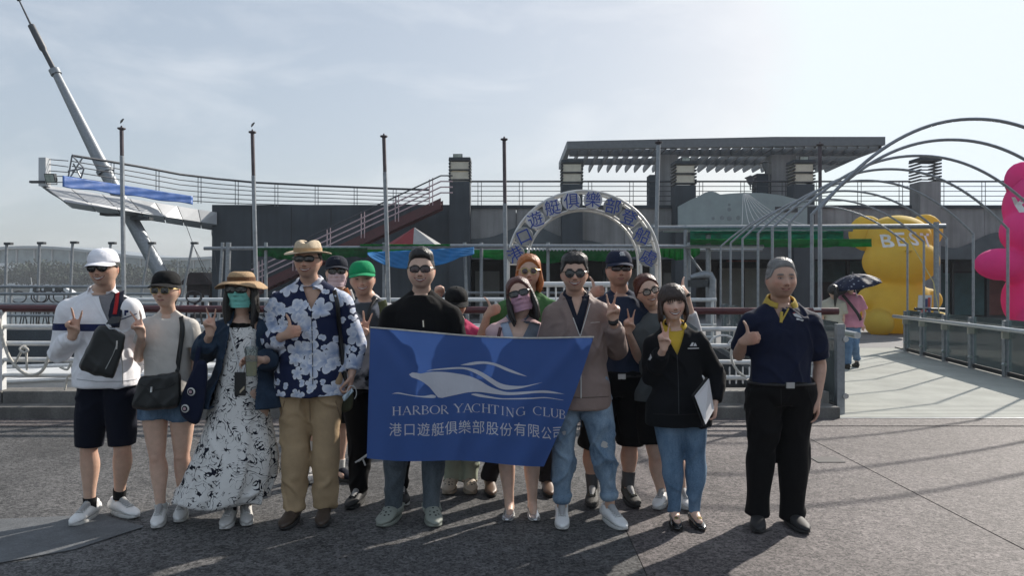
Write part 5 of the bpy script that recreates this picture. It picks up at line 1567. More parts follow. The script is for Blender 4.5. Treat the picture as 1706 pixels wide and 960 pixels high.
def sleeve(mb, B, i, t1, e0, e1, bulge=0.0):
    """t1 in 0..2: 1 is the elbow, 2 the wrist"""
    a, e, w = B.sh[i], B.el[i], B.wr[i]; ar = B.ar
    ts, P, r_ = [0, .3, .6, .9, 1.0, 1.12, 1.4, 1.7, 2.0], [], []
    arr = np.interp(ts, [0, .35, .8, 1.0, 1.3, 2.0], [ar[0] * 1.12, ar[1] * 1.03, ar[2] * 1.03, ar[2] * 1.06, ar[3], ar[5]])
    for t, r0 in zip(ts, arr):
        if t > t1 + 1e-6: break
        P.append(lerp(a, e, t) if t <= 1 else lerp(e, w, t - 1)); r_.append(r0 + e0 + (e1 - e0) * t / t1 + bulge * math.sin(math.pi * min(1, t / 2)))
    if t1 not in ts:
        t = t1; P.append(lerp(a, e, t) if t <= 1 else lerp(e, w, t - 1)); r_.append(np.interp(t, ts, arr) + e1)
    limb(mb, P, r_, n=16, round_ends=(True, False), sub=4)
def shoulders(mb, B, e):
    for i in (0, 1):
        v = B.sh[i] - B.neck
        limb(mb, [B.neck + v * .14 + (0, .02, .004), B.neck + v * .55 + (0, .012, -.002), B.sh[i]], [B.ar[0] * .95 + e, B.ar[0] * .97 + e, B.ar[0] * 1.12 + e], n=14)
def top_build(B, e=.016, hem=.06, sl=(.75, .75), e1=.03, flare=.05, ed=None, s1=.98, es=None, bulge=0):
    def f(mb):
        add_torso(mb, B, e, hem, s1, 30, ed, flare)
        shoulders(mb, B, e * .8)
        for i in (0, 1):
            if sl[i]: sleeve(mb, B, i, sl[i], (es if es is not None else e), e1, bulge)
    return f
def legs_build(B, top=.26, e=.014, t_end=1.9, e_end=.02, taper=None, seat=.02, bulge=0.0, knees=.006):
    """trousers or shorts; t_end in 0..2 (1 knee, 2 ankle)"""
    def f(mb):
        add_torso(mb, B, e, 0.02, top, 12, e + .004)
        for i in (0, 1):
            h, k, a = B.hip[i], B.kn[i], B.an[i]; lr = B.lr
            ts = [0, .25, .5, .75, 1.0, 1.25, 1.5, 1.75, 2.0]
            arr = np.interp(ts, [0, .4, .88, 1, 1.28, 1.72, 2], lr)
            P, r_ = [h + (0, 0, .03)], [lr[0] + e]
            for t, r0 in zip(ts[1:], arr[1:]):
                if t >= t_end: break
                P.append(lerp(h, k, t) if t <= 1 else lerp(k, a, t - 1)); r_.append(r0 + e + (e_end - e) * t / t_end + (knees if t == 1 else 0))
            t = t_end; P.append(lerp(h, k, t) if t <= 1 else lerp(k, a, t - 1)); r_.append(np.interp(t, ts, arr) + e_end)
            limb(mb, P, r_, n=18, round_ends=(True, False), sub=4)
        ico(mb, B.pel - (0, -.015, .03), (B.lr[0] * 1.1, .10 * B.bulk, .09), n=2)
    return f
def collar(B, m, r=.072, h=.04, name='collar', drop=.05, open_=.5, spread=.02, th=.006, lift=.0):
    """folded shirt collar round the neck, open at the front"""
    up = nrm(B.head - B.neck); n = 40; P = np.zeros((n, 7, 3))
    fwd = np.array((0, -1.0 * B.facing, 0)); ax = np.cross(up, fwd) if False else B.tx
    bk = nrm(np.array((-ax[1], ax[0], 0)))
    for i in range(n):
        a = -math.pi + open_ + (2 * math.pi - 2 * open_) * i / (n - 1)      # 0 = back
        fr = (1 - math.cos(a)) / 2
        dirv = ax * math.sin(a) * 1.08 + bk * math.cos(a) * .95
        c = B.neck + up * (lift + .045 - .075 * fr) 
        for j in range(7):
            t = j / 6
            if t < .4: rr_, zz = r * .93 + t * .004, t / .4 * h * .9
            else:
                q = (t - .4) / .6; rr_, zz = r * .95 + .006 + spread * q, h * .9 - q * (h * .9 + drop * (.35 + .65 * fr))
            P[i, j] = c + dirv * rr_ + up * zz
    b = MB(); b.grid(P); o = b.build(name, m, B.root, smooth=60, recalc=False)
    md = o.modifiers.new('thick', 'SOLIDIFY'); md.thickness = th
    return o
def belt(B, m, s=.2, e=.03, buckle=True):
    rows = torso(B, e, s - .012, s + .014, 2); b = MB()
    P = []
    for c, w, d, ax, bl in rows:
        fy = nrm((-ax[1], ax[0], 0)); th = np.linspace(0, 2 * np.pi, 40, endpoint=False)
        ct, st = np.cos(th), np.sin(th); ct, st = np.sign(ct) * np.abs(ct) ** .86, np.sign(st) * np.abs(st) ** .9
        P.append(c + np.outer(ct, ax) * w + np.outer(st * np.where(st < 0, d + bl, d), fy))
    P = np.array(P).transpose(1, 0, 2); b.grid(P, True); o = b.build('belt', m, B.root, smooth=50, recalc=False)
    md = o.modifiers.new('thick', 'SOLIDIFY'); md.thickness = .005; md.offset = 1
    if buckle:
        c, w, d, ax, bl = torso(B, e, s, s + .01, 2)[0]; fy = nrm((-ax[1], ax[0], 0)); q = c - fy * (d + bl + .007)
        k = MB(); k.box(q + (-.026, -.004, -.017), q + (.026, .004, .019)); k.build('buckle', M_steel, o)

# ---- hair, hats, glasses, masks
def strands(B, mb, roots, length, dirf, w=.004, seed=0, seg=3):
    rr = np.random.default_rng(seed)
    for p in roots:
        L = length * rr.uniform(.6, 1.2); q = np.array(p, float); pts = [q]
        for k in range(seg):
            d = nrm(dirf(q, k / seg) + rr.normal(0, .22, 3)); q = q + d * L / seg; pts.append(q)
        sd = nrm(np.cross(pts[-1] - pts[0], (0, 1, 0.2))) * w
        vs = []
        for k, q in enumerate(pts): f = 1 - k / seg; vs += [q - sd * f, q + sd * f]
        mb.add(vs, [(2 * k, 2 * k + 1, 2 * k + 3, 2 * k + 2) for k in range(seg)])
def hair_mat(name, col, rough=.42):
    m = mat(name, col, rough, var=.35, vscale=18, bump=.0, spec=.5)
    nt = m.node_tree; b = bsdf(m); tc = nd(nt, 'ShaderNodeTexCoord'); mp = nd(nt, 'ShaderNodeMapping'); mp.inputs['Scale'].default_value = (190, 190, 14)
    n = nd(nt, 'ShaderNodeTexNoise'); n.inputs['Scale'].default_value = 1; n.inputs['Detail'].default_value = 3
    nt.links.new(tc.outputs['Object'], mp.inputs['Vector']); nt.links.new(mp.outputs['Vector'], n.inputs['Vector'])
    bp = nd(nt, 'ShaderNodeBump'); bp.inputs['Strength'].default_value = .8; bp.inputs['Distance'].default_value = .006
    nt.links.new(n.outputs['Fac'], bp.inputs['Height']); nt.links.new(bp.outputs['Normal'], b.inputs['Normal'])
    return m
def hair_cap(B, m, hairline, thick, name='hair', part_x=None, seed=1, extra=None, tuft=0.03, nstr=260, fringe=None, vox=None):
    """hair as a shell over the skull. hairline(theta 0 front..pi back) -> z above which hair grows; thick(theta, z)"""
    X, Yh, Z = B.HS[..., 0], B.HS[..., 1], B.HS[..., 2]
    a = np.abs(np.arctan2(np.sin(TH), np.cos(TH)))
    hl = hairline(a)
    cov = smooth01(Z, hl - .012, hl + .055)
    t = thick(a, Z)
    P0 = B.HS.reshape(-1, 3)
    N = nrm_rows(P0 * np.array((1 / .335 ** 2, 1 / .415 ** 2, 1 / .5 ** 2)))
    nz = vnoise(P0 * np.array((16, 16, 6)), seed) * .010 + vnoise(P0 * np.array((40, 40, 12)), seed + 1) * .006
    off = -.035 + cov.reshape(-1) * (t.reshape(-1) + .035) + nz.reshape(-1) * cov.reshape(-1)
    P = P0 + N * off[:, None]
    b = MB(); b.add(B.hp(P), HF)
    rr = np.random.default_rng(seed)
    idx = np.where((cov.reshape(-1) > .5))[0]
    if len(idx) and nstr:
        pick = rr.choice(idx, nstr)
        wp = B.hp(P[pick]); wn_ = N[pick] @ B.HR.T
        look = {tuple(np.round(q, 6)): n_ for q, n_ in zip(wp, wn_)}
        for q, n_ in zip(wp, wn_):
            strands(B, b, [q - n_ * .004], tuft, lambda p, k: n_ * .30 + np.array((rr.normal(0, .6), rr.normal(0, .6), .1 - .5 * k)), .0013, int(rr.integers(1e6)))
    if extra: extra(b)
    return b.build(name, m, B.root, smooth=70, recalc=False)
def nrm_rows(A): return A / (np.linalg.norm(A, axis=1, keepdims=True) + 1e-12)

def lock_sheet(B, b, pts, w, d, n=12):
    """thick lock of long hair hanging through head-unit points"""
    limb(b, [B.hp(p) for p in pts], [(a * B.S, c * B.S) for a, c in zip(w, d)], ref=B.HR[:, 0], n=n, sub=4)

def cap(B, m, m_brim=None, name='cap', tilt=6, size=1.0, brim_len=.30, emblem=None, z0=.165, height=.41, sub=None, m2=None, yawoff=0):
    """baseball cap: six-panel crown with button, curved brim"""
    root_rows = []; n = 48; nv = 12; b = MB()
    P = np.zeros((n, nv, 3)); w, d = .368 * size, .435 * size
    for i in range(n):
        a = 2 * math.pi * i / n
        for j in range(nv):
            t = j / (nv - 1); k = math.cos(t * math.pi / 2) ** .62; zz = z0 + (height) * math.sin(t * math.pi / 2) ** .95
            fr = -math.cos(a)
            x, y = w * k * math.sin(a), d * k * fr + .02
            if fr < 0: zz += .05 * math.sin(min(1, t * 2.2) * math.pi) * (-fr) ** 2 * .6      # upright front panels
            zz -= .02 * (1 - t) * (fr > 0) * fr
            seam = 1 - .012 * math.exp(-((math.degrees(a) % 60) - 30) ** 2 / 18)
            P[i, j] = (x * seam, y * seam, zz)
    b.grid(P, True)
    Rt = np.array(Matrix.Rotation(R(tilt), 3, 'X') @ Matrix.Rotation(R(yawoff), 3, 'Z'))
    V = np.array(b.v) @ Rt.T; b.v = [tuple(p) for p in B.hp(V)]
    o = b.build(name, m, B.root, smooth=60, recalc=False); md = o.modifiers.new('thick', 'SOLIDIFY'); md.thickness = .003
    br = MB(); nb = 25; Q = np.zeros((nb, 8, 3))
    for i in range(nb):
        u = (i / (nb - 1) * 2 - 1); a = u * 1.18
        for j in range(8):
            t = j / 7; ext = brim_len * (1 - abs(u) ** 2.6) ** .5 if abs(u) < 1 else 0
            x = w * math.sin(a) * (1 + .04 * t); y = -d * math.cos(a) + .02 - ext * t
            Q[i, j] = (x, y, z0 + .015 - .10 * (x / w) ** 2 * (.6 + .4 * t) - .075 * t * (ext / brim_len) + .012)
    br.grid(Q); br.v = [tuple(p) for p in B.hp(np.array(br.v) @ Rt.T)]
    ob = br.build('brim', m_brim or m, o, smooth=60, recalc=False); md = ob.modifiers.new('thick', 'SOLIDIFY'); md.thickness = .004
    bt = MB(); ico(bt, (0, .02, z0 + height + .01), (.022, .022, .014), n=1); bt.v = [tuple(p) for p in B.hp(np.array(bt.v) @ Rt.T)]; bt.build('button', m, o, smooth=60)
    B.cap_map = lambda a, t: B.hp((np.array((w * 1.012 * math.cos(t * math.pi / 2) ** .62 * math.sin(a), -d * 1.012 * math.cos(t * math.pi / 2) ** .62 * math.cos(a) + .02, z0 + height * math.sin(t * math.pi / 2) ** .95 + .03 * math.sin(min(1, t * 2.2) * math.pi) * math.cos(a) ** 2)) @ Rt.T))
    return o
def cap_text(B, o, s, m, a0, t0, h):
    v, f = text_mesh(s)
    P = [B.cap_map(a0 + p[0] * h / .75 / .36, t0 + (p[1] - .36) * h / .75 / .55) for p in v]
    P = [p + nrm(p - B.hp((0, .02, .1))) * .004 for p in P]
    b = MB(); b.add(P, f); return b.build('cap_emblem', m, o, recalc=False)
def straw_hat(B, m, m_band, name='straw_hat', brim=.30, dip=.05, crown_h=.42, tilt=4, z0=.16, w=.385, d=.44, pinch=0.0, wave=.03, flop=0.0, seed=2, edge_up=0.0):
    n = 56; b = MB()
    prof = [(1.0, 0), (1.0, .12), (.985, .30), (.95, .55), (.88, .78), (.74, .93), (.5, 1.0), (.2, 1.0), (.02, .99)]
    P = np.zeros((n, len(prof), 3))
    for i in range(n):
        a = 2 * math.pi * i / n
        for j, (r_, h) in enumerate(prof):
            x, y = w * r_ * math.sin(a), -d * r_ * math.cos(a) + .02
            z = z0 + crown_h * h
            if pinch: z -= pinch * crown_h * math.exp(-(x / .11) ** 2) * smooth01(np.array(h), .7, 1.0) * (.6 + .4 * (y < 0)); x *= 1 - pinch * .35 * (h > .5) * (1 if y < -.1 else 0)
            P[i, j] = (x, y, z)
    b.grid(P, True)
    Rt = np.array(Matrix.Rotation(R(tilt), 3, 'X'))
    fin = lambda q: [tuple(p) for p in B.hp(np.array(q) @ Rt.T)]
    b.v = fin(b.v); o = b.build(name, m, B.root, smooth=60, recalc=False); md = o.modifiers.new('thick', 'SOLIDIFY'); md.thickness = .004
    br = MB(); Q = np.zeros((n, 9, 3))
    for i in range(n):
        a = 2 * math.pi * i / n
        for j in range(9):
            t = j / 8; k = 1 + brim / .4 * t
            z = z0 + .012 - dip * t * t - flop * t * t * abs(math.sin(a)) ** 2 + wave * t * t * math.sin(2 * a + seed) + edge_up * t ** 3
            Q[i, j] = (w * k * math.sin(a), -d * k * math.cos(a) + .02, z)
    br.grid(Q, True); br.v = fin(br.v); ob = br.build('brim', m, o, smooth=60, recalc=False); md = ob.modifiers.new('thick', 'SOLIDIFY'); md.thickness = .004
    bd = MB(); Q = np.zeros((n, 3, 3))
    for i in range(n):
        a = 2 * math.pi * i / n
        for j in range(3): Q[i, j] = (w * 1.015 * math.sin(a), -d * 1.015 * math.cos(a) + .02, z0 + .02 + .065 * j)
    bd.grid(Q, True); bd.v = fin(bd.v); bd.build('hat_band', m_band, o, smooth=60, recalc=False)
    return o
M_shade = mat('dark_lens', (.012, .012, .014), .06, var=.1, spec=.8); M_shade_b = mat('brown_lens', (.05, .025, .03), .08, spec=.7); M_frame_d = mat('black_frame', (.012, .012, .012), .25); M_gold = mat('gold_wire', (.55, .42, .2), .3, .9); M_clear = glass_mat('spectacle_lens', (.93, .95, .95), .03)
def glasses(B, lw=.115, lh=.075, cx=.135, z=.01, m_lens=None, m_frame=None, round_=2.6, aviator=0.0, name='sunglasses', rim=.006, y0=None, brow_bar=False):
    m_lens = m_lens or M_shade; m_frame = m_frame or M_frame_d
    yf = -.455 if y0 is None else y0
    th = np.linspace(0, 2 * np.pi, 28, endpoint=False)
    fr = MB(); outs = []
    def yy(x): return yf + .55 * x * x
    for sx in (-1, 1):
        pts = []
        for a in th:
            c, s = math.cos(a), math.sin(a)
            x = lw * np.sign(c) * abs(c) ** (2 / round_); q = lh * np.sign(s) * abs(s) ** (2 / round_)
            if q < 0: x = x * (1 - aviator * .35 * (-q / lh)) + sx * aviator * .012 * (-q / lh); q *= 1 + aviator * .25
            pts.append((sx * cx + x, yy(sx * cx + x), z + q))
        outs.append(pts)
        fr.tube(B.hp(np.array(pts)), rim * B.S / .23, 6, closed=True)
        e = sx * (cx + lw)
        fr.tube(B.hp([(e, yy(e), z + lh * .55), (sx * .365, -.28, z + lh * .5), (sx * .374, -.05, z + .03), (sx * .368, .05, z + .0)]), .0028, 5)
    fr.tube(B.hp([(-cx + lw, yy(cx - lw), z + lh * .35), (0, yf - .012, z + lh * .45), (cx - lw, yy(cx - lw), z + lh * .35)]), .0028, 5)
    if brow_bar: fr.tube(B.hp([(-cx + lw * .6, yy(cx - lw) , z + lh * .85), (cx - lw * .6, yy(cx - lw), z + lh * .85)]), .0024, 5)
    o = fr.build(name, m_frame, B.root, smooth=50)
    for pts in outs:
        l = MB(); c = np.mean(pts, 0) + (0, -.012, 0)
        P = np.zeros((28, 4, 3))
        for i, p in enumerate(pts):
            for j in range(4): P[i, j] = lerp(np.array(p), c, j / 3 * .999)
        l.grid(P, True); l.v = [tuple(q) for q in B.hp(np.array(l.v))]; l.build('lens', m_lens, o, smooth=60, recalc=False)
    return o
def face_mask(B, m, ztop=-.055, zbot=-.50, half=1.15):
    """pleated surgical mask over nose and chin with ear loops"""
    nx, nz = 30, 22; P = np.zeros((nx, nz, 3)); zs = np.linspace(zbot, ztop, nz)
    for i in range(nx):
        u = i / (nx - 1) * 2 - 1
        for j, z in enumerate(zs):
            zz = z + (.03 * (1 - u * u) if j == nz - 1 else .03 * (1 - u * u) * (j / nz)) 
            x = u * (.295 - .03 * abs((z + .26) / .24) ** 2)
            hit = B.bvh_head.ray_cast(Vector((x * .96, -2, max(zz, -.46))), Vector((0, 1, 0)))
            yh = hit[0].y if hit[0] is not None else -.1
            tent = -.40 - .10 * (1 - u * u) * math.exp(-((z + .19) / .16) ** 2) + .30 * u * u
            pl = .009 * math.sin((z - zbot) / (ztop - zbot) * math.pi * 7) * (1 - u ** 4)
            P[i, j] = (x, min(yh - .02, tent + .03) + pl, zz)
    b = MB(); b.grid(P); b.v = [tuple(q) for q in B.hp(np.array(b.v))]
    o = b.build('face_mask', m, B.root, smooth=60, recalc=False); md = o.modifiers.new('thick', 'SOLIDIFY'); md.thickness = .002
    lp = MB()
    for sx in (-1, 1):
        for z in (ztop - .02, zbot + .06):
            lp.tube(B.hp([(sx * .285, -.17, z), (sx * .33, -.02, (z - .05) / 2), (sx * .36, .06, -.03)]), .0018, 4)
    lp.build('ear_loop', m, o)
    return o

# ---- shoes
def shoe(B, i, f, m, m_sole, kind='sneaker', L=.27, Wd=.094, ank=.05, dz=0.0, m2=None, laces=None):
    """f: heel-to-toe direction; toe on the ground in front of the ankle"""
    a = B.an[i].copy(); f = nrm((f[0], f[1], 0)); s = np.array((-f[1], f[0], 0.0)); z = np.array((0, 0, 1.0))
    g = np.array((a[0], a[1], dz)); P = lambda x, y, h: g + f * x + s * y + z * h
    h0 = .021 if kind != 'flat' else .010
    xh = -.075; up = MB(); k = Wd / .094; l = L / .27
    # upper: lofted along the foot
    secs = [(xh * l, .030, .070), (-.05 * l, .036, .082), (-.01 * l, .038, .086), (.04 * l, .039, .070), (.09 * l, .043, .052), (.13 * l, .044, .040), (.165 * l, .036, .030), (.188 * l, .020, .022)]
    if kind == 'boot': secs = [(x, w * 1.04, h * (1.15 if x < .05 else 1.1)) for x, w, h in secs]
    if kind == 'flat': secs = [(x, w * .92, h * (.62 if x < .0 else .72)) for x, w, h in secs]
    if kind == 'clog': secs = [(x, w * 1.12, h * (.72 if x < 0 else 1.12)) for x, w, h in secs]
    pts = [P(x, 0, h0 + h / 2) for x, w, h in secs]
    limb(up, pts, [(w * k, h / 2 + .004) for x, w, h in secs], ref=s, n=16, sub=3)
    if kind in ('sneaker', 'boot', 'high'):
        top = .10 if kind == 'sneaker' else .135
        limb(up, [P(-.03 * l, 0, h0 + .04), P(-.028 * l, 0, top), P(-.027 * l, 0, top + .012)], [(.040 * k, .046), (.039 * k, .043), (.040 * k, .044)], ref=s, n=14, round_ends=(True, False))
    V, Fq = remeshed(up, .0058, 2)
    V[:, 2] = np.maximum(V[:, 2], dz + h0 * .5)
    o = part('shoe', V, Fq, m, B.root)
    so = MB(); n = 30; O = []
    for q in range(n):
        t = 2 * math.pi * q / n; c, sn = math.cos(t), math.sin(t)
        x = (.056 + .134 * c) * l; w = (.0405 + .005 * (x > .05)) * k * (1.12 if kind == 'clog' else 1) * np.sign(sn) * abs(sn) ** .62 * (.9 if x < 0 else 1)
        O.append((x, w))
    for lo_, hi_, sc in ((.0, h0 + .004, 1.0),):
        rings = np.array([[P(x * q, w * q, z_ + (.006 * max(0, (x / l - .12) / .075) ** 2 if z_ < .01 else 0)) for x, w in O] for q, z_ in ((.93, .0), (.99, .006), (1.0, .014), (.97, hi_))]); so.grid(rings.transpose(1, 0, 2), True); so.add(rings[0], [tuple(range(n))]); so.add(rings[3], [tuple(range(n))])
    so.build('sole', m_sole, o, smooth=40)
    if kind in ('sneaker', 'boot', 'high') and laces is not None:
        lc = MB()
        tg = MB(); tg.tube([P(.0, 0, h0 + .092), P(.03 * l, 0, h0 + .083), P(.07 * l, 0, h0 + .064), P(.115 * l, 0, h0 + .049)], [.024 * k, .022 * k, .019 * k, .010 * k], 10); tg.build('tongue', mat('grey_tongue', (.34, .34, .34), .8), o, smooth=60)
        for q in range(5):
            x = .035 + q * .019; h = h0 + np.interp(x, [e[0] / l for e in secs], [e[2] for e in secs]) + .008
            lc.tube([P(x * l, -.024 * k, h - .004), P((x + .006) * l, 0, h + .005), P(x * l, .024 * k, h - .004)], .0045, 5)
        lc.build('laces', laces, o, smooth=40)
    if kind == 'clog' and m2 is not None:
        hb = MB()
        for (x, y) in ((.07, 0), (.09, .02), (.09, -.02), (.11, 0), (.125, .024), (.125, -.024), (.14, .006)):
            h = h0 + np.interp(x, [e[0] / l for e in secs], [e[2] for e in secs]) + .007 - abs(y) * .28
            hb.lathe(P(x * l, y * k, h), [(.007, -.004), (.007, .001)], 7, nrm(z + f * .35 + s * y * 14))
        hb.build('vent_hole', m2, o)
        st_ = MB(); st_.tube([P(.045 * l, .045 * k, h0 + .05), P(-.04 * l, .046 * k, h0 + .07), P(-.085 * l, 0, h0 + .06), P(-.04 * l, -.046 * k, h0 + .07), P(.045 * l, -.045 * k, h0 + .05)], .010, 6); st_.build('heel_strap', m, o, smooth=50)
    return o
def sock(B, i, m, t0=.72, t1=1.0, e=.006):
    k, a = B.kn[i], B.an[i]; mb = MB(); r0 = np.interp(t0, [.28, .72, 1], [B.lr[4], B.lr[5], B.lr[6]])
    limb(mb, [lerp(k, a, t0), lerp(k, a, (t0 + t1) / 2), a - (0, 0, .02)], [r0 + e, (r0 + B.lr[6]) / 2 + e, B.lr[6] + e], n=16, round_ends=(False, False))
    V = np.array(mb.v); 
    o = mb.build('sock', m, B.root, smooth=50); return o

# ---- cloth materials
def cloth(name, col, rough=.85, var=.10, weave=900, strength=.25, sheen=.03, vscale=7):
    m = mat(name, col, rough, var=var, vscale=vscale, sheen=sheen, spec=.14)
    nt = m.node_tree; b = bsdf(m); tc = nd(nt, 'ShaderNodeTexCoord')
    n = nd(nt, 'ShaderNodeTexNoise'); n.inputs['Scale'].default_value = weave * .4; n.inputs['Detail'].default_value = 1
    n2 = nd(nt, 'ShaderNodeTexNoise'); n2.inputs['Scale'].default_value = 15; n2.inputs['Detail'].default_value = 2.5; n2.inputs['Distortion'].default_value = 1.2
    for q in (n, n2): nt.links.new(tc.outputs['Object'], q.inputs['Vector'])
    ad = nd(nt, 'ShaderNodeMath', operation='MULTIPLY_ADD'); ad.inputs[1].default_value = 5.0
    nt.links.new(n2.outputs['Fac'], ad.inputs[0]); nt.links.new(n.outputs['Fac'], ad.inputs[2])
    bp = nd(nt, 'ShaderNodeBump'); bp.inputs['Strength'].default_value = strength; bp.inputs['Distance'].default_value = .0045
    nt.links.new(ad.outputs[0], bp.inputs['Height']); nt.links.new(bp.outputs['Normal'], b.inputs['Normal'])
    return m
def denim(name, lo, hi):
    """washed denim: pale where worn, indigo where not, diagonal twill"""
    m = cloth(name, hi, .8, var=.05); nt = m.node_tree; b = bsdf(m)
    tc = nd(nt, 'ShaderNodeTexCoord'); n = nd(nt, 'ShaderNodeTexNoise'); n.inputs['Scale'].default_value = 5; n.inputs['Detail'].default_value = 7; n.inputs['Roughness'].default_value = .7
    mp = nd(nt, 'ShaderNodeMapping'); mp.inputs['Scale'].default_value = (1.3, 1.3, .6)
    nt.links.new(tc.outputs['Object'], mp.inputs['Vector']); nt.links.new(mp.outputs['Vector'], n.inputs['Vector'])
    w = nd(nt, 'ShaderNodeTexNoise'); w.inputs['Scale'].default_value = 160; nt.links.new(tc.outputs['Object'], w.inputs['Vector'])
    ad = nd(nt, 'ShaderNodeMath', operation='MULTIPLY_ADD'); ad.inputs[1].default_value = .28; nt.links.new(w.outputs['Fac'], ad.inputs[0]); nt.links.new(n.outputs['Fac'], ad.inputs[2])
    r_ = nd(nt, 'ShaderNodeValToRGB'); r_.color_ramp.elements[0].position = .45; r_.color_ramp.elements[1].position = .82
    r_.color_ramp.elements[0].color, r_.color_ramp.elements[1].color = (*lo, 1), (*hi, 1)
    nt.links.new(ad.outputs[0], r_.inputs['Fac']); nt.links.new(r_.outputs['Color'], b.inputs['Base Color'])
    return m
def strap(name, pts, w, th, m, root, face=None):
    """flat band through world points; face(p) gives its outward normal"""
    P = crm(pts, 6); n = len(P); G = np.zeros((n, 2, 3))
    for i in range(n):
        t = nrm(P[min(i + 1, n - 1)] - P[max(i - 1, 0)]); f = nrm(face(P[i])) if face else np.array((0, -1.0, 0)); s = nrm(np.cross(t, f))
        G[i, 0], G[i, 1] = P[i] - s * w / 2, P[i] + s * w / 2
    b = MB(); b.grid(G); o = b.build(name, m, root, smooth=60, recalc=False); md = o.modifiers.new('thick', 'SOLIDIFY'); md.thickness = th
    return o
def hug(objs, px, py, Y, lift=.006, back=False):
    """point on the surface of objs seen at px, py (its real depth), lifted off towards the viewer's side"""
    p = W(px, py, Y); best = None
    for o in objs:
        base = world_loc(o)
        d = Vector((p[0] / p[1], 1.0, (p[2] - CAMZ) / p[1])).normalized(); org = Vector((0, 0, CAMZ)) - Vector(base)
        hit = HUG[o.name].ray_cast(org + d * 1.5, d)
        if hit[0] is not None:
            q = np.array(hit[0]) + base
            if best is None or q[1] < best[1]: best = q
    if best is None: best = p
    d = nrm(best - np.array((0, 0, CAMZ))); return best - d * lift
HUG = {}
def hugable(*objs):
    for o in objs:
        me = o.data; HUG[o.name] = BVHTree.FromPolygons([v.co[:] for v in me.vertices], [tuple(p.vertices) for p in me.polygons])
def seam(B, objs, pxs, m, w=.006, name='zip', lift=.003, parent=None):
    """raised line (zip, placket, seam) laid on garments through photograph points"""
    pts = []
    for i in range(len(pxs) - 1):
        k = max(2, int(math.hypot(pxs[i + 1][0] - pxs[i][0], pxs[i + 1][1] - pxs[i][1]) / 5))
        for t in np.arange(k) / k: pts.append((pxs[i][0] + (pxs[i + 1][0] - pxs[i][0]) * t, pxs[i][1] + (pxs[i + 1][1] - pxs[i][1]) * t))
    pts.append(pxs[-1]); P = [hug(objs, p[0], p[1], B.Y, lift) for p in pts]
    b = MB(); b.tube(P, w / 2, 6); return b.build(name, m, parent or B.root, smooth=60)
def decal(B, objs, outline_px, m, name, lift=.003, parent=None):
    """flat print laid on a garment: polygon of photograph points, hugging the cloth"""
    c = np.mean(outline_px, 0); n = len(outline_px); b = MB(); rows = []
    for f in (1.0, .66, .33): rows.append([hug(objs, c[0] + (p[0] - c[0]) * f, c[1] + (p[1] - c[1]) * f, B.Y, lift) for p in outline_px])
    vs = [q for r_ in rows for q in r_] + [hug(objs, c[0], c[1], B.Y, lift)]; fs = []
    for k in range(2):
        for i in range(n): j = (i + 1) % n; fs.append((k * n + i, k * n + j, (k + 1) * n + j, (k + 1) * n + i))
    for i in range(n): fs.append((2 * n + i, 2 * n + (i + 1) % n, 3 * n))
    b.add(vs, fs); return b.build(name, m, parent or B.root, smooth=60, recalc=False)
def decal_text(B, objs, s, px, py, h, m, name='lettering', lift=.003, parent=None, shear=0):
    v, f = text_mesh(s); b = MB()
    b.add([hug(objs, px + p[0] * h / .7 + shear * p[0] * 0, py - (p[1] - .35) * h / .7 + shear * p[0] * h / .7, B.Y, lift) for p in v], f)
    return b.build(name, m, parent or B.root, recalc=False)

# ================================================================== PEOPLE
UP = np.array((0, 0, 1.0)); CAMW = (0, -1, 0)
def thumbs(i, d, s=(0, 0, 1)):
    d = nrm(d); n = np.cross(s, d) if i == 0 else np.cross(d, s)
    return ('thumb', d, n)
def vsign(d=(0, 0, 1), n=(0, -1, 0)): return ('V', d, n)
H_blk = hair_mat('black_hair', (.012, .010, .009)); H_brn = hair_mat('dark_brown_hair', (.030, .016, .011)); H_red = hair_mat('reddish_hair', (.085, .022, .014)); H_org = hair_mat('copper_hair', (.36, .115, .025)); H_gry = hair_mat('grey_hair', (.17, .165, .16))
short_line = lambda a: np.interp(a, [0, .5, .85, 1.15, 1.45, 1.75, 2.2, 3.15], [.265, .26, .20, .02, -.02, -.14, -.24, -.30])
short_thick = lambda a, z: .035 + .055 * smooth01(z, .15, .42) + .01 * np.cos(a)
side_line = lambda a: np.interp(a, [0, .9, 1.2, 1.5, 1.75, 2.2, 3.15], [.40, .30, .04, -.03, -.12, -.22, -.28])
thin = lambda a, z: .018 + 0 * z
M_wht_shoe = mat('white_leather', (.76, .76, .75), .45, var=.08, vscale=14); M_sole_w = mat('white_sole', (.55, .55, .53), .6, var=.12, vscale=20); M_lace = mat('white_lace', (.50, .50, .49), .8)
M_sole_d = mat('dark_sole', (.03, .03, .03), .8); M_blk_shoe = mat('black_mesh_shoe', (.018, .018, .019), .65); M_blk_lth = mat('black_leather', (.009, .009, .010), .4, var=.2, vscale=30, bump=.3, bscale=240)
M_wsock = cloth('white_sock', (.6, .6, .58)); M_bsock = cloth('black_sock', (.015, .015, .016)); M_gsock = cloth('grey_sock', (.10, .10, .105))
M_navy = cloth('navy_cloth', (.006, .008, .017)); M_blk = cloth('black_cloth', (.006, .006, .0065)); M_blk2 = cloth('black_twill', (.007, .007, .008))
M_zip = mat('pale_zip', (.55, .53, .50), .4, .2)

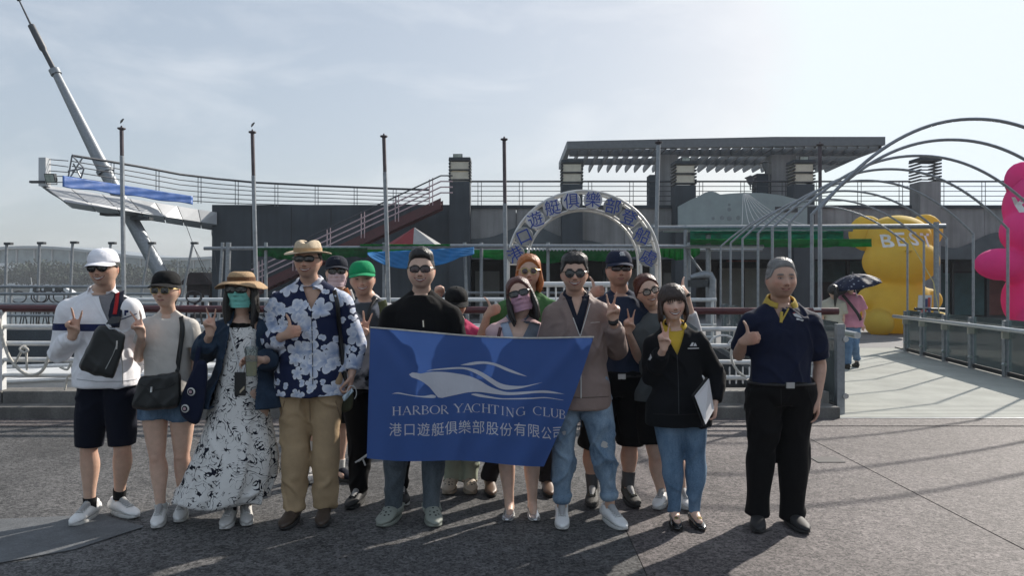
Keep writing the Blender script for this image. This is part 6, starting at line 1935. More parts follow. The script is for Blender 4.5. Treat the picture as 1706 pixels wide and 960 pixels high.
# ---- 1 white cap, white track jacket
p = person('person', 'man in a white cap and white track jacket with navy stripe, at the far left', 4.95, (173, 448), (168, 494), [(113, 514), (219, 512)], [(100, 586, .06), (236, 588, .12)], [(121, 560, -.17), (212, 632, .24)],
    [(157, 634), (200, 634)], [(148, 752), (204, 750)], [(150, 842, .0), (199, 826, .08)], [(-.05, -1), (.85, -.55)], [vsign((.14, -.16, 1), (.1, -1, -.1)), ('relax', (-.3, .3, -.8), (0, 1, 0))], S=.238, yaw=6, roll=-3, smile=3, eyes=False, tone=(0.562, 0.365, 0.268), jaw=.04)
M_wj = cloth('white_track_cloth', (.82, .82, .85), .7, strength=.2); M_stripe = cloth('navy_stripe', (.02, .028, .09))
z0, z1 = W(0, 552, 4.85)[2], W(0, 540, 4.85)[2]
inner = garment(p, 'tee', top_build(p, .010, .1, (0, 0), s1=.985), cloth('grey_tee', (.22, .22, .235)), amp=0.0026, seed=4)
vneck = lambda a, b_, c, d: ((a, b_), (c, d))
def in_tri(px0, py0, px1, px2, py2, Y):
    """front opening: wedge between (px1..px2, py2) at the top and (px0, py0) at the bottom; the two cutting planes and the test"""
    a, l, r_ = W(px0, py0, Y), W(px1, py2, Y), W(px2, py2, Y)
    nl = np.cross(l - a, (0, 1.0, 0)); nr = np.cross(r_ - a, (0, 1.0, 0)); 
    mid = (l + r_) / 2
    if np.dot(nl, mid - a) < 0: nl = -nl
    if np.dot(nr, mid - a) < 0: nr = -nr
    return [(a, nl), (a, nr)], (lambda c, n: np.dot(c - a, nl) > 0 and np.dot(c - a, nr) > 0)
def front_of(B): return lambda c: c[1] < spine_pt(B, .8)[1] + .03
pl, tst = in_tri(185, 552, 148, 199, 484, 4.82)
jk = garment(p, 'track_jacket', top_build(p, .024, .03, (1.93, 1.93), .016, .04, bulge=.012), M_wj, amp=0.0076, freq=(8, 8, 13), seed=3,
    bands=[(M_stripe, [((0, 0, z0), (0, 0, 1)), ((0, 0, z1), (0, 0, 1))], lambda c: z0 < c[2] < z1 and c[0] < W(184, 0, 4.85)[0])], cuts=[(pl, lambda c, n: tst(c, n) and c[1] < 4.95)])
hugable(jk, inner); seam(p, [jk], [(128, 632), (160, 636), (200, 636), (228, 632)], mat('white_seam', (.42, .43, .46), .8), .006, 'hem_line', .001)
seam(p, [jk], [(202, 582), (204, 610), (205, 640)], M_zip, .006, 'zip'); seam(p, [jk], [(198, 490), (192, 520), (186, 550)], M_wj, .016, 'collar_edge', .0); seam(p, [jk], [(149, 488), (164, 515), (185, 550)], M_wj, .016, 'collar_edge', .0)
decal(p, [jk], [(207, 517), (214, 517), (214, 521), (210, 521), (210, 526), (207, 526)], M_stripe, 'jacket_emblem'); seam(p, [jk], [(198, 534), (214, 528), (228, 523)], M_stripe, .006, 'piping')
collar(p, M_wj, .074, .055, 'jacket_collar', .01, .85, .004, .008)
garment(p, 'shorts', legs_build(p, .2, .013, .93, .030), M_navy, amp=0.0068, freq=(7, 7, 9), seed=5)
for i in (0, 1): sock(p, i, M_bsock, .86)
shoe(p, 0, (-.02, -1), M_wht_shoe, M_sole_w, 'sneaker', .285, .10, laces=M_lace); shoe(p, 1, (.86, -.5), M_wht_shoe, M_sole_w, 'sneaker', .285, .10, laces=M_lace)
hair_cap(p, H_blk, side_line, thin, nstr=60)
c = cap(p, cloth('white_cap_cloth', (.82, .82, .87)), tilt=4, size=1.06, yawoff=0); glasses(p, .112, .082, .135, .02, round_=2.4, aviator=.6)
decal_c = MB(); cap_text(p, c, 'F', mat('cap_stitch', (.25, .25, .3), .6), .42, .42, .05)

# ---- 2 black cap, pale tee, denim shorts
p2 = p = person('person', 'woman in a black cap and pale grey tee with denim shorts, making a V sign', 4.88, (277, 484), (279, 531), [(244, 540), (320, 541)], [(231, 597, .06), (328, 600, .05)], [(236, 559, -.17), (327, 655, .0)],
    [(256, 664), (304, 664)], [(262, 762), (303, 758, .05)], [(268, 845), (305, 834, .12)], [(.25, -1), (.3, -1)], [vsign((-.28, -.2, 1), (0, -1, -.15)), ('relax', (.0, -.05, -1), (0, .3, 0))], S=.226, yaw=2, fem=True, smile=0, eyes=False, tone=(0.625, 0.420, 0.319))
tee = garment(p, 'tee', top_build(p, .015, .13, (.55, .55), .03, .03, s1=.97), cloth('pale_grey_tee', (.58, .55, .51)), amp=0.0068, freq=(8, 8, 12), seed=8, )
hugable(tee)
M_dn_s = denim('denim_shorts', (.03, .06, .11), (.16, .25, .36))
garment(p, 'shorts', legs_build(p, .24, .016, .34, .03), M_dn_s, amp=0.0034, seed=9)
shoe(p, 0, (.28, -1), M_wht_shoe, M_sole_w, 'sneaker', .255, .092, laces=M_lace); shoe(p, 1, (.25, -1), M_wht_shoe, M_sole_w, 'sneaker', .255, .092, laces=M_lace)
for i in (0, 1): sock(p, i, M_wsock, .93)
hair_cap(p, H_blk, side_line, lambda a, z: .022 + .0 * z, nstr=60, extra=lambda b: limb(b, [p.hp((0, .38, .0)), p.hp((0, .46, -.2)), p.hp((.02, .40, -.48))], [.03, .032, .012], n=10))
c = cap(p, cloth('black_cap_cloth', (.009, .0095, .0105)), tilt=0, size=1.06); glasses(p, .118, .095, .138, .0, round_=3.2, m_frame=M_gold, rim=.003)

# ---- 3 straw hat, mint mask, patterned dress, denim jacket
p3 = p = person('person', 'woman in a straw hat, mint mask and patterned maxi dress', 4.86, (402, 484), (403, 535), [(367, 546), (437, 546)], [(338, 590, .02), (456, 600, .06)], [(350, 556, -.16), (436, 600, -.20)],
    [(382, 665), (428, 665)], [(384, 768), (420, 765)], [(384, 846), (410, 836, .06)], [(.15, -1), (.35, -1)], [vsign((-.02, -.15, 1), (.15, -1, -.1)), ('cup', (-1, -.15, .05), (.1, -.35, -.2))], S=.222, yaw=0, fem=True, smile=0, eyes=False, brows=False, tone=(0.601, 0.399, 0.305))
def print_mat(name, base, ink):
    m = cloth(name, base, .8, var=.03); nt = m.node_tree; b = bsdf(m); tc = nd(nt, 'ShaderNodeTexCoord')
    def noise(sc, det, dis, off=0):
        mp = nd(nt, 'ShaderNodeMapping'); mp.inputs['Location'].default_value = (off, off * .7, off * 1.3); mp.inputs['Scale'].default_value = (1, .6, 1)
        n = nd(nt, 'ShaderNodeTexNoise'); n.inputs['Scale'].default_value = sc; n.inputs['Detail'].default_value = det; n.inputs['Distortion'].default_value = dis
        nt.links.new(tc.outputs['Object'], mp.inputs['Vector']); nt.links.new(mp.outputs['Vector'], n.inputs['Vector']); return n.outputs['Fac']
    def math_(op, a, c=None, v=None):
        q = nd(nt, 'ShaderNodeMath', operation=op)
        for i, x in enumerate((a, c)):
            if x is None: continue
            if isinstance(x, (int, float)): q.inputs[i].default_value = x
            else: nt.links.new(x, q.inputs[i])
        return q.outputs[0]
    n1, n2, n3 = noise(10, 1.2, 2.8), noise(14, 2, 1.0, 5.3), noise(6, 1, .5, 9.1)
    line = math_('ABSOLUTE', math_('SUBTRACT', n1, .5)); wid = math_('MULTIPLY', math_('MAXIMUM', math_('SUBTRACT', n2, .34), 0.0), .14)
    stroke = math_('MULTIPLY', math_('LESS_THAN', line, wid), math_('GREATER_THAN', n3, .32))
    blob = math_('MULTIPLY', math_('GREATER_THAN', n2, .62), math_('GREATER_THAN', n3, .50))
    tot = math_('MINIMUM', math_('ADD', stroke, blob), 1.0)
    mx = nd(nt, 'ShaderNodeMixRGB'); nt.links.new(tot, mx.inputs['Fac']); mx.inputs['Color1'].default_value = (*base, 1); mx.inputs['Color2'].default_value = (*ink, 1)
    nt.links.new(mx.outputs['Color'], b.inputs['Base Color']); return m
M_dress = print_mat('ink_print_cloth', (.72, .71, .69), (.012, .014, .025))
def dress_build(mb):
    add_torso(mb, p, .014, .25, .91, 18)
    # skirt: outline in photograph pixels (left, right) blown to the left by the wind
    rows = [(600, 372, 434, .105), (640, 362, 440, .125), (680, 350, 444, .15), (720, 338, 450, .18), (760, 322, 456, .21), (795, 306, 452, .23), (822, 292, 446, .24), (836, 286, 440, .24)]
    n = 44; G = []
    for k, (y, l, r_, d) in enumerate(rows):
        a, c = W(l, y, 4.86), W(r_, y - 6 * (k > 5), 4.86); mid, hw = (a + c) / 2, (c[0] - a[0]) / 2; ring = []
        for j in range(n):
            t = 2 * math.pi * j / n; rip = 1 + .075 * (k / 7) * math.sin(9 * t + 1.3 * math.sin(t * 2)) + .04 * (k / 7) * math.sin(17 * t)
            ring.append(mid + (math.cos(t) * hw * rip, math.sin(t) * d * rip + .03 * k / 7, -.05 * (k / 7) * max(0, -math.cos(t)) * 0 + .02 * (k / 7) * math.sin(5 * t)))
        G.append(ring)
    G = np.array(G); b = len(mb.v); fs = []
    for k in range(len(G) - 1):
        for j in range(n): l = (j + 1) % n; fs.append((k * n + j, k * n + l, (k + 1) * n + l, (k + 1) * n + j))
    fs.append(tuple(range(n))[::-1]); fs.append(tuple((len(G) - 1) * n + j for j in range(n)))
    mb.add(G.reshape(-1, 3), fs)
dr = garment(p, 'dress', dress_build, M_dress, .010, 2, .010, (9, 9, 4), 12)
tail = MB(); n = 24; P = np.zeros((n, 14, 3))
for i in range(n):
    t = i / (n - 1)
    for j in range(14):
        s = j / 13; P[i, j] = W(436 + 28 * t * (s ** .8) + 4 * s, 655 + (126 + 8 * math.sin(t * 9)) * s, 4.98 + .03 * math.sin(t * 14 + s * 3) + .05 * t)
tail.grid(P); o = tail.build('dress_tail', M_dress, p.root, smooth=60, recalc=False); md = o.modifiers.new('thick', 'SOLIDIFY'); md.thickness = .003
M_dn_j = denim('denim_jacket_cloth', (.010, .019, .038), (.036, .062, .10))
pl1, t1_ = in_tri(402, 470, 372, 436, 700, 4.8)
def dj(mb):
    add_torso(mb, p, .034, .02, .955, 30, .040, .20); shoulders(mb, p, .026)
    sleeve(mb, p, 0, 1.72, .03, .036, .01); sleeve(mb, p, 1, 1.62, .03, .034, .008)
lfun = lambda z: W(378, 0, 4.75)[0] - .02 * 0
def open_front(c, n):
    k = smooth01(np.array(c[2]), W(0, 700, 4.8)[2], W(0, 540, 4.8)[2]); xl = W(356 + 28 * k, 0, 4.78)[0]; xr = W(436 - 10 * k, 0, 4.78)[0]
    return xl < c[0] < xr and c[1] < 4.87
j3 = garment(p, 'denim_jacket', dj, M_dn_j, amp=0.0085, freq=(8, 8, 11), seed=14, cuts=[([], open_front)])
md = j3.modifiers.new('thick', 'SOLIDIFY'); md.thickness = .006
hugable(dr, j3)
garment(p, 'camisole', lambda mb: add_torso(mb, p, .003, .7, .955, 12), M_blk, .01, 2, .002)
collar(p, M_dn_j, .070, .045, 'jacket_collar', .045, 1.0, .02)
for i in (0, 1): sock(p, i, M_bsock, .85)
M_shoe_g = mat('pale_grey_mesh', (.50, .49, .47), .6, var=.1, vscale=40, bump=.3, bscale=200)
shoe(p, 0, (.12, -1), M_shoe_g, M_sole_w, 'sneaker', .25, .090, laces=M_lace); shoe(p, 1, (.4, -1), M_shoe_g, M_sole_w, 'sneaker', .25, .090, laces=M_lace)
def long_hair(B, L=-1.0, w=.14, d=.10, fr=-.12, seed=0, xs=.33):
    def f(b):
        rr = np.random.default_rng(seed)
        for sx in (-1, 1):
            for k in range(7):
                u = k / 6; x = sx * (xs - .02 + .05 * u * 0 + .03 * rr.normal() * .4); y = fr + .42 * u
                e = L * rr.uniform(.86, 1.06)
                lock_sheet(B, b, [(x * .94, y * .9, .22), (x * 1.06, y, -.12), (x * 1.10 + sx * .02, y - .02, lerp(-.12, e, .5)), (x * 1.03 + rr.normal() * .02, y - .05, e)], [.055, .075, .08, .03], [.05, .06, .06, .02], 9)
        for k in range(7):
            x = -.27 + .09 * k; e = L * rr.uniform(.9, 1.05)
            lock_sheet(B, b, [(x, .36, .2), (x * 1.1, .42, -.15), (x * 1.1, .36, lerp(-.15, e, .6)), (x, .32, e)], [.08, .09, .09, .03], [.05, .06, .05, .02], 9)
        pts = [B.hp((sx * (xs + .03) * rr.uniform(.85, 1.1), rr.uniform(-.16, .3), rr.uniform(-.5, 0))) for sx in (-1, 1) for _ in range(50)]
        strands(B, b, pts, abs(L) * .35 * B.S, lambda q, k: np.array((rr.normal(0, .25), rr.normal(0, .2), -1)), .003, seed)
    return f
full_line = lambda a: np.interp(a, [0, .35, .8, 1.15, 1.5, 3.15], [.30, .28, .16, -.02, -.25, -.40])
full_thick = lambda a, z: .045 + .035 * smooth01(z, .1, .4)
hair_cap(p, H_blk, full_line, lambda a, z: .035 + 0 * z, seed=5, nstr=80, extra=long_hair(p, -1.12, fr=-.14, seed=3, xs=.36))
M_straw = mat('tan_straw', (.43, .28, .15), .75, var=.18, vscale=30, bump=.7, bscale=170); M_straw2 = mat('pale_straw', (.56, .45, .31), .75, var=.14, vscale=30, bump=.7, bscale=170); M_ribbon = cloth('brown_ribbon', (.15, .08, .045)); M_ribbon2 = cloth('straw_ribbon', (.42, .29, .17))
straw_hat(p, M_straw, M_ribbon, brim=.335, dip=.10, crown_h=.31, tilt=1, z0=.245, flop=.10, wave=.03, w=.385, d=.45)
glasses(p, .150, .088, .152, .03, round_=3.0, rim=.005, y0=-.47)
face_mask(p, cloth('mint_mask', (.22, .60, .53), .8, var=.04))
lan = [hug([dr, j3], *q, 4.86, .012) for q in ((380, 540), (388, 570), (395, 600), (399, 622))]; b = MB(); b.tube(crm(lan, 4), .0055, 6); b.build('lanyard', M_white, p.root)
lan = [hug([dr, j3], *q, 4.86, .012) for q in ((424, 540), (418, 570), (411, 598), (404, 622))]; b = MB(); b.tube(crm(lan, 4), .0055, 6); b.build('lanyard', M_white, p.root)

# ---- 4 fedora, hawaiian shirt, tan trousers
p4 = p = person('person', 'man in a pale straw hat and navy shirt printed with big white flowers', 4.87, (513, 434), (516, 480), [(462, 502), (570, 502)], [(446, 572, .05), (592, 574, .08)], [(476, 559, -.20), (586, 624, -.02)],
    [(489, 640), (543, 640)], [(494, 744), (544, 744)], [(489, 838), (541, 832, .04)], [(-.1, -1), (.1, -1)], [thumbs(0, (.72, -.6, .30), (.10, -.1, 1)), ('grip', (-.1, -.1, -1), (-.8, -.2, 0))], S=.236, yaw=2, smile=2, eyes=False, tone=(0.537, 0.339, 0.247), jaw=.0)
def floral(name):
    m = cloth(name, (.011, .018, .055), .7, var=.05); nt = m.node_tree; b = bsdf(m); tc = nd(nt, 'ShaderNodeTexCoord')
    L = nt.links.new
    def M(op, *a):
        q = nd(nt, 'ShaderNodeMath', operation=op)
        for i, x in enumerate(a):
            if isinstance(x, (int, float)): q.inputs[i].default_value = x
            else: L(x, q.inputs[i])
        return q.outputs[0]
    dn = nd(nt, 'ShaderNodeTexNoise'); dn.inputs['Scale'].default_value = 22; dn.inputs['Detail'].default_value = 3; L(tc.outputs['Object'], dn.inputs['Vector'])
    sp = nd(nt, 'ShaderNodeSeparateXYZ'); L(tc.outputs['Object'], sp.inputs[0])
    cb = nd(nt, 'ShaderNodeCombineXYZ'); L(sp.outputs['X'], cb.inputs['X']); L(sp.outputs['Z'], cb.inputs['Y'])
    vm = nd(nt, 'ShaderNodeVectorMath', operation='MULTIPLY_ADD'); L(dn.outputs['Color'], vm.inputs[0]); vm.inputs[1].default_value = (.022, .022, 0); L(cb.outputs[0], vm.inputs[2])
    cur = None
    for k, (sc, off, r0, npet, thr, c1, c2) in enumerate([(7.2, 0.0, .56, 2.5, .10, (.62, .65, .72), (.16, .24, .42)), (10.5, 3.7, .46, 2.5, .45, (.66, .68, .73), (.22, .30, .48)), (17, 8.2, .42, 1.0, .62, (.60, .64, .72), (.30, .38, .55))]):
        ad = nd(nt, 'ShaderNodeVectorMath', operation='ADD'); L(vm.outputs[0], ad.inputs[0]); ad.inputs[1].default_value = (off, off * .6, 0)
        v = nd(nt, 'ShaderNodeTexVoronoi'); v.voronoi_dimensions = '2D'; v.inputs['Scale'].default_value = sc; v.inputs['Randomness'].default_value = .85; L(ad.outputs[0], v.inputs['Vector'])
        df = nd(nt, 'ShaderNodeVectorMath', operation='SUBTRACT'); L(ad.outputs[0], df.inputs[0]); L(v.outputs['Position'], df.inputs[1])
        s2 = nd(nt, 'ShaderNodeSeparateXYZ'); L(df.outputs[0], s2.inputs[0])
        sc_ = nd(nt, 'ShaderNodeSeparateColor'); L(v.outputs['Color'], sc_.inputs[0])
        ang = M('ADD', M('ARCTAN2', s2.outputs['Y'], s2.outputs['X']), M('MULTIPLY', sc_.outputs[1], 6.28))
        pet = M('ABSOLUTE', M('COSINE', M('MULTIPLY', ang, npet)))
        rad = M('MULTIPLY', M('ADD', M('MULTIPLY', M('POWER', pet, .6), .55), .42), r0)
        ms_ = M('MULTIPLY', M('LESS_THAN', v.outputs['Distance'], rad), M('GREATER_THAN', sc_.outputs[0], thr))
        cr = nd(nt, 'ShaderNodeValToRGB'); cr.color_ramp.elements[0].color = (*c2, 1); cr.color_ramp.elements[1].color = (*c1, 1); cr.color_ramp.elements[0].position = .15; cr.color_ramp.elements[1].position = .75
        L(M('ADD', M('MULTIPLY', M('DIVIDE', v.outputs['Distance'], rad), .55), M('MULTIPLY', dn.outputs['Fac'], .5)), cr.inputs['Fac'])
        mx = nd(nt, 'ShaderNodeMixRGB'); L(ms_, mx.inputs['Fac'])
        if cur is None: mx.inputs['Color1'].default_value = (.011, .018, .055, 1)
        else: L(cur, mx.inputs['Color1'])
        L(cr.outputs['Color'], mx.inputs['Color2']); cur = mx.outputs['Color']
    L(cur, b.inputs['Base Color']); return m
M_floral = floral('white_flower_print')
pl, tst = in_tri(518, 516, 500, 534, 478, 4.75)
sh4 = garment(p, 'flowered_shirt', top_build(p, .030, -.01, (1.72, 1.92), .028, .07, s1=.985, bulge=.006), M_floral, amp=0.0076, freq=(7, 7, 10), seed=21, cuts=[(pl, lambda c, n: tst(c, n) and c[1] < 4.82)])
hugable(sh4); collar(p, M_floral, .074, .042, 'shirt_collar', .045, .42, .024)
seam(p, [sh4], [(519, 518), (520, 560), (521, 600), (521, 641)], M_navy, .005, 'placket', .001)
M_tan = cloth('tan_chino', (.40, .29, .175), .85, var=.14)
tr4 = garment(p, 'trousers', legs_build(p, .16, .022, 2.12, .040), M_tan, amp=0.0110, freq=(5.5, 5.5, 11), seed=23); hugable(tr4)
M_brn = mat('brown_boot', (.055, .038, .028), .5, var=.25, vscale=20)
shoe(p, 0, (-.08, -1), M_brn, M_sole_d, 'boot', .27, .10); shoe(p, 1, (.12, -1), M_brn, M_sole_d, 'boot', .27, .10)
hair_cap(p, H_blk, side_line, thin, nstr=40)
straw_hat(p, M_straw2, M_ribbon2, brim=.27, dip=.04, crown_h=.37, tilt=4, z0=.20, pinch=.28, wave=.05, w=.375, d=.45, edge_up=.035, seed=.4)
glasses(p, .122, .066, .132, .03, round_=3.4, rim=.0048, brow_bar=True)
st4 = strap('shoulder_strap', [hug([sh4], *q, 4.87, .006) for q in ((557, 484), (562, 505), (564, 530), (567, 560), (571, 600), (576, 640))], .028, .004, M_blk_lth, p.root)

# ---- 5 behind: navy cap and pale pink mask
p = person('person', 'man in a dark cap and pale pink mask half hidden behind the flowered shirt', 5.95, (561, 454), (563, 492), [(522, 508), (602, 508)], [(518, 560, .05), (608, 556, .05)], [(530, 600, -.1), (592, 603, -.22)], [(540, 628), (584, 628)], [(524, 700), (568, 706)], [(518, 768), (566, 780)], [(.2, -1), (.5, -1)],
    [None, ('fist', (-.5, -.6, .2), (0, .3, -1))], S=.232, yaw=14, smile=0, eyes=False, tone=(0.562, 0.372, 0.284), voxel=.009)
M_dkt = cloth('charcoal_tee', (.022, .022, .026)); o5 = garment(p, 'tee', top_build(p, .018, .05, (.8, .8), .03, .03), M_dkt, .012, amp=0.0051, seed=31)
hugable(o5); strap('orange_strap', [hug([o5], *q, 5.95, .008) for q in ((575, 482), (580, 500), (584, 520), (586, 545))], .05, .004, cloth('orange_web', (.42, .16, .06)), p.root)
strap('white_strap', [hug([o5], *q, 5.95, .01) for q in ((583, 484), (589, 502), (592, 522), (594, 545))], .03, .004, M_wsock, p.root)
garment(p, 'shorts', legs_build(p, .2, .02, .95, .05), M_blk2, .012, amp=0.0051, seed=32)
sock(p, 0, M_wsock, .5); sock(p, 1, M_wsock, .8); shoe(p, 0, (.15, -1), M_shoe_g, M_sole_w, 'sneaker', .27, .1, laces=M_lace); shoe(p, 1, (.8, -.7), M_navy, M_sole_d, 'sneaker', .27, .1)
hair_cap(p, H_blk, side_line, thin, nstr=30); c = cap(p, cloth('dark_navy_cap', (.014, .017, .028)), tilt=-2, size=1.06); cap_text(p, c, 'ISLAND', mat('cap_print_grey', (.3, .3, .32), .6), 0, .45, .045)
glasses(p, .13, .08, .14, .03, round_=3, rim=.0048); face_mask(p, cloth('pale_pink_mask', (.60, .46, .48), .8, var=.04))

# ---- 6 green cap
p6 = p = person('person', 'smiling man in a bright green cap making a V sign at the flag corner', 5.30, (604, 466), (612, 505), [(580, 522), (647, 520)], [(582, 590, .02), (660, 585, .05)], [(602, 562, -.20), (655, 640, .02)], [(592, 640), (640, 640)], [(600, 738), (662, 738)], [(598, 812, .0), (668, 806, .08)], [(-.25, -1), (.3, -1)],
    [vsign((.16, -.15, 1), (.1, -1, -.1)), ('relax', (0, 0, -1), (0, 0.4, 0))], S=.234, yaw=9, roll=-4, smile=2, tone=(0.525, 0.332, 0.242), jaw=.02)
def tie_dye():
    m = cloth('grey_wash_tee', (.4, .4, .42), .85); nt = m.node_tree; b = bsdf(m); tc = nd(nt, 'ShaderNodeTexCoord'); n = nd(nt, 'ShaderNodeTexNoise'); n.inputs['Scale'].default_value = 9; n.inputs['Detail'].default_value = 3
    nt.links.new(tc.outputs['Object'], n.inputs['Vector']); r_ = nd(nt, 'ShaderNodeValToRGB'); r_.color_ramp.elements[0].position = .45; r_.color_ramp.elements[1].position = .55
    r_.color_ramp.elements[0].color, r_.color_ramp.elements[1].color = (.06, .07, .08, 1), (.46, .46, .48, 1); nt.links.new(n.outputs['Fac'], r_.inputs['Fac']); nt.links.new(r_.outputs['Color'], b.inputs['Base Color']); return m
t6 = garment(p, 'tee', top_build(p, .018, .05, (1.5, .9), .02, .03), tie_dye(), .011, amp=0.0059, seed=41); hugable(t6)
strap('backpack_strap', [hug([t6], *q, 5.35, .008) for q in ((637, 503), (640, 520), (638, 545), (634, 575))], .06, .012, cloth('olive_web', (.075, .085, .04)), p.root)
strap('camera_strap', [hug([t6], *q, 5.35, .006) for q in ((627, 497), (618, 510), (612, 530), (608, 560))], .018, .004, M_blk_lth, p.root)
garment(p, 'trousers', legs_build(p, .2, .018, 2.12, .028), M_blk2, .011, amp=0.0085, freq=(6, 6, 11), seed=42)
b = MB(); q = W(604, 764, 5.12); b.tube([q + (-.03, 0, -.02), q, q + (.04, -.01, .03)], .008, 5); b.tube([q, q + (-.05, 0, -.03)], .006, 5); b.tube([q, q + (.02, 0, -.05)], .006, 5); b.build('drawcord', M_white, p.root)
shoe(p, 0, (-.2, -1), M_blk_shoe, M_sole_d, 'high', .28, .10, laces=M_blk_lth); shoe(p, 1, (.3, -1), M_blk_shoe, M_sole_w, 'high', .28, .10, laces=M_blk_lth)
hair_cap(p, H_gry, side_line, thin, nstr=40); c = cap(p, cloth('green_cap_cloth', (.012, .26, .105), vscale=3), tilt=1, size=1.08)

# ---- 7 black tee
p7 = p = person('person', 'stout man in a plain black tee and tinted spectacles behind the flag', 4.93, (702, 450), (702, 496), [(648, 523), (756, 523)], [(638, 600, .06), (766, 600, .06)], [(650, 660, -.0), (752, 660, -.0)], [(676, 645), (730, 645)], [(660, 748), (722, 748)], [(656, 836), (719, 836)], [(-.12, -1), (.12, -1)],
    [('relax', (.2, -.2, -1), (1, 0, 0)), ('relax', (-.2, -.2, -1), (-1, 0, 0))], S=.243, yaw=2, smile=2, bulk=1.07, fat=.09, jaw=.05, eyes=True, tone=(0.587, 0.399, 0.305))
t7 = garment(p, 'tee', top_build(p, .018, .0, (.98, .98), .030, .05, s1=.985), M_blk, amp=0.0076, freq=(7, 7, 10), seed=51)
garment(p, 'jeans', legs_build(p, .2, .014, 2.12, .022), denim('slate_denim', (.045, .055, .065), (.13, .155, .175)), amp=0.0085, freq=(6, 6, 13), seed=52)
M_clog = mat('grey_green_clog', (.25, .27, .235), .6, var=.12); 
for i, d in ((0, (-.3, -1)), (1, (.25, -1))): shoe(p, i, d, M_clog, M_clog, 'clog', .285, .108, m2=M_sole_d)
hair_cap(p, H_blk, lambda a: np.interp(a, [0, .5, .9, 1.15, 1.45, 1.75, 2.2, 3.15], [.30, .29, .22, .06, -.02, -.10, -.22, -.28]), lambda a, z: .012 + .12 * smooth01(z, .22, .46) * (.75 + .45 * np.cos(a)), seed=8, nstr=160, tuft=.010)
glasses(p, .122, .078, .138, .015, M_shade_b, M_frame_d, 3.6, name='spectacles', rim=.0035)

# ---- 8 hidden person in a black cap with raised hand
p = person('person', 'person in a black cap mostly hidden by the man in black', 5.65, (760, 506), (765, 545), [(738, 556), (800, 558)], [(718, 560, .1), (806, 610, .05)], [(729, 497, .0), (800, 660, 0)], [(748, 648), (792, 648)], [(752, 730), (788, 730)], [(752, 795), (782, 797)], [(-.1, -1), (.3, -1)],
    [('fist', (.1, -.1, 1), (.5, -.9, 0)), None], S=.222, yaw=10, pitch=-18, fem=True, smile=0, tone=(0.573, 0.379, 0.284), voxel=.009)
M_pk = cloth('hot_pink_top', (.50, .06, .14)); garment(p, 'top', top_build(p, .02, .05, (.9, .9), .03), M_pk, .012, amp=0.0051, seed=61)
garment(p, 'trousers', legs_build(p, .2, .018, 2.12, .03), cloth('pale_green_trousers', (.36, .40, .31)), .012, amp=0.0068, seed=62)
M_clog2 = mat('beige_clog', (.40, .33, .25), .6, var=.12)
for i, d in ((0, (-.1, -1)), (1, (.15, -1))): shoe(p, i, d, M_clog2, M_clog2, 'clog', .25, .1, m2=M_sole_d)
hair_cap(p, H_brn, full_line, lambda a, z: .03 + 0 * z, nstr=30); cap(p, cloth('black_cap_cloth', (.012, .013, .014)), tilt=1, size=1.08)

# ---- 9 copper hair
p = person('person', 'person with copper shoulder-length hair and round sunglasses, thumb up, in a green top', 5.6, (881, 453), (880, 496), [(840, 512), (921, 512)], [(800, 572, .0), (930, 590, .05)], [(812, 525, -.12), (925, 650, 0)], [(860, 640), (902, 640)], [(836, 722), (908, 722)], [(816, 792), (911, 794)], [(-.1, -1), (.1, -1)],
    [thumbs(0, (.62, -.5, .45), (-.05, -.1, 1)), None], S=.236, yaw=0, smile=0, eyes=False, tone=(0.562, 0.365, 0.268), voxel=.008)
garment(p, 'top', top_build(p, .018, .05, (.72, .8), .03), cloth('leaf_green_top', (.06, .15, .055)), .012, amp=0.0051, seed=71)
garment(p, 'trousers', legs_build(p, .2, .018, 2.12, .03), cloth('dark_trousers', (.022, .02, .022)), .012, amp=0.0068, seed=72)
for i, d in ((0, (.1, -1)), (1, (.1, -1))): shoe(p, i, d, mat('tan_brown_shoe', (.14, .085, .055), .5, var=.2), M_sole_d, 'sneaker', .27, .1)
hair_cap(p, H_org, full_line, full_thick, seed=15, nstr=200, tuft=.03, extra=long_hair(p, -.62, fr=-.10, seed=16, xs=.35))
glasses(p, .108, .098, .132, .01, M_shade_b, M_gold, 2.0, rim=.0035)

# ---- 10 pink mask, bob
p10 = p = person('person', 'woman with a dark red-brown bob and a pink mask behind the flag', 5.02, (866, 492), (862, 538), [(823, 552), (903, 552)], [(815, 612, .05), (912, 612, .05)], [(828, 660, .0), (896, 660, 0)], [(846, 655), (890, 655)], [(843, 756), (886, 756)], [(849, 846), (887, 842)], [(.0, -1), (.05, -1)],
    [('relax', (.2, 0, -1), (1, 0, 0)), ('relax', (-.2, 0, -1), (-1, 0, 0))], S=.222, yaw=-4, roll=-14, pitch=6, fem=True, smile=0, eyes=False, brows=False, tone=(0.625, 0.420, 0.319))
pl, tst = in_tri(862, 580, 846, 884, 538, 4.9)
sh10 = garment(p, 'blouse', top_build(p, .014, .1, (0, 0), s1=.97), cloth('pale_blue_blouse', (.34, .40, .50)), amp=0.0034, seed=81, bands=[(cloth('grey_stripe_blouse', (.16, .18, .21)), [((W(872, 0, 4.92)[0], 0, 0), (1, 0, 0))], lambda c: c[0] > W(872, 0, 4.92)[0])], cuts=[(pl, lambda c, n: tst(c, n) and c[1] < 5.0)])
pl2, tst2 = in_tri(866, 660, 830, 904, 530, 4.9)
j10 = garment(p, 'jacket', top_build(p, .026, .03, (1.8, 1.8), .024, .03, s1=.97), cloth('shell_pink_jacket', (.58, .40, .40)), amp=0.0059, seed=82, cuts=[(pl2, lambda c, n: tst2(c, n) and c[1] < 5.0)])
hugable(sh10, j10); collar(p, cloth('grey_stripe_blouse', (.16, .18, .21)), .062, .035, 'blouse_collar', .05, .75, .03)
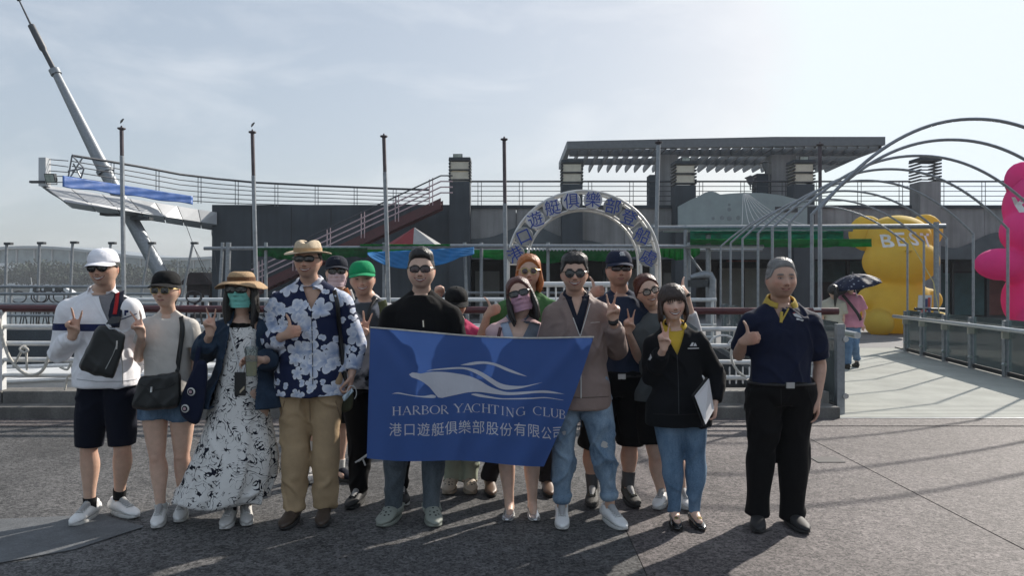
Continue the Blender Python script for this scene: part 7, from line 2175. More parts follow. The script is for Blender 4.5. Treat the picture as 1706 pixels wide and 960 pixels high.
strap('bag_strap', [hug([j10], *q, 5.0, .005) for q in ((834, 546), (830, 565), (828, 590))], .022, .004, M_maroon, p.root)
garment(p, 'shorts', legs_build(p, .2, .018, .55, .04), M_dn_s, amp=0.0034, seed=83)
for i, d in ((0, (-.1, -1)), (1, (.1, -1))): shoe(p, i, d, mat('silver_leather', (.55, .55, .56), .25, .7, var=.15), M_sole_w, 'flat', .24, .088)
bob_line = lambda a: np.interp(a, [0, .25, .6, 1.0, 1.3, 3.15], [.33, .32, .24, .06, -.20, -.40])
hair_cap(p, H_red, bob_line, full_thick, seed=25, nstr=160, extra=None)
hb = MB(); long_hair(p, -.86, fr=-.16, seed=26, xs=.355)(hb); hb.build('hair', H_blk, p.root, smooth=70, recalc=False)
glasses(p, .138, .085, .145, .02, round_=3.0, rim=.0048, y0=-.465); face_mask(p, cloth('pink_mask', (.58, .34, .42), .8, var=.04))


# ---- 11 tan jacket
p11 = p = person('person', 'slim man in a taupe zip jacket and aviator sunglasses, beside the flag corner', 4.88, (957, 456), (960, 500), [(920, 524), (1003, 519)], [(908, 598, .06), (1027, 584, .10)], [(938, 648, -.06), (1022, 536, -.16)], [(940, 650), (988, 650)], [(938, 752), (1004, 750, -.03)], [(936, 838), (1016, 832, -.02)], [(-.02, -1), (.35, -1)],
    [('relax', (.5, -.2, -.6), (0, .5, -1)), vsign((.02, -.14, 1), (.0, -1, -.1))], S=.24, yaw=-3, smile=2, eyes=False, tone=(0.549, 0.353, 0.263), jaw=-.02)
pl, tst = in_tri(965, 640, 938, 986, 500, 4.76)
ply, tsty = in_tri(962, 526, 953, 974, 494, 4.76)
polo11 = garment(p, 'polo_shirt', top_build(p, .006, .3, (0, 0), s1=.98), cloth('dark_navy_polo', (.016, .019, .032)), amp=0.0034, seed=91, cuts=[(ply, lambda c, n: tsty(c, n) and c[2] > W(0, 532, 4.8)[2] and c[1] < 4.85)])
M_taupe = cloth('taupe_nylon', (.235, .175, .155), .55, strength=.3)
pl3, tst3 = in_tri(966, 560, 943, 985, 494, 4.76)
j11 = garment(p, 'zip_jacket', top_build(p, .027, -.07, (1.9, 1.86), .022, .03, s1=.98, bulge=.010), M_taupe, amp=0.0093, freq=(8, 8, 12), seed=92, cuts=[(pl3, lambda c, n: tst3(c, n) and c[1] < 4.88)])
hugable(polo11, j11); collar(p, cloth('dark_navy_polo', (.016, .019, .032)), .070, .036, 'polo_collar', .04, .45, .02); collar(p, M_taupe, .092, .05, 'jacket_collar', .05, 1.0, .03, .01, -.03)
seam(p, [j11, polo11], [(967, 563), (968, 600), (968, 640), (968, 664)], M_zip, .008, 'zip', .002); seam(p, [j11], [(947, 506), (955, 530), (966, 560)], M_zip, .006, 'zip', .002); seam(p, [j11], [(983, 506), (975, 534), (967, 560)], M_zip, .006, 'zip', .002)
seam(p, [j11], [(984, 538), (999, 537)], M_zip, .005, 'chest_print', .002)
wb = MB(); d = nrm(p.wr[1] - p.el[1]); wb.lathe(p.wr[1] - d * .005, [(.031, 0), (.033, .004), (.033, .02), (.031, .024)], 16, d); wb.build('wrist_band', M_black, p.root, smooth=40)
M_jean_l = denim('pale_jeans', (.07, .13, .21), (.29, .38, .47))
jn11 = garment(p, 'jeans', legs_build(p, .2, .020, 1.9, .022, knees=.008), M_jean_l, amp=0.0119, freq=(6, 6, 14), seed=94); hugable(jn11)
rr = np.random.default_rng(3)
for (cx, cy, r_) in ((1007, 742, 7), (940, 722, 4)):
    decal(p, [jn11], [(cx + r_ * math.cos(a) * rr.uniform(.6, 1.2), cy + r_ * .9 * math.sin(a) * rr.uniform(.6, 1.2)) for a in np.linspace(0, 6.28, 11)[:-1]], cloth('frayed_white', (.48, .47, .45)), 'ripped_patch', .002)
for i in (0, 1):
    a = lerp(p.kn[i], p.an[i], .9); b = MB(); d = nrm(p.an[i] - p.kn[i]); r_ = p.lr[5] + .018; b.lathe(a - d * .02, [(r_, 0), (r_ + .006, .02), (r_ + .002, .04), (r_ - .008, .055)], 20, d); b.build('ankle_cuff', M_jean_l, p.root, smooth=60)
for i, d in ((0, (-.05, -1)), (1, (.38, -1))): shoe(p, i, d, M_wht_shoe, M_sole_w, 'sneaker', .285, .102, laces=M_lace)
hair_cap(p, H_blk, lambda a: np.interp(a, [0, .3, .7, 1.05, 1.45, 1.75, 2.2, 3.15], [.25, .22, .25, .06, -.02, -.12, -.22, -.28]), lambda a, z: .03 + .085 * smooth01(z, .18, .42), seed=33, nstr=420, tuft=.045)
glasses(p, .118, .088, .135, .0, round_=2.2, aviator=.8, rim=.004)

# ---- 12 navy cap with white characters
p12 = p = person('person', 'broad man in a navy cap with white emblem, navy tee and black shorts', 5.34, (1031, 449), (1033, 496), [(984, 518), (1079, 516)], [(966, 570, .05), (1092, 590, .06)], [(984, 492, -.05), (1086, 640, .02)], [(1008, 645), (1052, 645)], [(985, 752), (1049, 746)], [(987, 808), (1047, 806)], [(-.15, -1), (.15, -1)],
    [thumbs(0, (.5, -.75, .3), (-.12, -.05, 1)), ('relax', (0, 0, -1), (-1, 0, 0))], S=.243, yaw=1, bulk=1.1, fat=.09, jaw=.05, smile=0, tone=(0.525, 0.326, 0.242))
t12 = garment(p, 'tee', top_build(p, .016, .19, (.85, .85), .035, .05), cloth('slate_navy_tee', (.030, .042, .075)), amp=0.0068, freq=(7, 7, 10), seed=101)
garment(p, 'cargo_shorts', legs_build(p, .25, .026, .97, .045), M_blk2, amp=0.0102, freq=(7, 7, 9), seed=102); belt(p, M_blk_lth, .215, .036)
for i in (0, 1): sock(p, i, M_gsock, .66)
for i, d in ((0, (-.15, -1)), (1, (.15, -1))): shoe(p, i, d, mat('dark_hiking_shoe', (.035, .032, .028), .7, var=.4, vscale=30, bump=.4, bscale=120), M_sole_d, 'high', .285, .104, laces=mat('olive_lace', (.12, .11, .08), .8))
hair_cap(p, H_blk, side_line, thin, nstr=40); c = cap(p, cloth('navy_cap_cloth', (.016, .022, .045)), tilt=1, size=1.06); cap_text(p, c, '儒', M_wht_shoe, .10, .44, .14)
glasses(p, .125, .058, .138, .012, M_shade_b, M_frame_d, 3.2, name='spectacles', rim=.004)
decal_wt = None

# ---- 13 leaning woman with spectacles
p13 = p = person('person', 'woman with reddish tied hair and spectacles leaning her head in, thumb up behind', 5.26, (1078, 485), (1093, 523), [(1062, 549), (1132, 541)], [(1066, 603, .02), (1158, 560, .12)], [(1047, 554, -.16), (1143, 489, .02)], [(1078, 662), (1122, 662)], [(1092, 762), (1128, 762)], [(1104, 832), (1136, 826)], [(-.4, -1), (.2, -1)],
    [vsign((-.03, -.16, 1), (.1, -1, -.1)), thumbs(1, (-.45, -.7, .25), (-.14, 0, 1))], S=.224, yaw=6, roll=-17, fem=True, smile=2, tone=(0.625, 0.420, 0.319))
garment(p, 'tee', top_build(p, .016, .05, (.6, .8), .03), cloth('grey_green_tee', (.10, .115, .12)), .011, amp=0.0051, seed=111)
garment(p, 'shorts', legs_build(p, .2, .02, .75, .05), M_blk2, .012, amp=0.0051, seed=112)
for i, d in ((0, (-.5, -1)), (1, (.1, -1))): shoe(p, i, d, M_wht_shoe, M_sole_w, 'sneaker', .25, .092, laces=M_lace); sock(p, i, M_wsock, .88)
wv = MB(); limb(wv, [lerp(p.sh[1], p.el[1], .5), p.el[1], lerp(p.el[1], p.wr[1], .55)], [.055, .055, .046], n=14, round_ends=(True, False)); V, Fq = remeshed(wv, .01, 2); part('sleeve', V, Fq, cloth('white_sleeve', (.55, .55, .56)), p.root)
wb = MB(); d = nrm(p.wr[1] - p.el[1]); wb.lathe(p.wr[1] - d * .02, [(.026, 0), (.030, .004), (.030, .018), (.026, .022)], 14, d); wb.build('wrist_band', M_black, p.root, smooth=40)
hair_cap(p, H_red, lambda a: np.interp(a, [0, .25, .6, 1.0, 1.4, 1.8, 3.15], [.31, .30, .24, .10, -.05, -.2, -.35]), lambda a, z: .03 + .03 * smooth01(z, .1, .4), seed=35, nstr=160)
glasses(p, .112, .085, .138, .0, M_clear, M_frame_d, 2.6, name='spectacles', rim=.004)

# ---- 14 young woman in a dark jacket with clipboard
p14 = p = person('person', 'young smiling woman with bangs in a black zip jacket and light jeans', 4.84, (1120, 506), (1124, 552), [(1086, 572), (1165, 566)], [(1086, 627, .03), (1192, 626, .05)], [(1106, 580, -.17), (1191, 672, -.06)], [(1110, 688), (1152, 688)], [(1120, 772), (1160, 772)], [(1124, 846), (1157, 848)], [(-.05, -1), (.05, -1)],
    [vsign((-.10, -.16, 1), (.0, -1, -.1)), ('grip', (-.1, -.15, -1), (-.9, .0, 0))], S=.228, yaw=-2, roll=-4, fem=True, smile=3, tone=(0.650, 0.439, 0.340))
pl, tst = in_tri(1128, 588, 1119, 1144, 546, 4.74)
pol14 = garment(p, 'polo_shirt', top_build(p, .012, .2, (0, 0), s1=.975), cloth('yellow_polo', (.55, .38, .05)), amp=0.0026, seed=121)
pl2, tst2 = in_tri(1128, 592, 1106, 1146, 548, 4.74)
M_jblk = cloth('black_fleece', (.008, .009, .011), .9)
j14 = garment(p, 'zip_jacket', top_build(p, .027, -.02, (1.80, 1.94), .022, .05, s1=.975, bulge=.01), M_jblk, amp=0.0076, freq=(8, 8, 11), seed=122, cuts=[(pl2, lambda c, n: tst2(c, n) and c[1] < 4.85)])
hugable(pol14, j14); collar(p, cloth('yellow_polo', (.55, .38, .05)), .064, .034, 'polo_collar', .04, .6, .02); collar(p, M_jblk, .082, .04, 'jacket_collar', .03, 1.1, .02, .008, -.035)
seam(p, [j14], [(1128, 592), (1130, 630), (1131, 690)], M_dkmetal, .005, 'zip', .001)
M_logo = mat('white_thread', (.6, .6, .6), .7)
decal(p, [j14], [(1149, 577), (1153, 571), (1156, 571), (1154, 577)], M_logo, 'jacket_emblem', .003); decal(p, [j14], [(1155, 577), (1158, 571), (1160, 574), (1161, 577)], M_logo, 'jacket_emblem', .003)
decal_text(p, [j14], 'NOLAN MARLI', 1155, 582.5, 3.6, M_logo, 'jacket_lettering', .003) if False else seam(p, [j14], [(1146, 581), (1164, 580.5)], M_logo, .007, 'jacket_lettering', .002)
decal(p, [j14], [(1079, 600), (1084, 590), (1086, 596), (1083, 601)], M_logo, 'sleeve_print', .003)
garment(p, 'jeans', legs_build(p, .3, .014, 2.10, .012), denim('mid_jeans', (.06, .115, .19), (.19, .29, .41)), amp=0.0085, freq=(6, 6, 13), seed=124)
for i, d in ((0, (-.1, -1)), (1, (.08, -1))):
    s_ = shoe(p, i, d, mat('black_patent', (.012, .011, .011), .2, coat=.5), M_sole_d, 'flat', .24, .09)
    b = MB(); q = p.an[i] * np.array((1, 1, 0)) + np.array((d[0] * .1, -.10, .062)); b.lathe(q, [(.014, 0), (.016, .003), (.012, .006)], 10, (0, -.5, 1)); b.build('buckle', M_gold, s_)
bang = lambda a: np.interp(a, [0, .3, .6, .85, 1.05, 1.3, 3.15], [.125, .115, .09, .02, -.12, -.30, -.40])
def bangs14(b):
    rr = np.random.default_rng(77)
    for k in range(26):
        x = -.24 + .48 * k / 25; z1 = .085 + .05 * rr.normal() * .4 - .03 * (abs(x) > .18); y = -.40 + .55 * x * x
        limb(b, [p.hp((x * .7, -.30, .40)), p.hp((x * .9, y - .03, .26)), p.hp((x + rr.normal() * .015, y - .03, z1))], [(.035 * p.S, .018 * p.S), (.03 * p.S, .014 * p.S), (.008 * p.S, .006 * p.S)], ref=p.HR[:, 0], n=7)
    for sx in (-1, 1):
        for k in range(5):
            y = -.20 + .08 * k; lock_sheet(p, b, [(sx * .30, y, .12), (sx * .352, y, -.12), (sx * .36, y - .02, -.30 - .04 * k), (sx * .33, y, -.46 - .03 * k)], [.05, .06, .055, .018], [.05, .06, .05, .015], 9)
hair_cap(p, H_brn, bang, lambda a, z: .05 + .03 * smooth01(z, .1, .4), seed=45, nstr=200, extra=bangs14)

# ---- 15 older man at the right
p15 = p = person('person', 'older grey-haired man in a navy polo with yellow collar giving a thumbs up', 4.82, (1301, 465), (1301, 512), [(1249, 535), (1353, 535)], [(1231, 592, .10), (1366, 608, .04)], [(1237, 570, -.13), (1361, 664, -.03)], [(1271, 660), (1330, 660)], [(1268, 748), (1321, 748)], [(1262, 846), (1319, 854)], [(-.25, -1), (.08, -1)],
    [thumbs(0, (.55, -.75, .32), (.06, -.1, 1)), ('relax', (-.02, -.15, -1), (-.9, .25, 0))], S=.247, yaw=-1, bulk=1.05, fat=.09, jaw=.06, smile=1, tone=(0.499, 0.313, 0.233), brow_m=M_browg, belly=.022)
M_polo = cloth('navy_polo', (.011, .015, .036), .8); M_yel = cloth('mustard_collar', (.50, .36, .08))
pl, tst = in_tri(1302, 532, 1292, 1314, 500, 4.7)
pol = garment(p, 'polo_shirt', top_build(p, .020, .2, (.86, .86), .032, .02, s1=.975), M_polo, amp=0.0076, freq=(7, 7, 10), seed=131, cuts=[(pl, lambda c, n: tst(c, n) and c[1] < 4.78)])
hugable(pol); collar(p, M_yel, .080, .042, 'polo_collar', .042, .5, .026)
seam(p, [pol], [(1302, 520), (1301, 538)], M_yel, .020, 'placket', .0); seam(p, [pol], [(1316, 510), (1302, 536)], M_yel, .012, 'placket_edge', .0)
decal(p, [pol], [(1321, 523), (1326, 522), (1333, 526), (1337, 531), (1330, 529), (1324, 527)], M_logo, 'polo_emblem', .003); decal(p, [pol], [(1320, 522), (1324, 520.5), (1325, 523)], M_pr, 'polo_emblem', .004); decal(p, [pol], [(1327, 530), (1339, 533), (1338, 536), (1327, 533)], M_logo, 'polo_lettering', .003)
tr15 = garment(p, 'trousers', legs_build(p, .25, .026, 2.12, .045), M_blk, amp=0.0102, freq=(5, 5, 9), seed=133); belt(p, M_blk_lth, .225, .034)
for i, d in ((0, (-.3, -1)), (1, (.1, -1))): shoe(p, i, d, M_blk_shoe, M_sole_d, 'sneaker', .29, .104)
hair_cap(p, H_gry, lambda a: np.interp(a, [0, .5, .85, 1.1, 1.45, 1.75, 2.2, 3.15], [.29, .27, .21, .02, -.03, -.12, -.22, -.28]), lambda a, z: .016 + .06 * smooth01(z, .24, .45), seed=55, nstr=380, tuft=.028)

# ---- 16, 17 walkers on the bridge, seen from behind
def walker(name, label, Y, hx, hy, ft, kn_, hair, S, shirt, trous, m_hair, arms, extra=None, sx=1.0, shoes=M_blk_shoe):
    k = FPX / Y; nk = hy + .17 * k; shy = nk + .05 * k; w = .165 * k * sx; hipy = nk + .50 * k
    B = person(name, label, Y, (hx, hy), (hx, nk), [(hx - w, shy), (hx + w, shy)], [(arms[0][0], arms[0][1]), (arms[2][0], arms[2][1])], [(arms[1][0], arms[1][1]), (arms[3][0], arms[3][1])],
        [(hx - 6.5, hipy), (hx + 6.5, hipy)], kn_, ft, [(0, 1), (0, 1)], [('relax', (0, 0, -1), (0, -1, 0)), ('relax', (0, 0, -1), (0, -1, 0))], S=S, yaw=180, fem=True, tone=(0.562, 0.372, 0.284), voxel=.014, brows=False, eyes=False, smile=0, facing=-1, dyh=0)
    garment(B, 'shirt', top_build(B, .03, -.03, (.8, .8), .05, .06), shirt, .016, amp=0.0085, seed=int(hx))
    garment(B, 'trousers', legs_build(B, .2, .02, 2.12, .04), trous, .016, amp=0.0102, seed=int(hx) + 1)
    for i in (0, 1): shoe(B, i, (.05, 1), shoes, M_sole_d, 'sneaker', .25, .09)
    hair_cap(B, m_hair, lambda a: np.interp(a, [0, .6, 1.0, 1.4, 3.15], [.25, .2, .0, -.2, -.36]), lambda a, z: .05 + 0 * z, seed=int(hx), nstr=40, extra=extra(B) if extra else None)
    return B
p16 = walker('person', 'walker in a pink shirt seen from behind, holding a dark umbrella on the bridge', 13.7, 1417, 477, [(1412, 604, .0), (1427, 597, .25)], [(1412, 576), (1423, 575)], 0, .225, cloth('pink_shirt', (.56, .25, .33)), denim('blue_jeans', (.05, .10, .19), (.16, .26, .40)), H_blk, [(1397, 522), (1409, 500), (1440, 522), (1437, 540)])
p17 = walker('person', 'walker in a cream shirt with a long black ponytail seen from behind', 13.5, 1388, 485, [(1381, 606), (1392, 604)], [(1381, 578), (1392, 577)], 0, .22, cloth('cream_shirt', (.42, .40, .33)), cloth('beige_trousers', (.36, .35, .32)), H_blk, [(1370, 530), (1372, 552), (1405, 528), (1403, 545)],
    extra=lambda B: (lambda b: limb(b, [B.hp((.0, -.42 * -1 * 0 + .42, .25)), B.hp((.02, .52, -.1)), B.hp((.04, .5, -.7)), B.hp((.04, .46, -1.25))], [.022, .030, .028, .008], n=10)))

# ---- tailoring: pocket slits, fly, side seams, hems
M_sm_d = mat('dark_seam', (.004, .004, .005), .8); M_sm_t = mat('tan_seam', (.24, .165, .095), .8); M_sm_j = mat('jean_seam', (.05, .085, .13), .8); M_sm_w = mat('white_seam', (.42, .43, .46), .8)
hugable(tr15, t7, t12); 
for px in ([(1251, 648), (1245, 672), (1243, 692)], [(1346, 650), (1353, 674), (1355, 694)], [(1301, 648), (1302, 690)]): seam(p15, [tr15], px, M_sm_d, .006, 'trouser_seam', .001)
for px in ([(474, 668), (466, 700)], [(559, 668), (568, 700)], [(516, 668), (517, 704)]): seam(p4, [tr4], px, M_sm_t, .007, 'trouser_seam', .001)
for px in ([(930, 690), (922, 740), (918, 800)], [(968, 690), (968, 712)]): seam(p11, [jn11], px, M_sm_j, .007, 'jean_seam', .001)
for (B_, ob, y, x0, x1, m_) in ((p11, j11, 661, 930, 1014, mat('taupe_seam', (.10, .075, .066), .8)), (p14, j14, 690, 1088, 1168, M_sm_d)): seam(B_, [ob], [(x0, y), ((x0 + x1) / 2, y + 2), (x1, y)], m_, .006, 'hem_line', .001)
for k in range(6): c_ = hug([sh4], 520 + k * .2, 530 + k * 20, 4.87, .004); b = MB(); b.lathe(c_, [(.0055, 0), (.006, .002), (.004, .003)], 9, (0, -1, 0)); b.build('button', M_logo, p4.root)

# ================================================================== THINGS HELD AND WORN OVER
# the club flag, held by its upper corners
M_flag = cloth_trans('royal_blue_flag', (.05, .115, .35), .24, var=.05)
FY = 4.62
TLp, TRp, BLp, BRp = (617, 546), (989, 562), (611, 764), (906, 776)
def flag_pt(u, v):
    """u 0..1 left to right, v 0..1 top to bottom, in flag cloth"""
    tx = TLp[0] + (TRp[0] - TLp[0]) * u; ty = TLp[1] + (TRp[1] - TLp[1]) * u + 9 * math.sin(math.pi * u) ** 1.2 * (1 - .4 * u) - 1.5 * math.sin(6.28 * u)
    bx_ = BLp[0] + (BRp[0] - BLp[0]) * u; by_ = BLp[1] + (BRp[1] - BLp[1]) * u + 2.5 * math.sin(u * 8.5)
    px = tx + (bx_ - tx) * (v - .055 * math.sin(math.pi * v) * u); py = ty + (by_ - ty) * v
    w = .016 * math.sin(15 * u - 1.6 * v + .4) * (.25 + .75 * v) + .009 * math.sin(31 * u + 2.2 * v) * (.2 + .8 * v)
    w += .028 * math.exp(-((u * 1.0 - .06 - .50 * v) / .05) ** 2) * (1 - v) ** 1.2 - .022 * math.exp(-((1 - u - .05 - .34 * v) / .05) ** 2) * (1 - .6 * v)
    w += .05 * smooth01(np.array(u), .82, 1.0) * v - .02 * math.exp(-((u - .5) / .02) ** 2) * .25
    return W(px, py, FY + .02 * v + w)
flag = empty('club_flag', tuple(W(800, 770, FY)), 'royal blue yacht club flag with white boat emblem held up by the front row', 'flag')
n, m_ = 120, 60; P = np.array([[flag_pt(i / (n - 1), j / (m_ - 1)) for j in range(m_)] for i in range(n)])
b = MB(); b.grid(P); o = b.build('flag_cloth', M_flag, flag, smooth=80, recalc=False)
M_fprint = cloth('flag_white_print', (.55, .56, .62), .8, var=.03)
b = MB(); b.tube([flag_pt(u, 0) + (0, -.004, .001) for u in np.linspace(0, 1, 60)], .0055, 6); b.build('hem_rope', M_rope, flag, smooth=60)
b = MB(); b.tube([W(705.5, 545, FY - .004), W(704.5, 534, FY - .004)], .004, 5); b.build('tie_string', M_rope, flag)
def px2uv(px, py):
    u, v = .5, .5
    for _ in range(40):
        ty = TLp[1] + (TRp[1] - TLp[1]) * u + 9 * math.sin(math.pi * min(max(u, 0), 1)) ** 1.2 * (1 - .4 * u) - 1.5 * math.sin(6.28 * u); by_ = BLp[1] + (BRp[1] - BLp[1]) * u + 2.5 * math.sin(u * 8.5)
        v = (py - ty) / (by_ - ty)
        k = v - .055 * math.sin(math.pi * v) * u
        l = TLp[0] + (BLp[0] - TLp[0]) * k; r_ = TRp[0] + (BRp[0] - TRp[0]) * k; u = (px - l) / (r_ - l)
    return u, v
def flag_print(name, verts2d, faces):
    vs = []
    for (x, y) in verts2d:
        u, v = px2uv(x, y); q = flag_pt(min(max(u, .001), .999), v); d = nrm(q - np.array((0, 0, CAMZ))); vs.append(q - d * .0025)
    bb = MB(); bb.add(vs, faces); return bb.build(name, M_fprint, flag, recalc=False)
Z = lambda x, y: (600 + x / 3.84, 530 + y / 3.84)
def ribbon(name, up, lo, k=40):
    """print band between an upper and a lower edge, both lists of zoomed photograph points with the same ends"""
    def res(pts):
        P_ = crm(np.array([(a, c, 0) for a, c in pts], float), 8)[:, :2]; L = np.concatenate([[0], np.cumsum(np.linalg.norm(np.diff(P_, axis=0), axis=1))]); t = np.linspace(0, L[-1], k); return np.stack([np.interp(t, L, P_[:, 0]), np.interp(t, L, P_[:, 1])], 1)
    A, Bq = res(up), res(lo); rows = 4; V = []; 
    for i in range(k):
        for j in range(rows): q = lerp(A[i], Bq[i], j / (rows - 1)); V.append(Z(*q))
    Fq = [(i * rows + j, (i + 1) * rows + j, (i + 1) * rows + j + 1, i * rows + j + 1) for i in range(k - 1) for j in range(rows - 1)]
    return flag_print(name, V, Fq)
ribbon('emblem_hull', [(312, 362), (325, 351), (350, 349), (385, 357), (440, 347), (520, 345), (610, 355), (690, 370), (760, 398), (830, 440), (900, 466), (960, 476), (1080, 470), (1190, 465), (1308, 488)],
       [(312, 362), (325, 378), (380, 398), (440, 440), (490, 500), (512, 514), (560, 504), (640, 487), (690, 477), (760, 474), (850, 486), (930, 494), (1010, 492), (1150, 480), (1308, 488)])
ribbon('emblem_wave', [(418, 345), (450, 332), (530, 322), (640, 315), (720, 325), (780, 348), (840, 385), (890, 415), (950, 432), (1040, 436), (1110, 424), (1170, 412)], [(418, 345), (460, 336), (560, 330), (650, 327), (710, 342), (780, 378), (840, 420), (890, 450), (940, 460), (1020, 452), (1100, 432), (1170, 412)])
ribbon('emblem_wave', [(640, 302), (690, 289), (750, 279), (810, 280), (870, 292), (950, 325), (1010, 350), (1070, 376)], [(640, 302), (700, 303), (750, 297), (800, 294), (860, 306), (940, 340), (1000, 360), (1070, 376)])
ribbon('emblem_wave', [(203, 486), (240, 477), (290, 486), (350, 497), (410, 500), (460, 492), (484, 500)], [(203, 486), (245, 486), (290, 493), (350, 503), (410, 510), (460, 513), (484, 510)])
ribbon('emblem_wave', [(708, 490), (740, 484), (820, 500), (900, 514), (1000, 514), (1100, 511), (1190, 508), (1300, 526)], [(708, 490), (760, 505), (830, 514), (900, 521), (1000, 522), (1100, 519), (1190, 514), (1300, 528)])
# serif capitals drawn from strokes: (thick or thin strokes, arcs) on a unit of height 1
def serif(ch):
    T, t = .115, .045; S = []
    def st(x0, y0, x1, y1, w): S.append(('l', x0, y0, x1, y1, w))
    def foot(x, y, w=.17): S.append(('l', x - w, y, x + w, y, .035))
    def arc(cx, cy, rx, ry, a0, a1, w0, w1): S.append(('a', cx, cy, rx, ry, a0, a1, w0, w1))
    if ch == 'H': st(.16, 0, .16, 1, T); st(.70, 0, .70, 1, T); st(.16, .52, .70, .52, t); [foot(x, y, .14) for x in (.16, .70) for y in (.018, .982)]; w = .86
    elif ch == 'A': st(.10, 0, .42, 1, t); st(.42, 1, .76, 0, T); st(.22, .34, .64, .34, t); foot(.10, .018, .11); foot(.76, .018, .13); w = .86
    elif ch == 'R': st(.16, 0, .16, 1, T); arc(.30, .74, .28, .245, 90, -90, t, t + .06); st(.16, .985, .32, .985, t); st(.16, .49, .32, .49, t); st(.34, .49, .74, .02, T); foot(.16, .018, .13); foot(.74, .018, .08); w = .78
    elif ch == 'B': st(.16, 0, .16, 1, T); arc(.30, .755, .24, .23, 90, -90, t, t + .05); arc(.32, .26, .28, .245, 90, -90, t, t + .05); [st(.06, y, .32, y, t) for y in (.983, .515, .018)]; w = .70
    elif ch == 'O': arc(.46, .5, .40, .48, 0, 360, .08, .08); w = .92
    elif ch == 'Y': st(.08, 1, .40, .46, T); st(.72, 1, .40, .46, t); st(.40, .46, .40, 0, T); foot(.08, .982, .12); foot(.72, .982, .11); foot(.40, .018, .14); w = .80
    elif ch == 'C': arc(.48, .5, .40, .48, 50, 310, .07, .07); st(.745, .98, .745, .72, t); w = .84
    elif ch == 'T': st(.40, 0, .40, 1, T); st(.06, .98, .74, .98, t); st(.06, 1, .06, .80, t); st(.74, 1, .74, .80, t); foot(.40, .018, .15); w = .80
    elif ch == 'I': st(.18, 0, .18, 1, T); foot(.18, .018, .14); foot(.18, .982, .14); w = .36
    elif ch == 'N': st(.16, 0, .16, 1, t); st(.14, 1, .72, 0, T); st(.72, 0, .72, 1, t); foot(.16, .018, .12); foot(.14, .982, .10); foot(.72, .982, .12); w = .88
    elif ch == 'G': arc(.48, .5, .40, .48, 50, 325, .07, .07); st(.745, .98, .745, .74, t); st(.80, .05, .80, .44, T); foot(.78, .44, .13); w = .92
    elif ch == 'L': st(.16, 0, .16, 1, T); foot(.16, .982, .13); st(.06, .018, .62, .018, t); st(.62, 0, .65, .24, t); w = .66
    elif ch == 'U': st(.16, .32, .16, 1, T); arc(.43, .34, .27, .33, 180, 360, .08, .06); st(.70, .32, .70, 1, t); foot(.16, .982, .13); foot(.70, .982, .12); w = .84
    V, Fq = [], []
    for s in S:
        if s[0] == 'l':
            _, x0, y0, x1, y1, wd = s; d = np.array((x1 - x0, y1 - y0)); L = np.linalg.norm(d); nn = np.array((-d[1], d[0])) / L * wd / 2; k = 4
            for i in range(k):
                q = np.array((x0, y0)) + d * i / (k - 1); V += [q + nn, q - nn]
            Fq += [(len(V) - 2 * k + 2 * i, len(V) - 2 * k + 2 * i + 1, len(V) - 2 * k + 2 * i + 3, len(V) - 2 * k + 2 * i + 2) for i in range(k - 1)]
        else:
            _, cx, cy, rx, ry, a0, a1, w0, w1 = s; k = 28
            for i in range(k):
                a = R(a0 + (a1 - a0) * i / (k - 1)); wd = .035 + (w0) * 1.1 * abs(math.cos(a)) ; V += [np.array((cx + (rx + wd / 2) * math.cos(a), cy + (ry + .02) * math.sin(a))), np.array((cx + (rx - wd / 2) * math.cos(a), cy + (ry - .02) * math.sin(a)))]
            Fq += [(len(V) - 2 * k + 2 * i, len(V) - 2 * k + 2 * i + 1, len(V) - 2 * k + 2 * i + 3, len(V) - 2 * k + 2 * i + 2) for i in range(k - 1)]
    return np.array(V), Fq, w
base_x = [205, 330, 470, 560, 600, 700, 800, 860, 940, 1055, 1105, 1200, 1310]
# baseline of the Latin line (zoomed pixels): gently waving with the cloth
bl = lambda x: np.interp(x, [200, 330, 450, 560, 610, 700, 800, 900, 980, 1060, 1110, 1200, 1310], [626, 620, 617, 615, 606, 605, 606, 620, 636, 622, 620, 632, 648])
lat = [('H', 203, 62), ('A', 268, 62), ('R', 331, 56), ('B', 389, 54), ('O', 445, 66), ('R', 513, 52), ('Y', 598, 62), ('A', 656, 64), ('C', 712, 60), ('H', 776, 60), ('T', 836, 54), ('I', 902, 20), ('N', 930, 58), ('G', 996, 62), ('C', 1104, 60), ('L', 1168, 44), ('U', 1216, 56), ('B', 1270, 46)]
for ch, x0, wd in lat:
    V, Fq, w = serif(ch); h = 56
    flag_print('latin_letter', [Z(x0 + q[0] / w * wd, bl(x0 + q[0] / w * wd) - q[1] * h) for q in V], Fq)
cl = lambda x: np.interp(x, [180, 330, 480, 560, 640, 740, 830, 930, 1010, 1110, 1190, 1300], [752, 750, 752, 742, 736, 734, 742, 752, 748, 758, 776, 770])
for ch, x0 in zip('港口遊艇俱樂部股份有限公司', [226, 316, 406, 497, 582, 669, 757, 846, 934, 1022, 1112, 1192, 1262]):
    v, f = text_mesh(ch); wd = 80 if x0 < 1150 else 66
    flag_print('chinese_character', [Z(x0 + q[0] * wd / .95, cl(x0 + q[0] * wd) - (q[1] + .02) * 84 / .92) for q in v], f)

# drain cover let into the paving
b = MB(); q = W(1376, 767, 6.62); b.box((q[0] - .12, 6.5, -.02), (q[0] + .12, 6.70, .003)); dc = tag(b.build('drain_cover', mat('drain_iron', (.075, .07, .068), .8, var=.3)), 'small square drain cover in the paving right of the older man', 'drain cover')
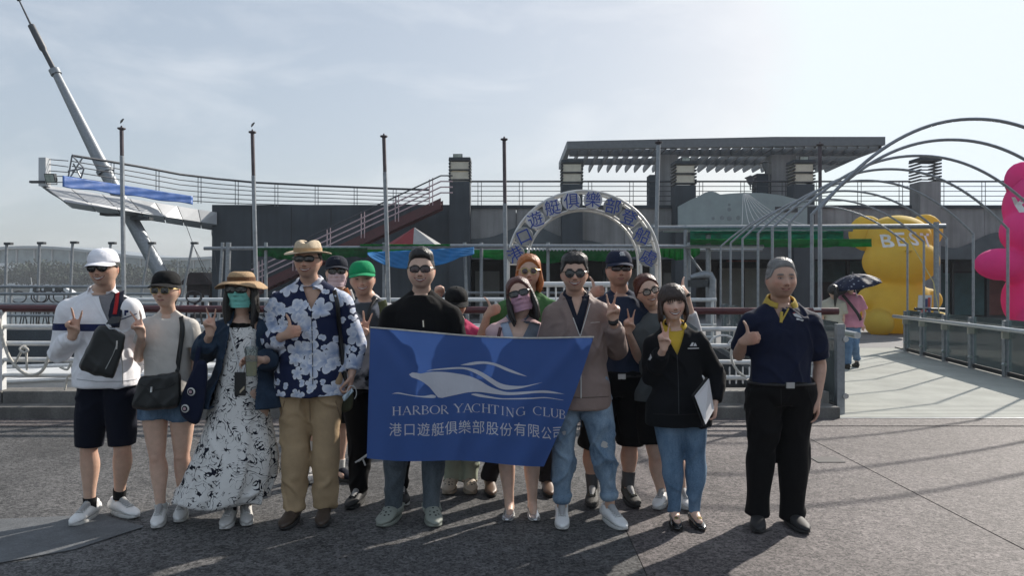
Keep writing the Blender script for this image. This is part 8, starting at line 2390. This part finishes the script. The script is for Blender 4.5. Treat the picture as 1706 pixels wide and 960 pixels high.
# sling bag on the first man
def slab_bag(name, label, outline, Y, depth, m, cat, tilt=0.0, puff=.35):
    """soft bag: outline in photograph pixels, puffed front and back"""
    root = empty(name, tuple(W(np.mean([a for a, c in outline]), max(c for a, c in outline), Y)), label, cat)
    c = np.mean(outline, 0); mb = MB(); n = len(outline); rows = []
    O = crm(np.array([(a, q, 0) for a, q in outline + [outline[0]]], float), 4)[:-1, :2]
    for f, d in ((.86, 0), (.96, .12), (1, .35), (1, .65), (.96, .88), (.86, 1.0)):
        rows.append([W(c[0] + (p_[0] - c[0]) * f, c[1] + (p_[1] - c[1]) * f, Y - depth / 2 + depth * d + tilt * (p_[1] - c[1]) / 100) for p_ in O])
    G = np.array(rows); k = len(O); b0 = len(mb.v); fs = []
    for i in range(len(G) - 1):
        for j in range(k): l = (j + 1) % k; fs.append((i * k + j, i * k + l, (i + 1) * k + l, (i + 1) * k + j))
    fs.append(tuple(range(k))[::-1]); fs.append(tuple((len(G) - 1) * k + j for j in range(k)))
    mb.add(G.reshape(-1, 3), fs); V, Fq = remeshed(mb, .009, 4); N = vnormals(V, Fq); V = folds(V, N, .004, (10, 10, 8), 5)
    o = part('bag_body', V, Fq, m, root); hugable(o)
    return root, o
class _B: pass
def on_bag(root, o, Y):
    q = _B(); q.root = root; q.Y = Y; return q
M_leather = mat('black_grain_leather', (.008, .0105, .0115), .45, var=.25, vscale=40, bump=.35, bscale=260)
sb, so_ = slab_bag('sling_bag', 'black leather sling bag across the chest of the man in the white cap', [(168, 541), (186, 546), (207, 556), (210, 562), (203, 590), (190, 628), (183, 630), (150, 622), (134, 614), (134, 604), (150, 570), (160, 548)], 4.66, .09, M_leather, 'sling bag')
q = on_bag(sb, so_, 4.66); seam(q, [so_], [(196, 571), (188, 592), (176, 615)], M_steel, .005, 'zip', .002, sb); seam(q, [so_], [(195, 568), (194, 582)], M_zip, .010, 'zip_pull', .003, sb)
M_redweb = cloth('red_web', (.45, .03, .035)); M_navyweb = cloth('navy_web', (.018, .022, .04))
pts = [hug([jk, inner], *e, 4.9, .014) for e in ((197, 488), (195, 506), (192, 524), (188, 545))]
strap('strap', pts, .085, .004, M_navyweb, sb); strap('strap_stripe', [e + (0, -.006, 0) for e in pts[:3]], .026, .003, M_redweb, sb)
b = MB(); b.prism([W(175, 541, 4.62), W(196, 538, 4.62), W(200, 528, 4.66), W(186, 528, 4.66)], (0, .02, 0)); b.build('strap_yoke', M_leather, sb)
b = MB(); b.tube(crm([W(176, 540, 4.60), W(183, 548, 4.6), W(192, 548, 4.6), W(199, 553, 4.6)], 4), .004, 6); b.build('carabiner', M_steel, sb)
# shoulder bag on woman 2
hb_, ho = slab_bag('shoulder_bag', 'black leather shoulder bag at the hip of the woman in the black cap', [(236, 627), (260, 625), (285, 622), (299, 622), (301, 645), (298, 672), (290, 680), (255, 684), (228, 682), (219, 676), (226, 652), (231, 634)], 4.68, .10, M_leather, 'shoulder bag')
q = on_bag(hb_, ho, 4.68); seam(q, [ho], [(231, 640), (255, 650), (280, 646), (300, 632)], M_leather, .007, 'flap_edge', .002, hb_); seam(q, [ho], [(253, 645), (252, 654)], M_steel, .014, 'clasp', .004, hb_)
strap('strap', [hug([tee], *e, 4.88, .008) for e in ((302, 528), (304, 545), (302, 570), (298, 598), (296, 618))] + [W(297, 630, 4.7)], .030, .004, M_leather, hb_)
# tote on woman 3
M_tote = cloth('navy_canvas', (.009, .013, .034), .9)
tb_, to = slab_bag('tote_bag', 'navy canvas tote with two round badges hanging from the arm of the straw hat woman', [(330, 600), (344, 603), (346, 630), (342, 668), (334, 700), (326, 708), (312, 702), (300, 688), (302, 662), (312, 636), (322, 614)], 4.70, .10, M_tote, 'tote bag')
strap('handle', [W(324, 622, 4.66), W(330, 590, 4.70), W(336, 566, 4.74), W(344, 552, 4.80)], .03, .004, M_tote, tb_)
for (cx, cy) in ((319, 653), (309, 681)):
    c = hug([to], cx, cy, 4.7, .004); d = MB(); d.lathe(c, [(.024, 0), (.026, .004), (.022, .008)], 20, (-.1, -1, 0)); bd = d.build('badge', mat('badge_white', (.62, .62, .60), .4), tb_, smooth=40)
    d = MB(); d.lathe(c + (-.001, -.0085, 0), [(.018, 0), (.018, .0012)], 18, (-.1, -1, 0)); d.build('badge_ring', M_navy, bd); d = MB(); d.lathe(c + (-.002, -.0105, 0), [(.010, 0), (.010, .0012)], 12, (-.1, -1, 0)); d.build('badge_centre', mat('badge_mauve', (.45, .30, .34), .5), bd)
# phone on the lanyard, cup, second bag
c = hug([dr], 400, 640, 4.86, .016); ph = empty('phone', tuple(c - (0, 0, .08)), 'black phone case hanging on a white lanyard before the patterned dress', 'phone')
d = MB(); d.box(c + (-.036, -.006, -.075), c + (.036, .006, .075)); o = d.build('case', M_blk_lth, ph); md = o.modifiers.new('edge', 'BEVEL'); md.width = .006; md.segments = 2
d = MB(); d.prism([c + (.0, -.0075, -.06), c + (.03, -.0075, -.03), c + (.03, -.0075, -.012), c + (-.0, -.0075, -.045)], (0, .001, 0)); d.build('case_stripe', mat('stripe_tan', (.5, .42, .3), .5), ph)
c = W(419, 627, 4.60); cu = empty('drink_cup', tuple(c), 'clear plastic cup of pale yellow drink in the hand of the straw hat woman', 'cup')
d = MB(); d.lathe(c, [(.030, .004), (.0335, .09)], 20); d.build('drink', mat('yellow_drink', (.46, .38, .14), .2, var=.06), cu, smooth=40)
d = MB(); d.lathe(c, [(.0315, 0), (.0385, .165)], 22); d.build('cup_wall', glass_mat('cup_plastic', (.9, .92, .9), .05), cu, smooth=40)
d = MB(); d.lathe(c + (0, 0, .166), [(.041, 0), (.042, .006), (.036, .012), (.034, .018)], 20); d.build('lid', glass_mat('cup_lid', (.88, .9, .9), .06), cu, smooth=40)
bb_, bo = slab_bag('brown_bag', 'small brown leather bag behind the elbow of the straw hat woman', [(446, 618), (460, 616), (466, 636), (465, 668), (458, 676), (447, 670)], 5.02, .10, mat('brown_leather', (.16, .10, .06), .45, var=.2, vscale=20, bump=.3, bscale=160), 'bag')
gb_, go = slab_bag('olive_bag', 'small olive bag at the hip of the man in the flowered shirt', [(566, 646), (580, 644), (588, 652), (588, 678), (580, 686), (568, 684)], 4.96, .08, mat('olive_canvas', (.07, .075, .04), .8, var=.2), 'bag')
# spare face mask dangling from the hand of man 4
msk = empty('spare_mask', tuple(W(582, 660, 4.72)), 'folded pale blue face mask dangling from the hand of the flowered shirt man', 'face mask')
d = MB(); n = 9; G = np.array([[W(570 + 16 * i / 8 + 3 * j / 5, 661 - 14 * (i / 8) ** 1.2 + 8 * (j / 5) * (1 - .4 * i / 8), 4.72 + .012 * math.sin(i + j)) for j in range(6)] for i in range(n)]); d.grid(G); o = d.build('mask_sheet', cloth('pale_blue_mask', (.50, .60, .66), .8), msk, smooth=60, recalc=False); md = o.modifiers.new('thick', 'SOLIDIFY'); md.thickness = .003
d = MB(); d.tube([W(586 + 8 * math.sin(a), 655 + 12 * math.cos(a), 4.72) for a in np.linspace(.6, 5.2, 14)], .0022, 5); d.build('ear_loop', M_white, msk)
# clipboard
cb = empty('clipboard', tuple(W(1173, 712, 4.62)), 'black clipboard with white paper held low by the young woman in the black jacket', 'clipboard')
Q = [W(1179, 629, 4.64), W(1154, 660, 4.56), W(1173, 711, 4.56), W(1188, 684, 4.70)]
nv = nrm(np.cross(Q[1] - Q[0], Q[3] - Q[0])); nv = nv if nv[1] > 0 else -nv
d = MB(); d.prism([e + (nv * .002) for e in Q], nv * .010); d.build('board', M_blk_lth, cb)
c = np.mean(Q, 0); off = np.array((.012, 0, .004)); d = MB(); d.prism([c + (e - c) * .93 + off * .6 - nv * .004 for e in Q], nv * .005); d.build('paper', mat('white_paper', (.66, .66, .68), .7, var=.03), cb)
# umbrella of the walker in pink
ub = empty('umbrella', tuple(W(1420, 500, 13.7)), 'dark navy umbrella with pale flecks tilted over the walker in pink', 'umbrella')
A = W(1421, 458, 13.6); axd = nrm(np.array((-.22, -.1, 1.0))); sx_ = nrm(np.cross((0, 1.0, 0), axd)); sy_ = np.cross(axd, sx_)
def flecks():
    m = cloth('fleck_umbrella', (.015, .02, .045), .6); nt = m.node_tree; b = bsdf(m); tc = nd(nt, 'ShaderNodeTexCoord'); v = nd(nt, 'ShaderNodeTexVoronoi'); v.inputs['Scale'].default_value = 13; nt.links.new(tc.outputs['Object'], v.inputs['Vector'])
    r_ = nd(nt, 'ShaderNodeValToRGB'); r_.color_ramp.elements[0].position = .18; r_.color_ramp.elements[1].position = .24; r_.color_ramp.elements[0].color = (.25, .27, .32, 1); r_.color_ramp.elements[1].color = (.015, .02, .045, 1)
    nt.links.new(v.outputs['Distance'], r_.inputs['Fac']); nt.links.new(r_.outputs['Color'], b.inputs['Base Color']); return m
M_umb = flecks(); n = 64; G = np.zeros((n, 8, 3))
for i in range(n):
    a = 2 * math.pi * i / n; sc = 1 - .07 * abs(math.sin(4 * a)) ** 1.5
    for j in range(8):
        t = j / 7; r_ = .47 * t * sc; G[i, j] = A + sx_ * r_ * math.cos(a) + sy_ * r_ * math.sin(a) + axd * (-.19 * t * t - .03 * t * (1 - sc) * 6)
d = MB(); d.grid(G, True); o = d.build('canopy', M_umb, ub, smooth=60, recalc=False); md = o.modifiers.new('thick', 'SOLIDIFY'); md.thickness = .004
d = MB(); d.tube([A + axd * .05, A - axd * .62], .008, 6); d.build('shaft', M_steel, ub)
for k in range(8):
    a = math.pi / 8 + math.pi / 4 * k; a = math.pi / 4 * k; d = MB(); d.tube([A - axd * .01, A + sx_ * .25 * math.cos(a) + sy_ * .25 * math.sin(a) - axd * .07, A + sx_ * .47 * math.cos(a) + sy_ * .47 * math.sin(a) - axd * .2], .004, 5); d.build('rib', M_dkmetal, ub)
strap('bag_strap', [W(1404, 492, 13.52), W(1415, 505, 13.5), W(1428, 522, 13.48), W(1434, 534, 13.5)], .05, .01, M_black, p16.root)

bpy.data.scenes.remove(SCR)
for m in list(bpy.data.materials):
    if m.users == 0: bpy.data.materials.remove(m)
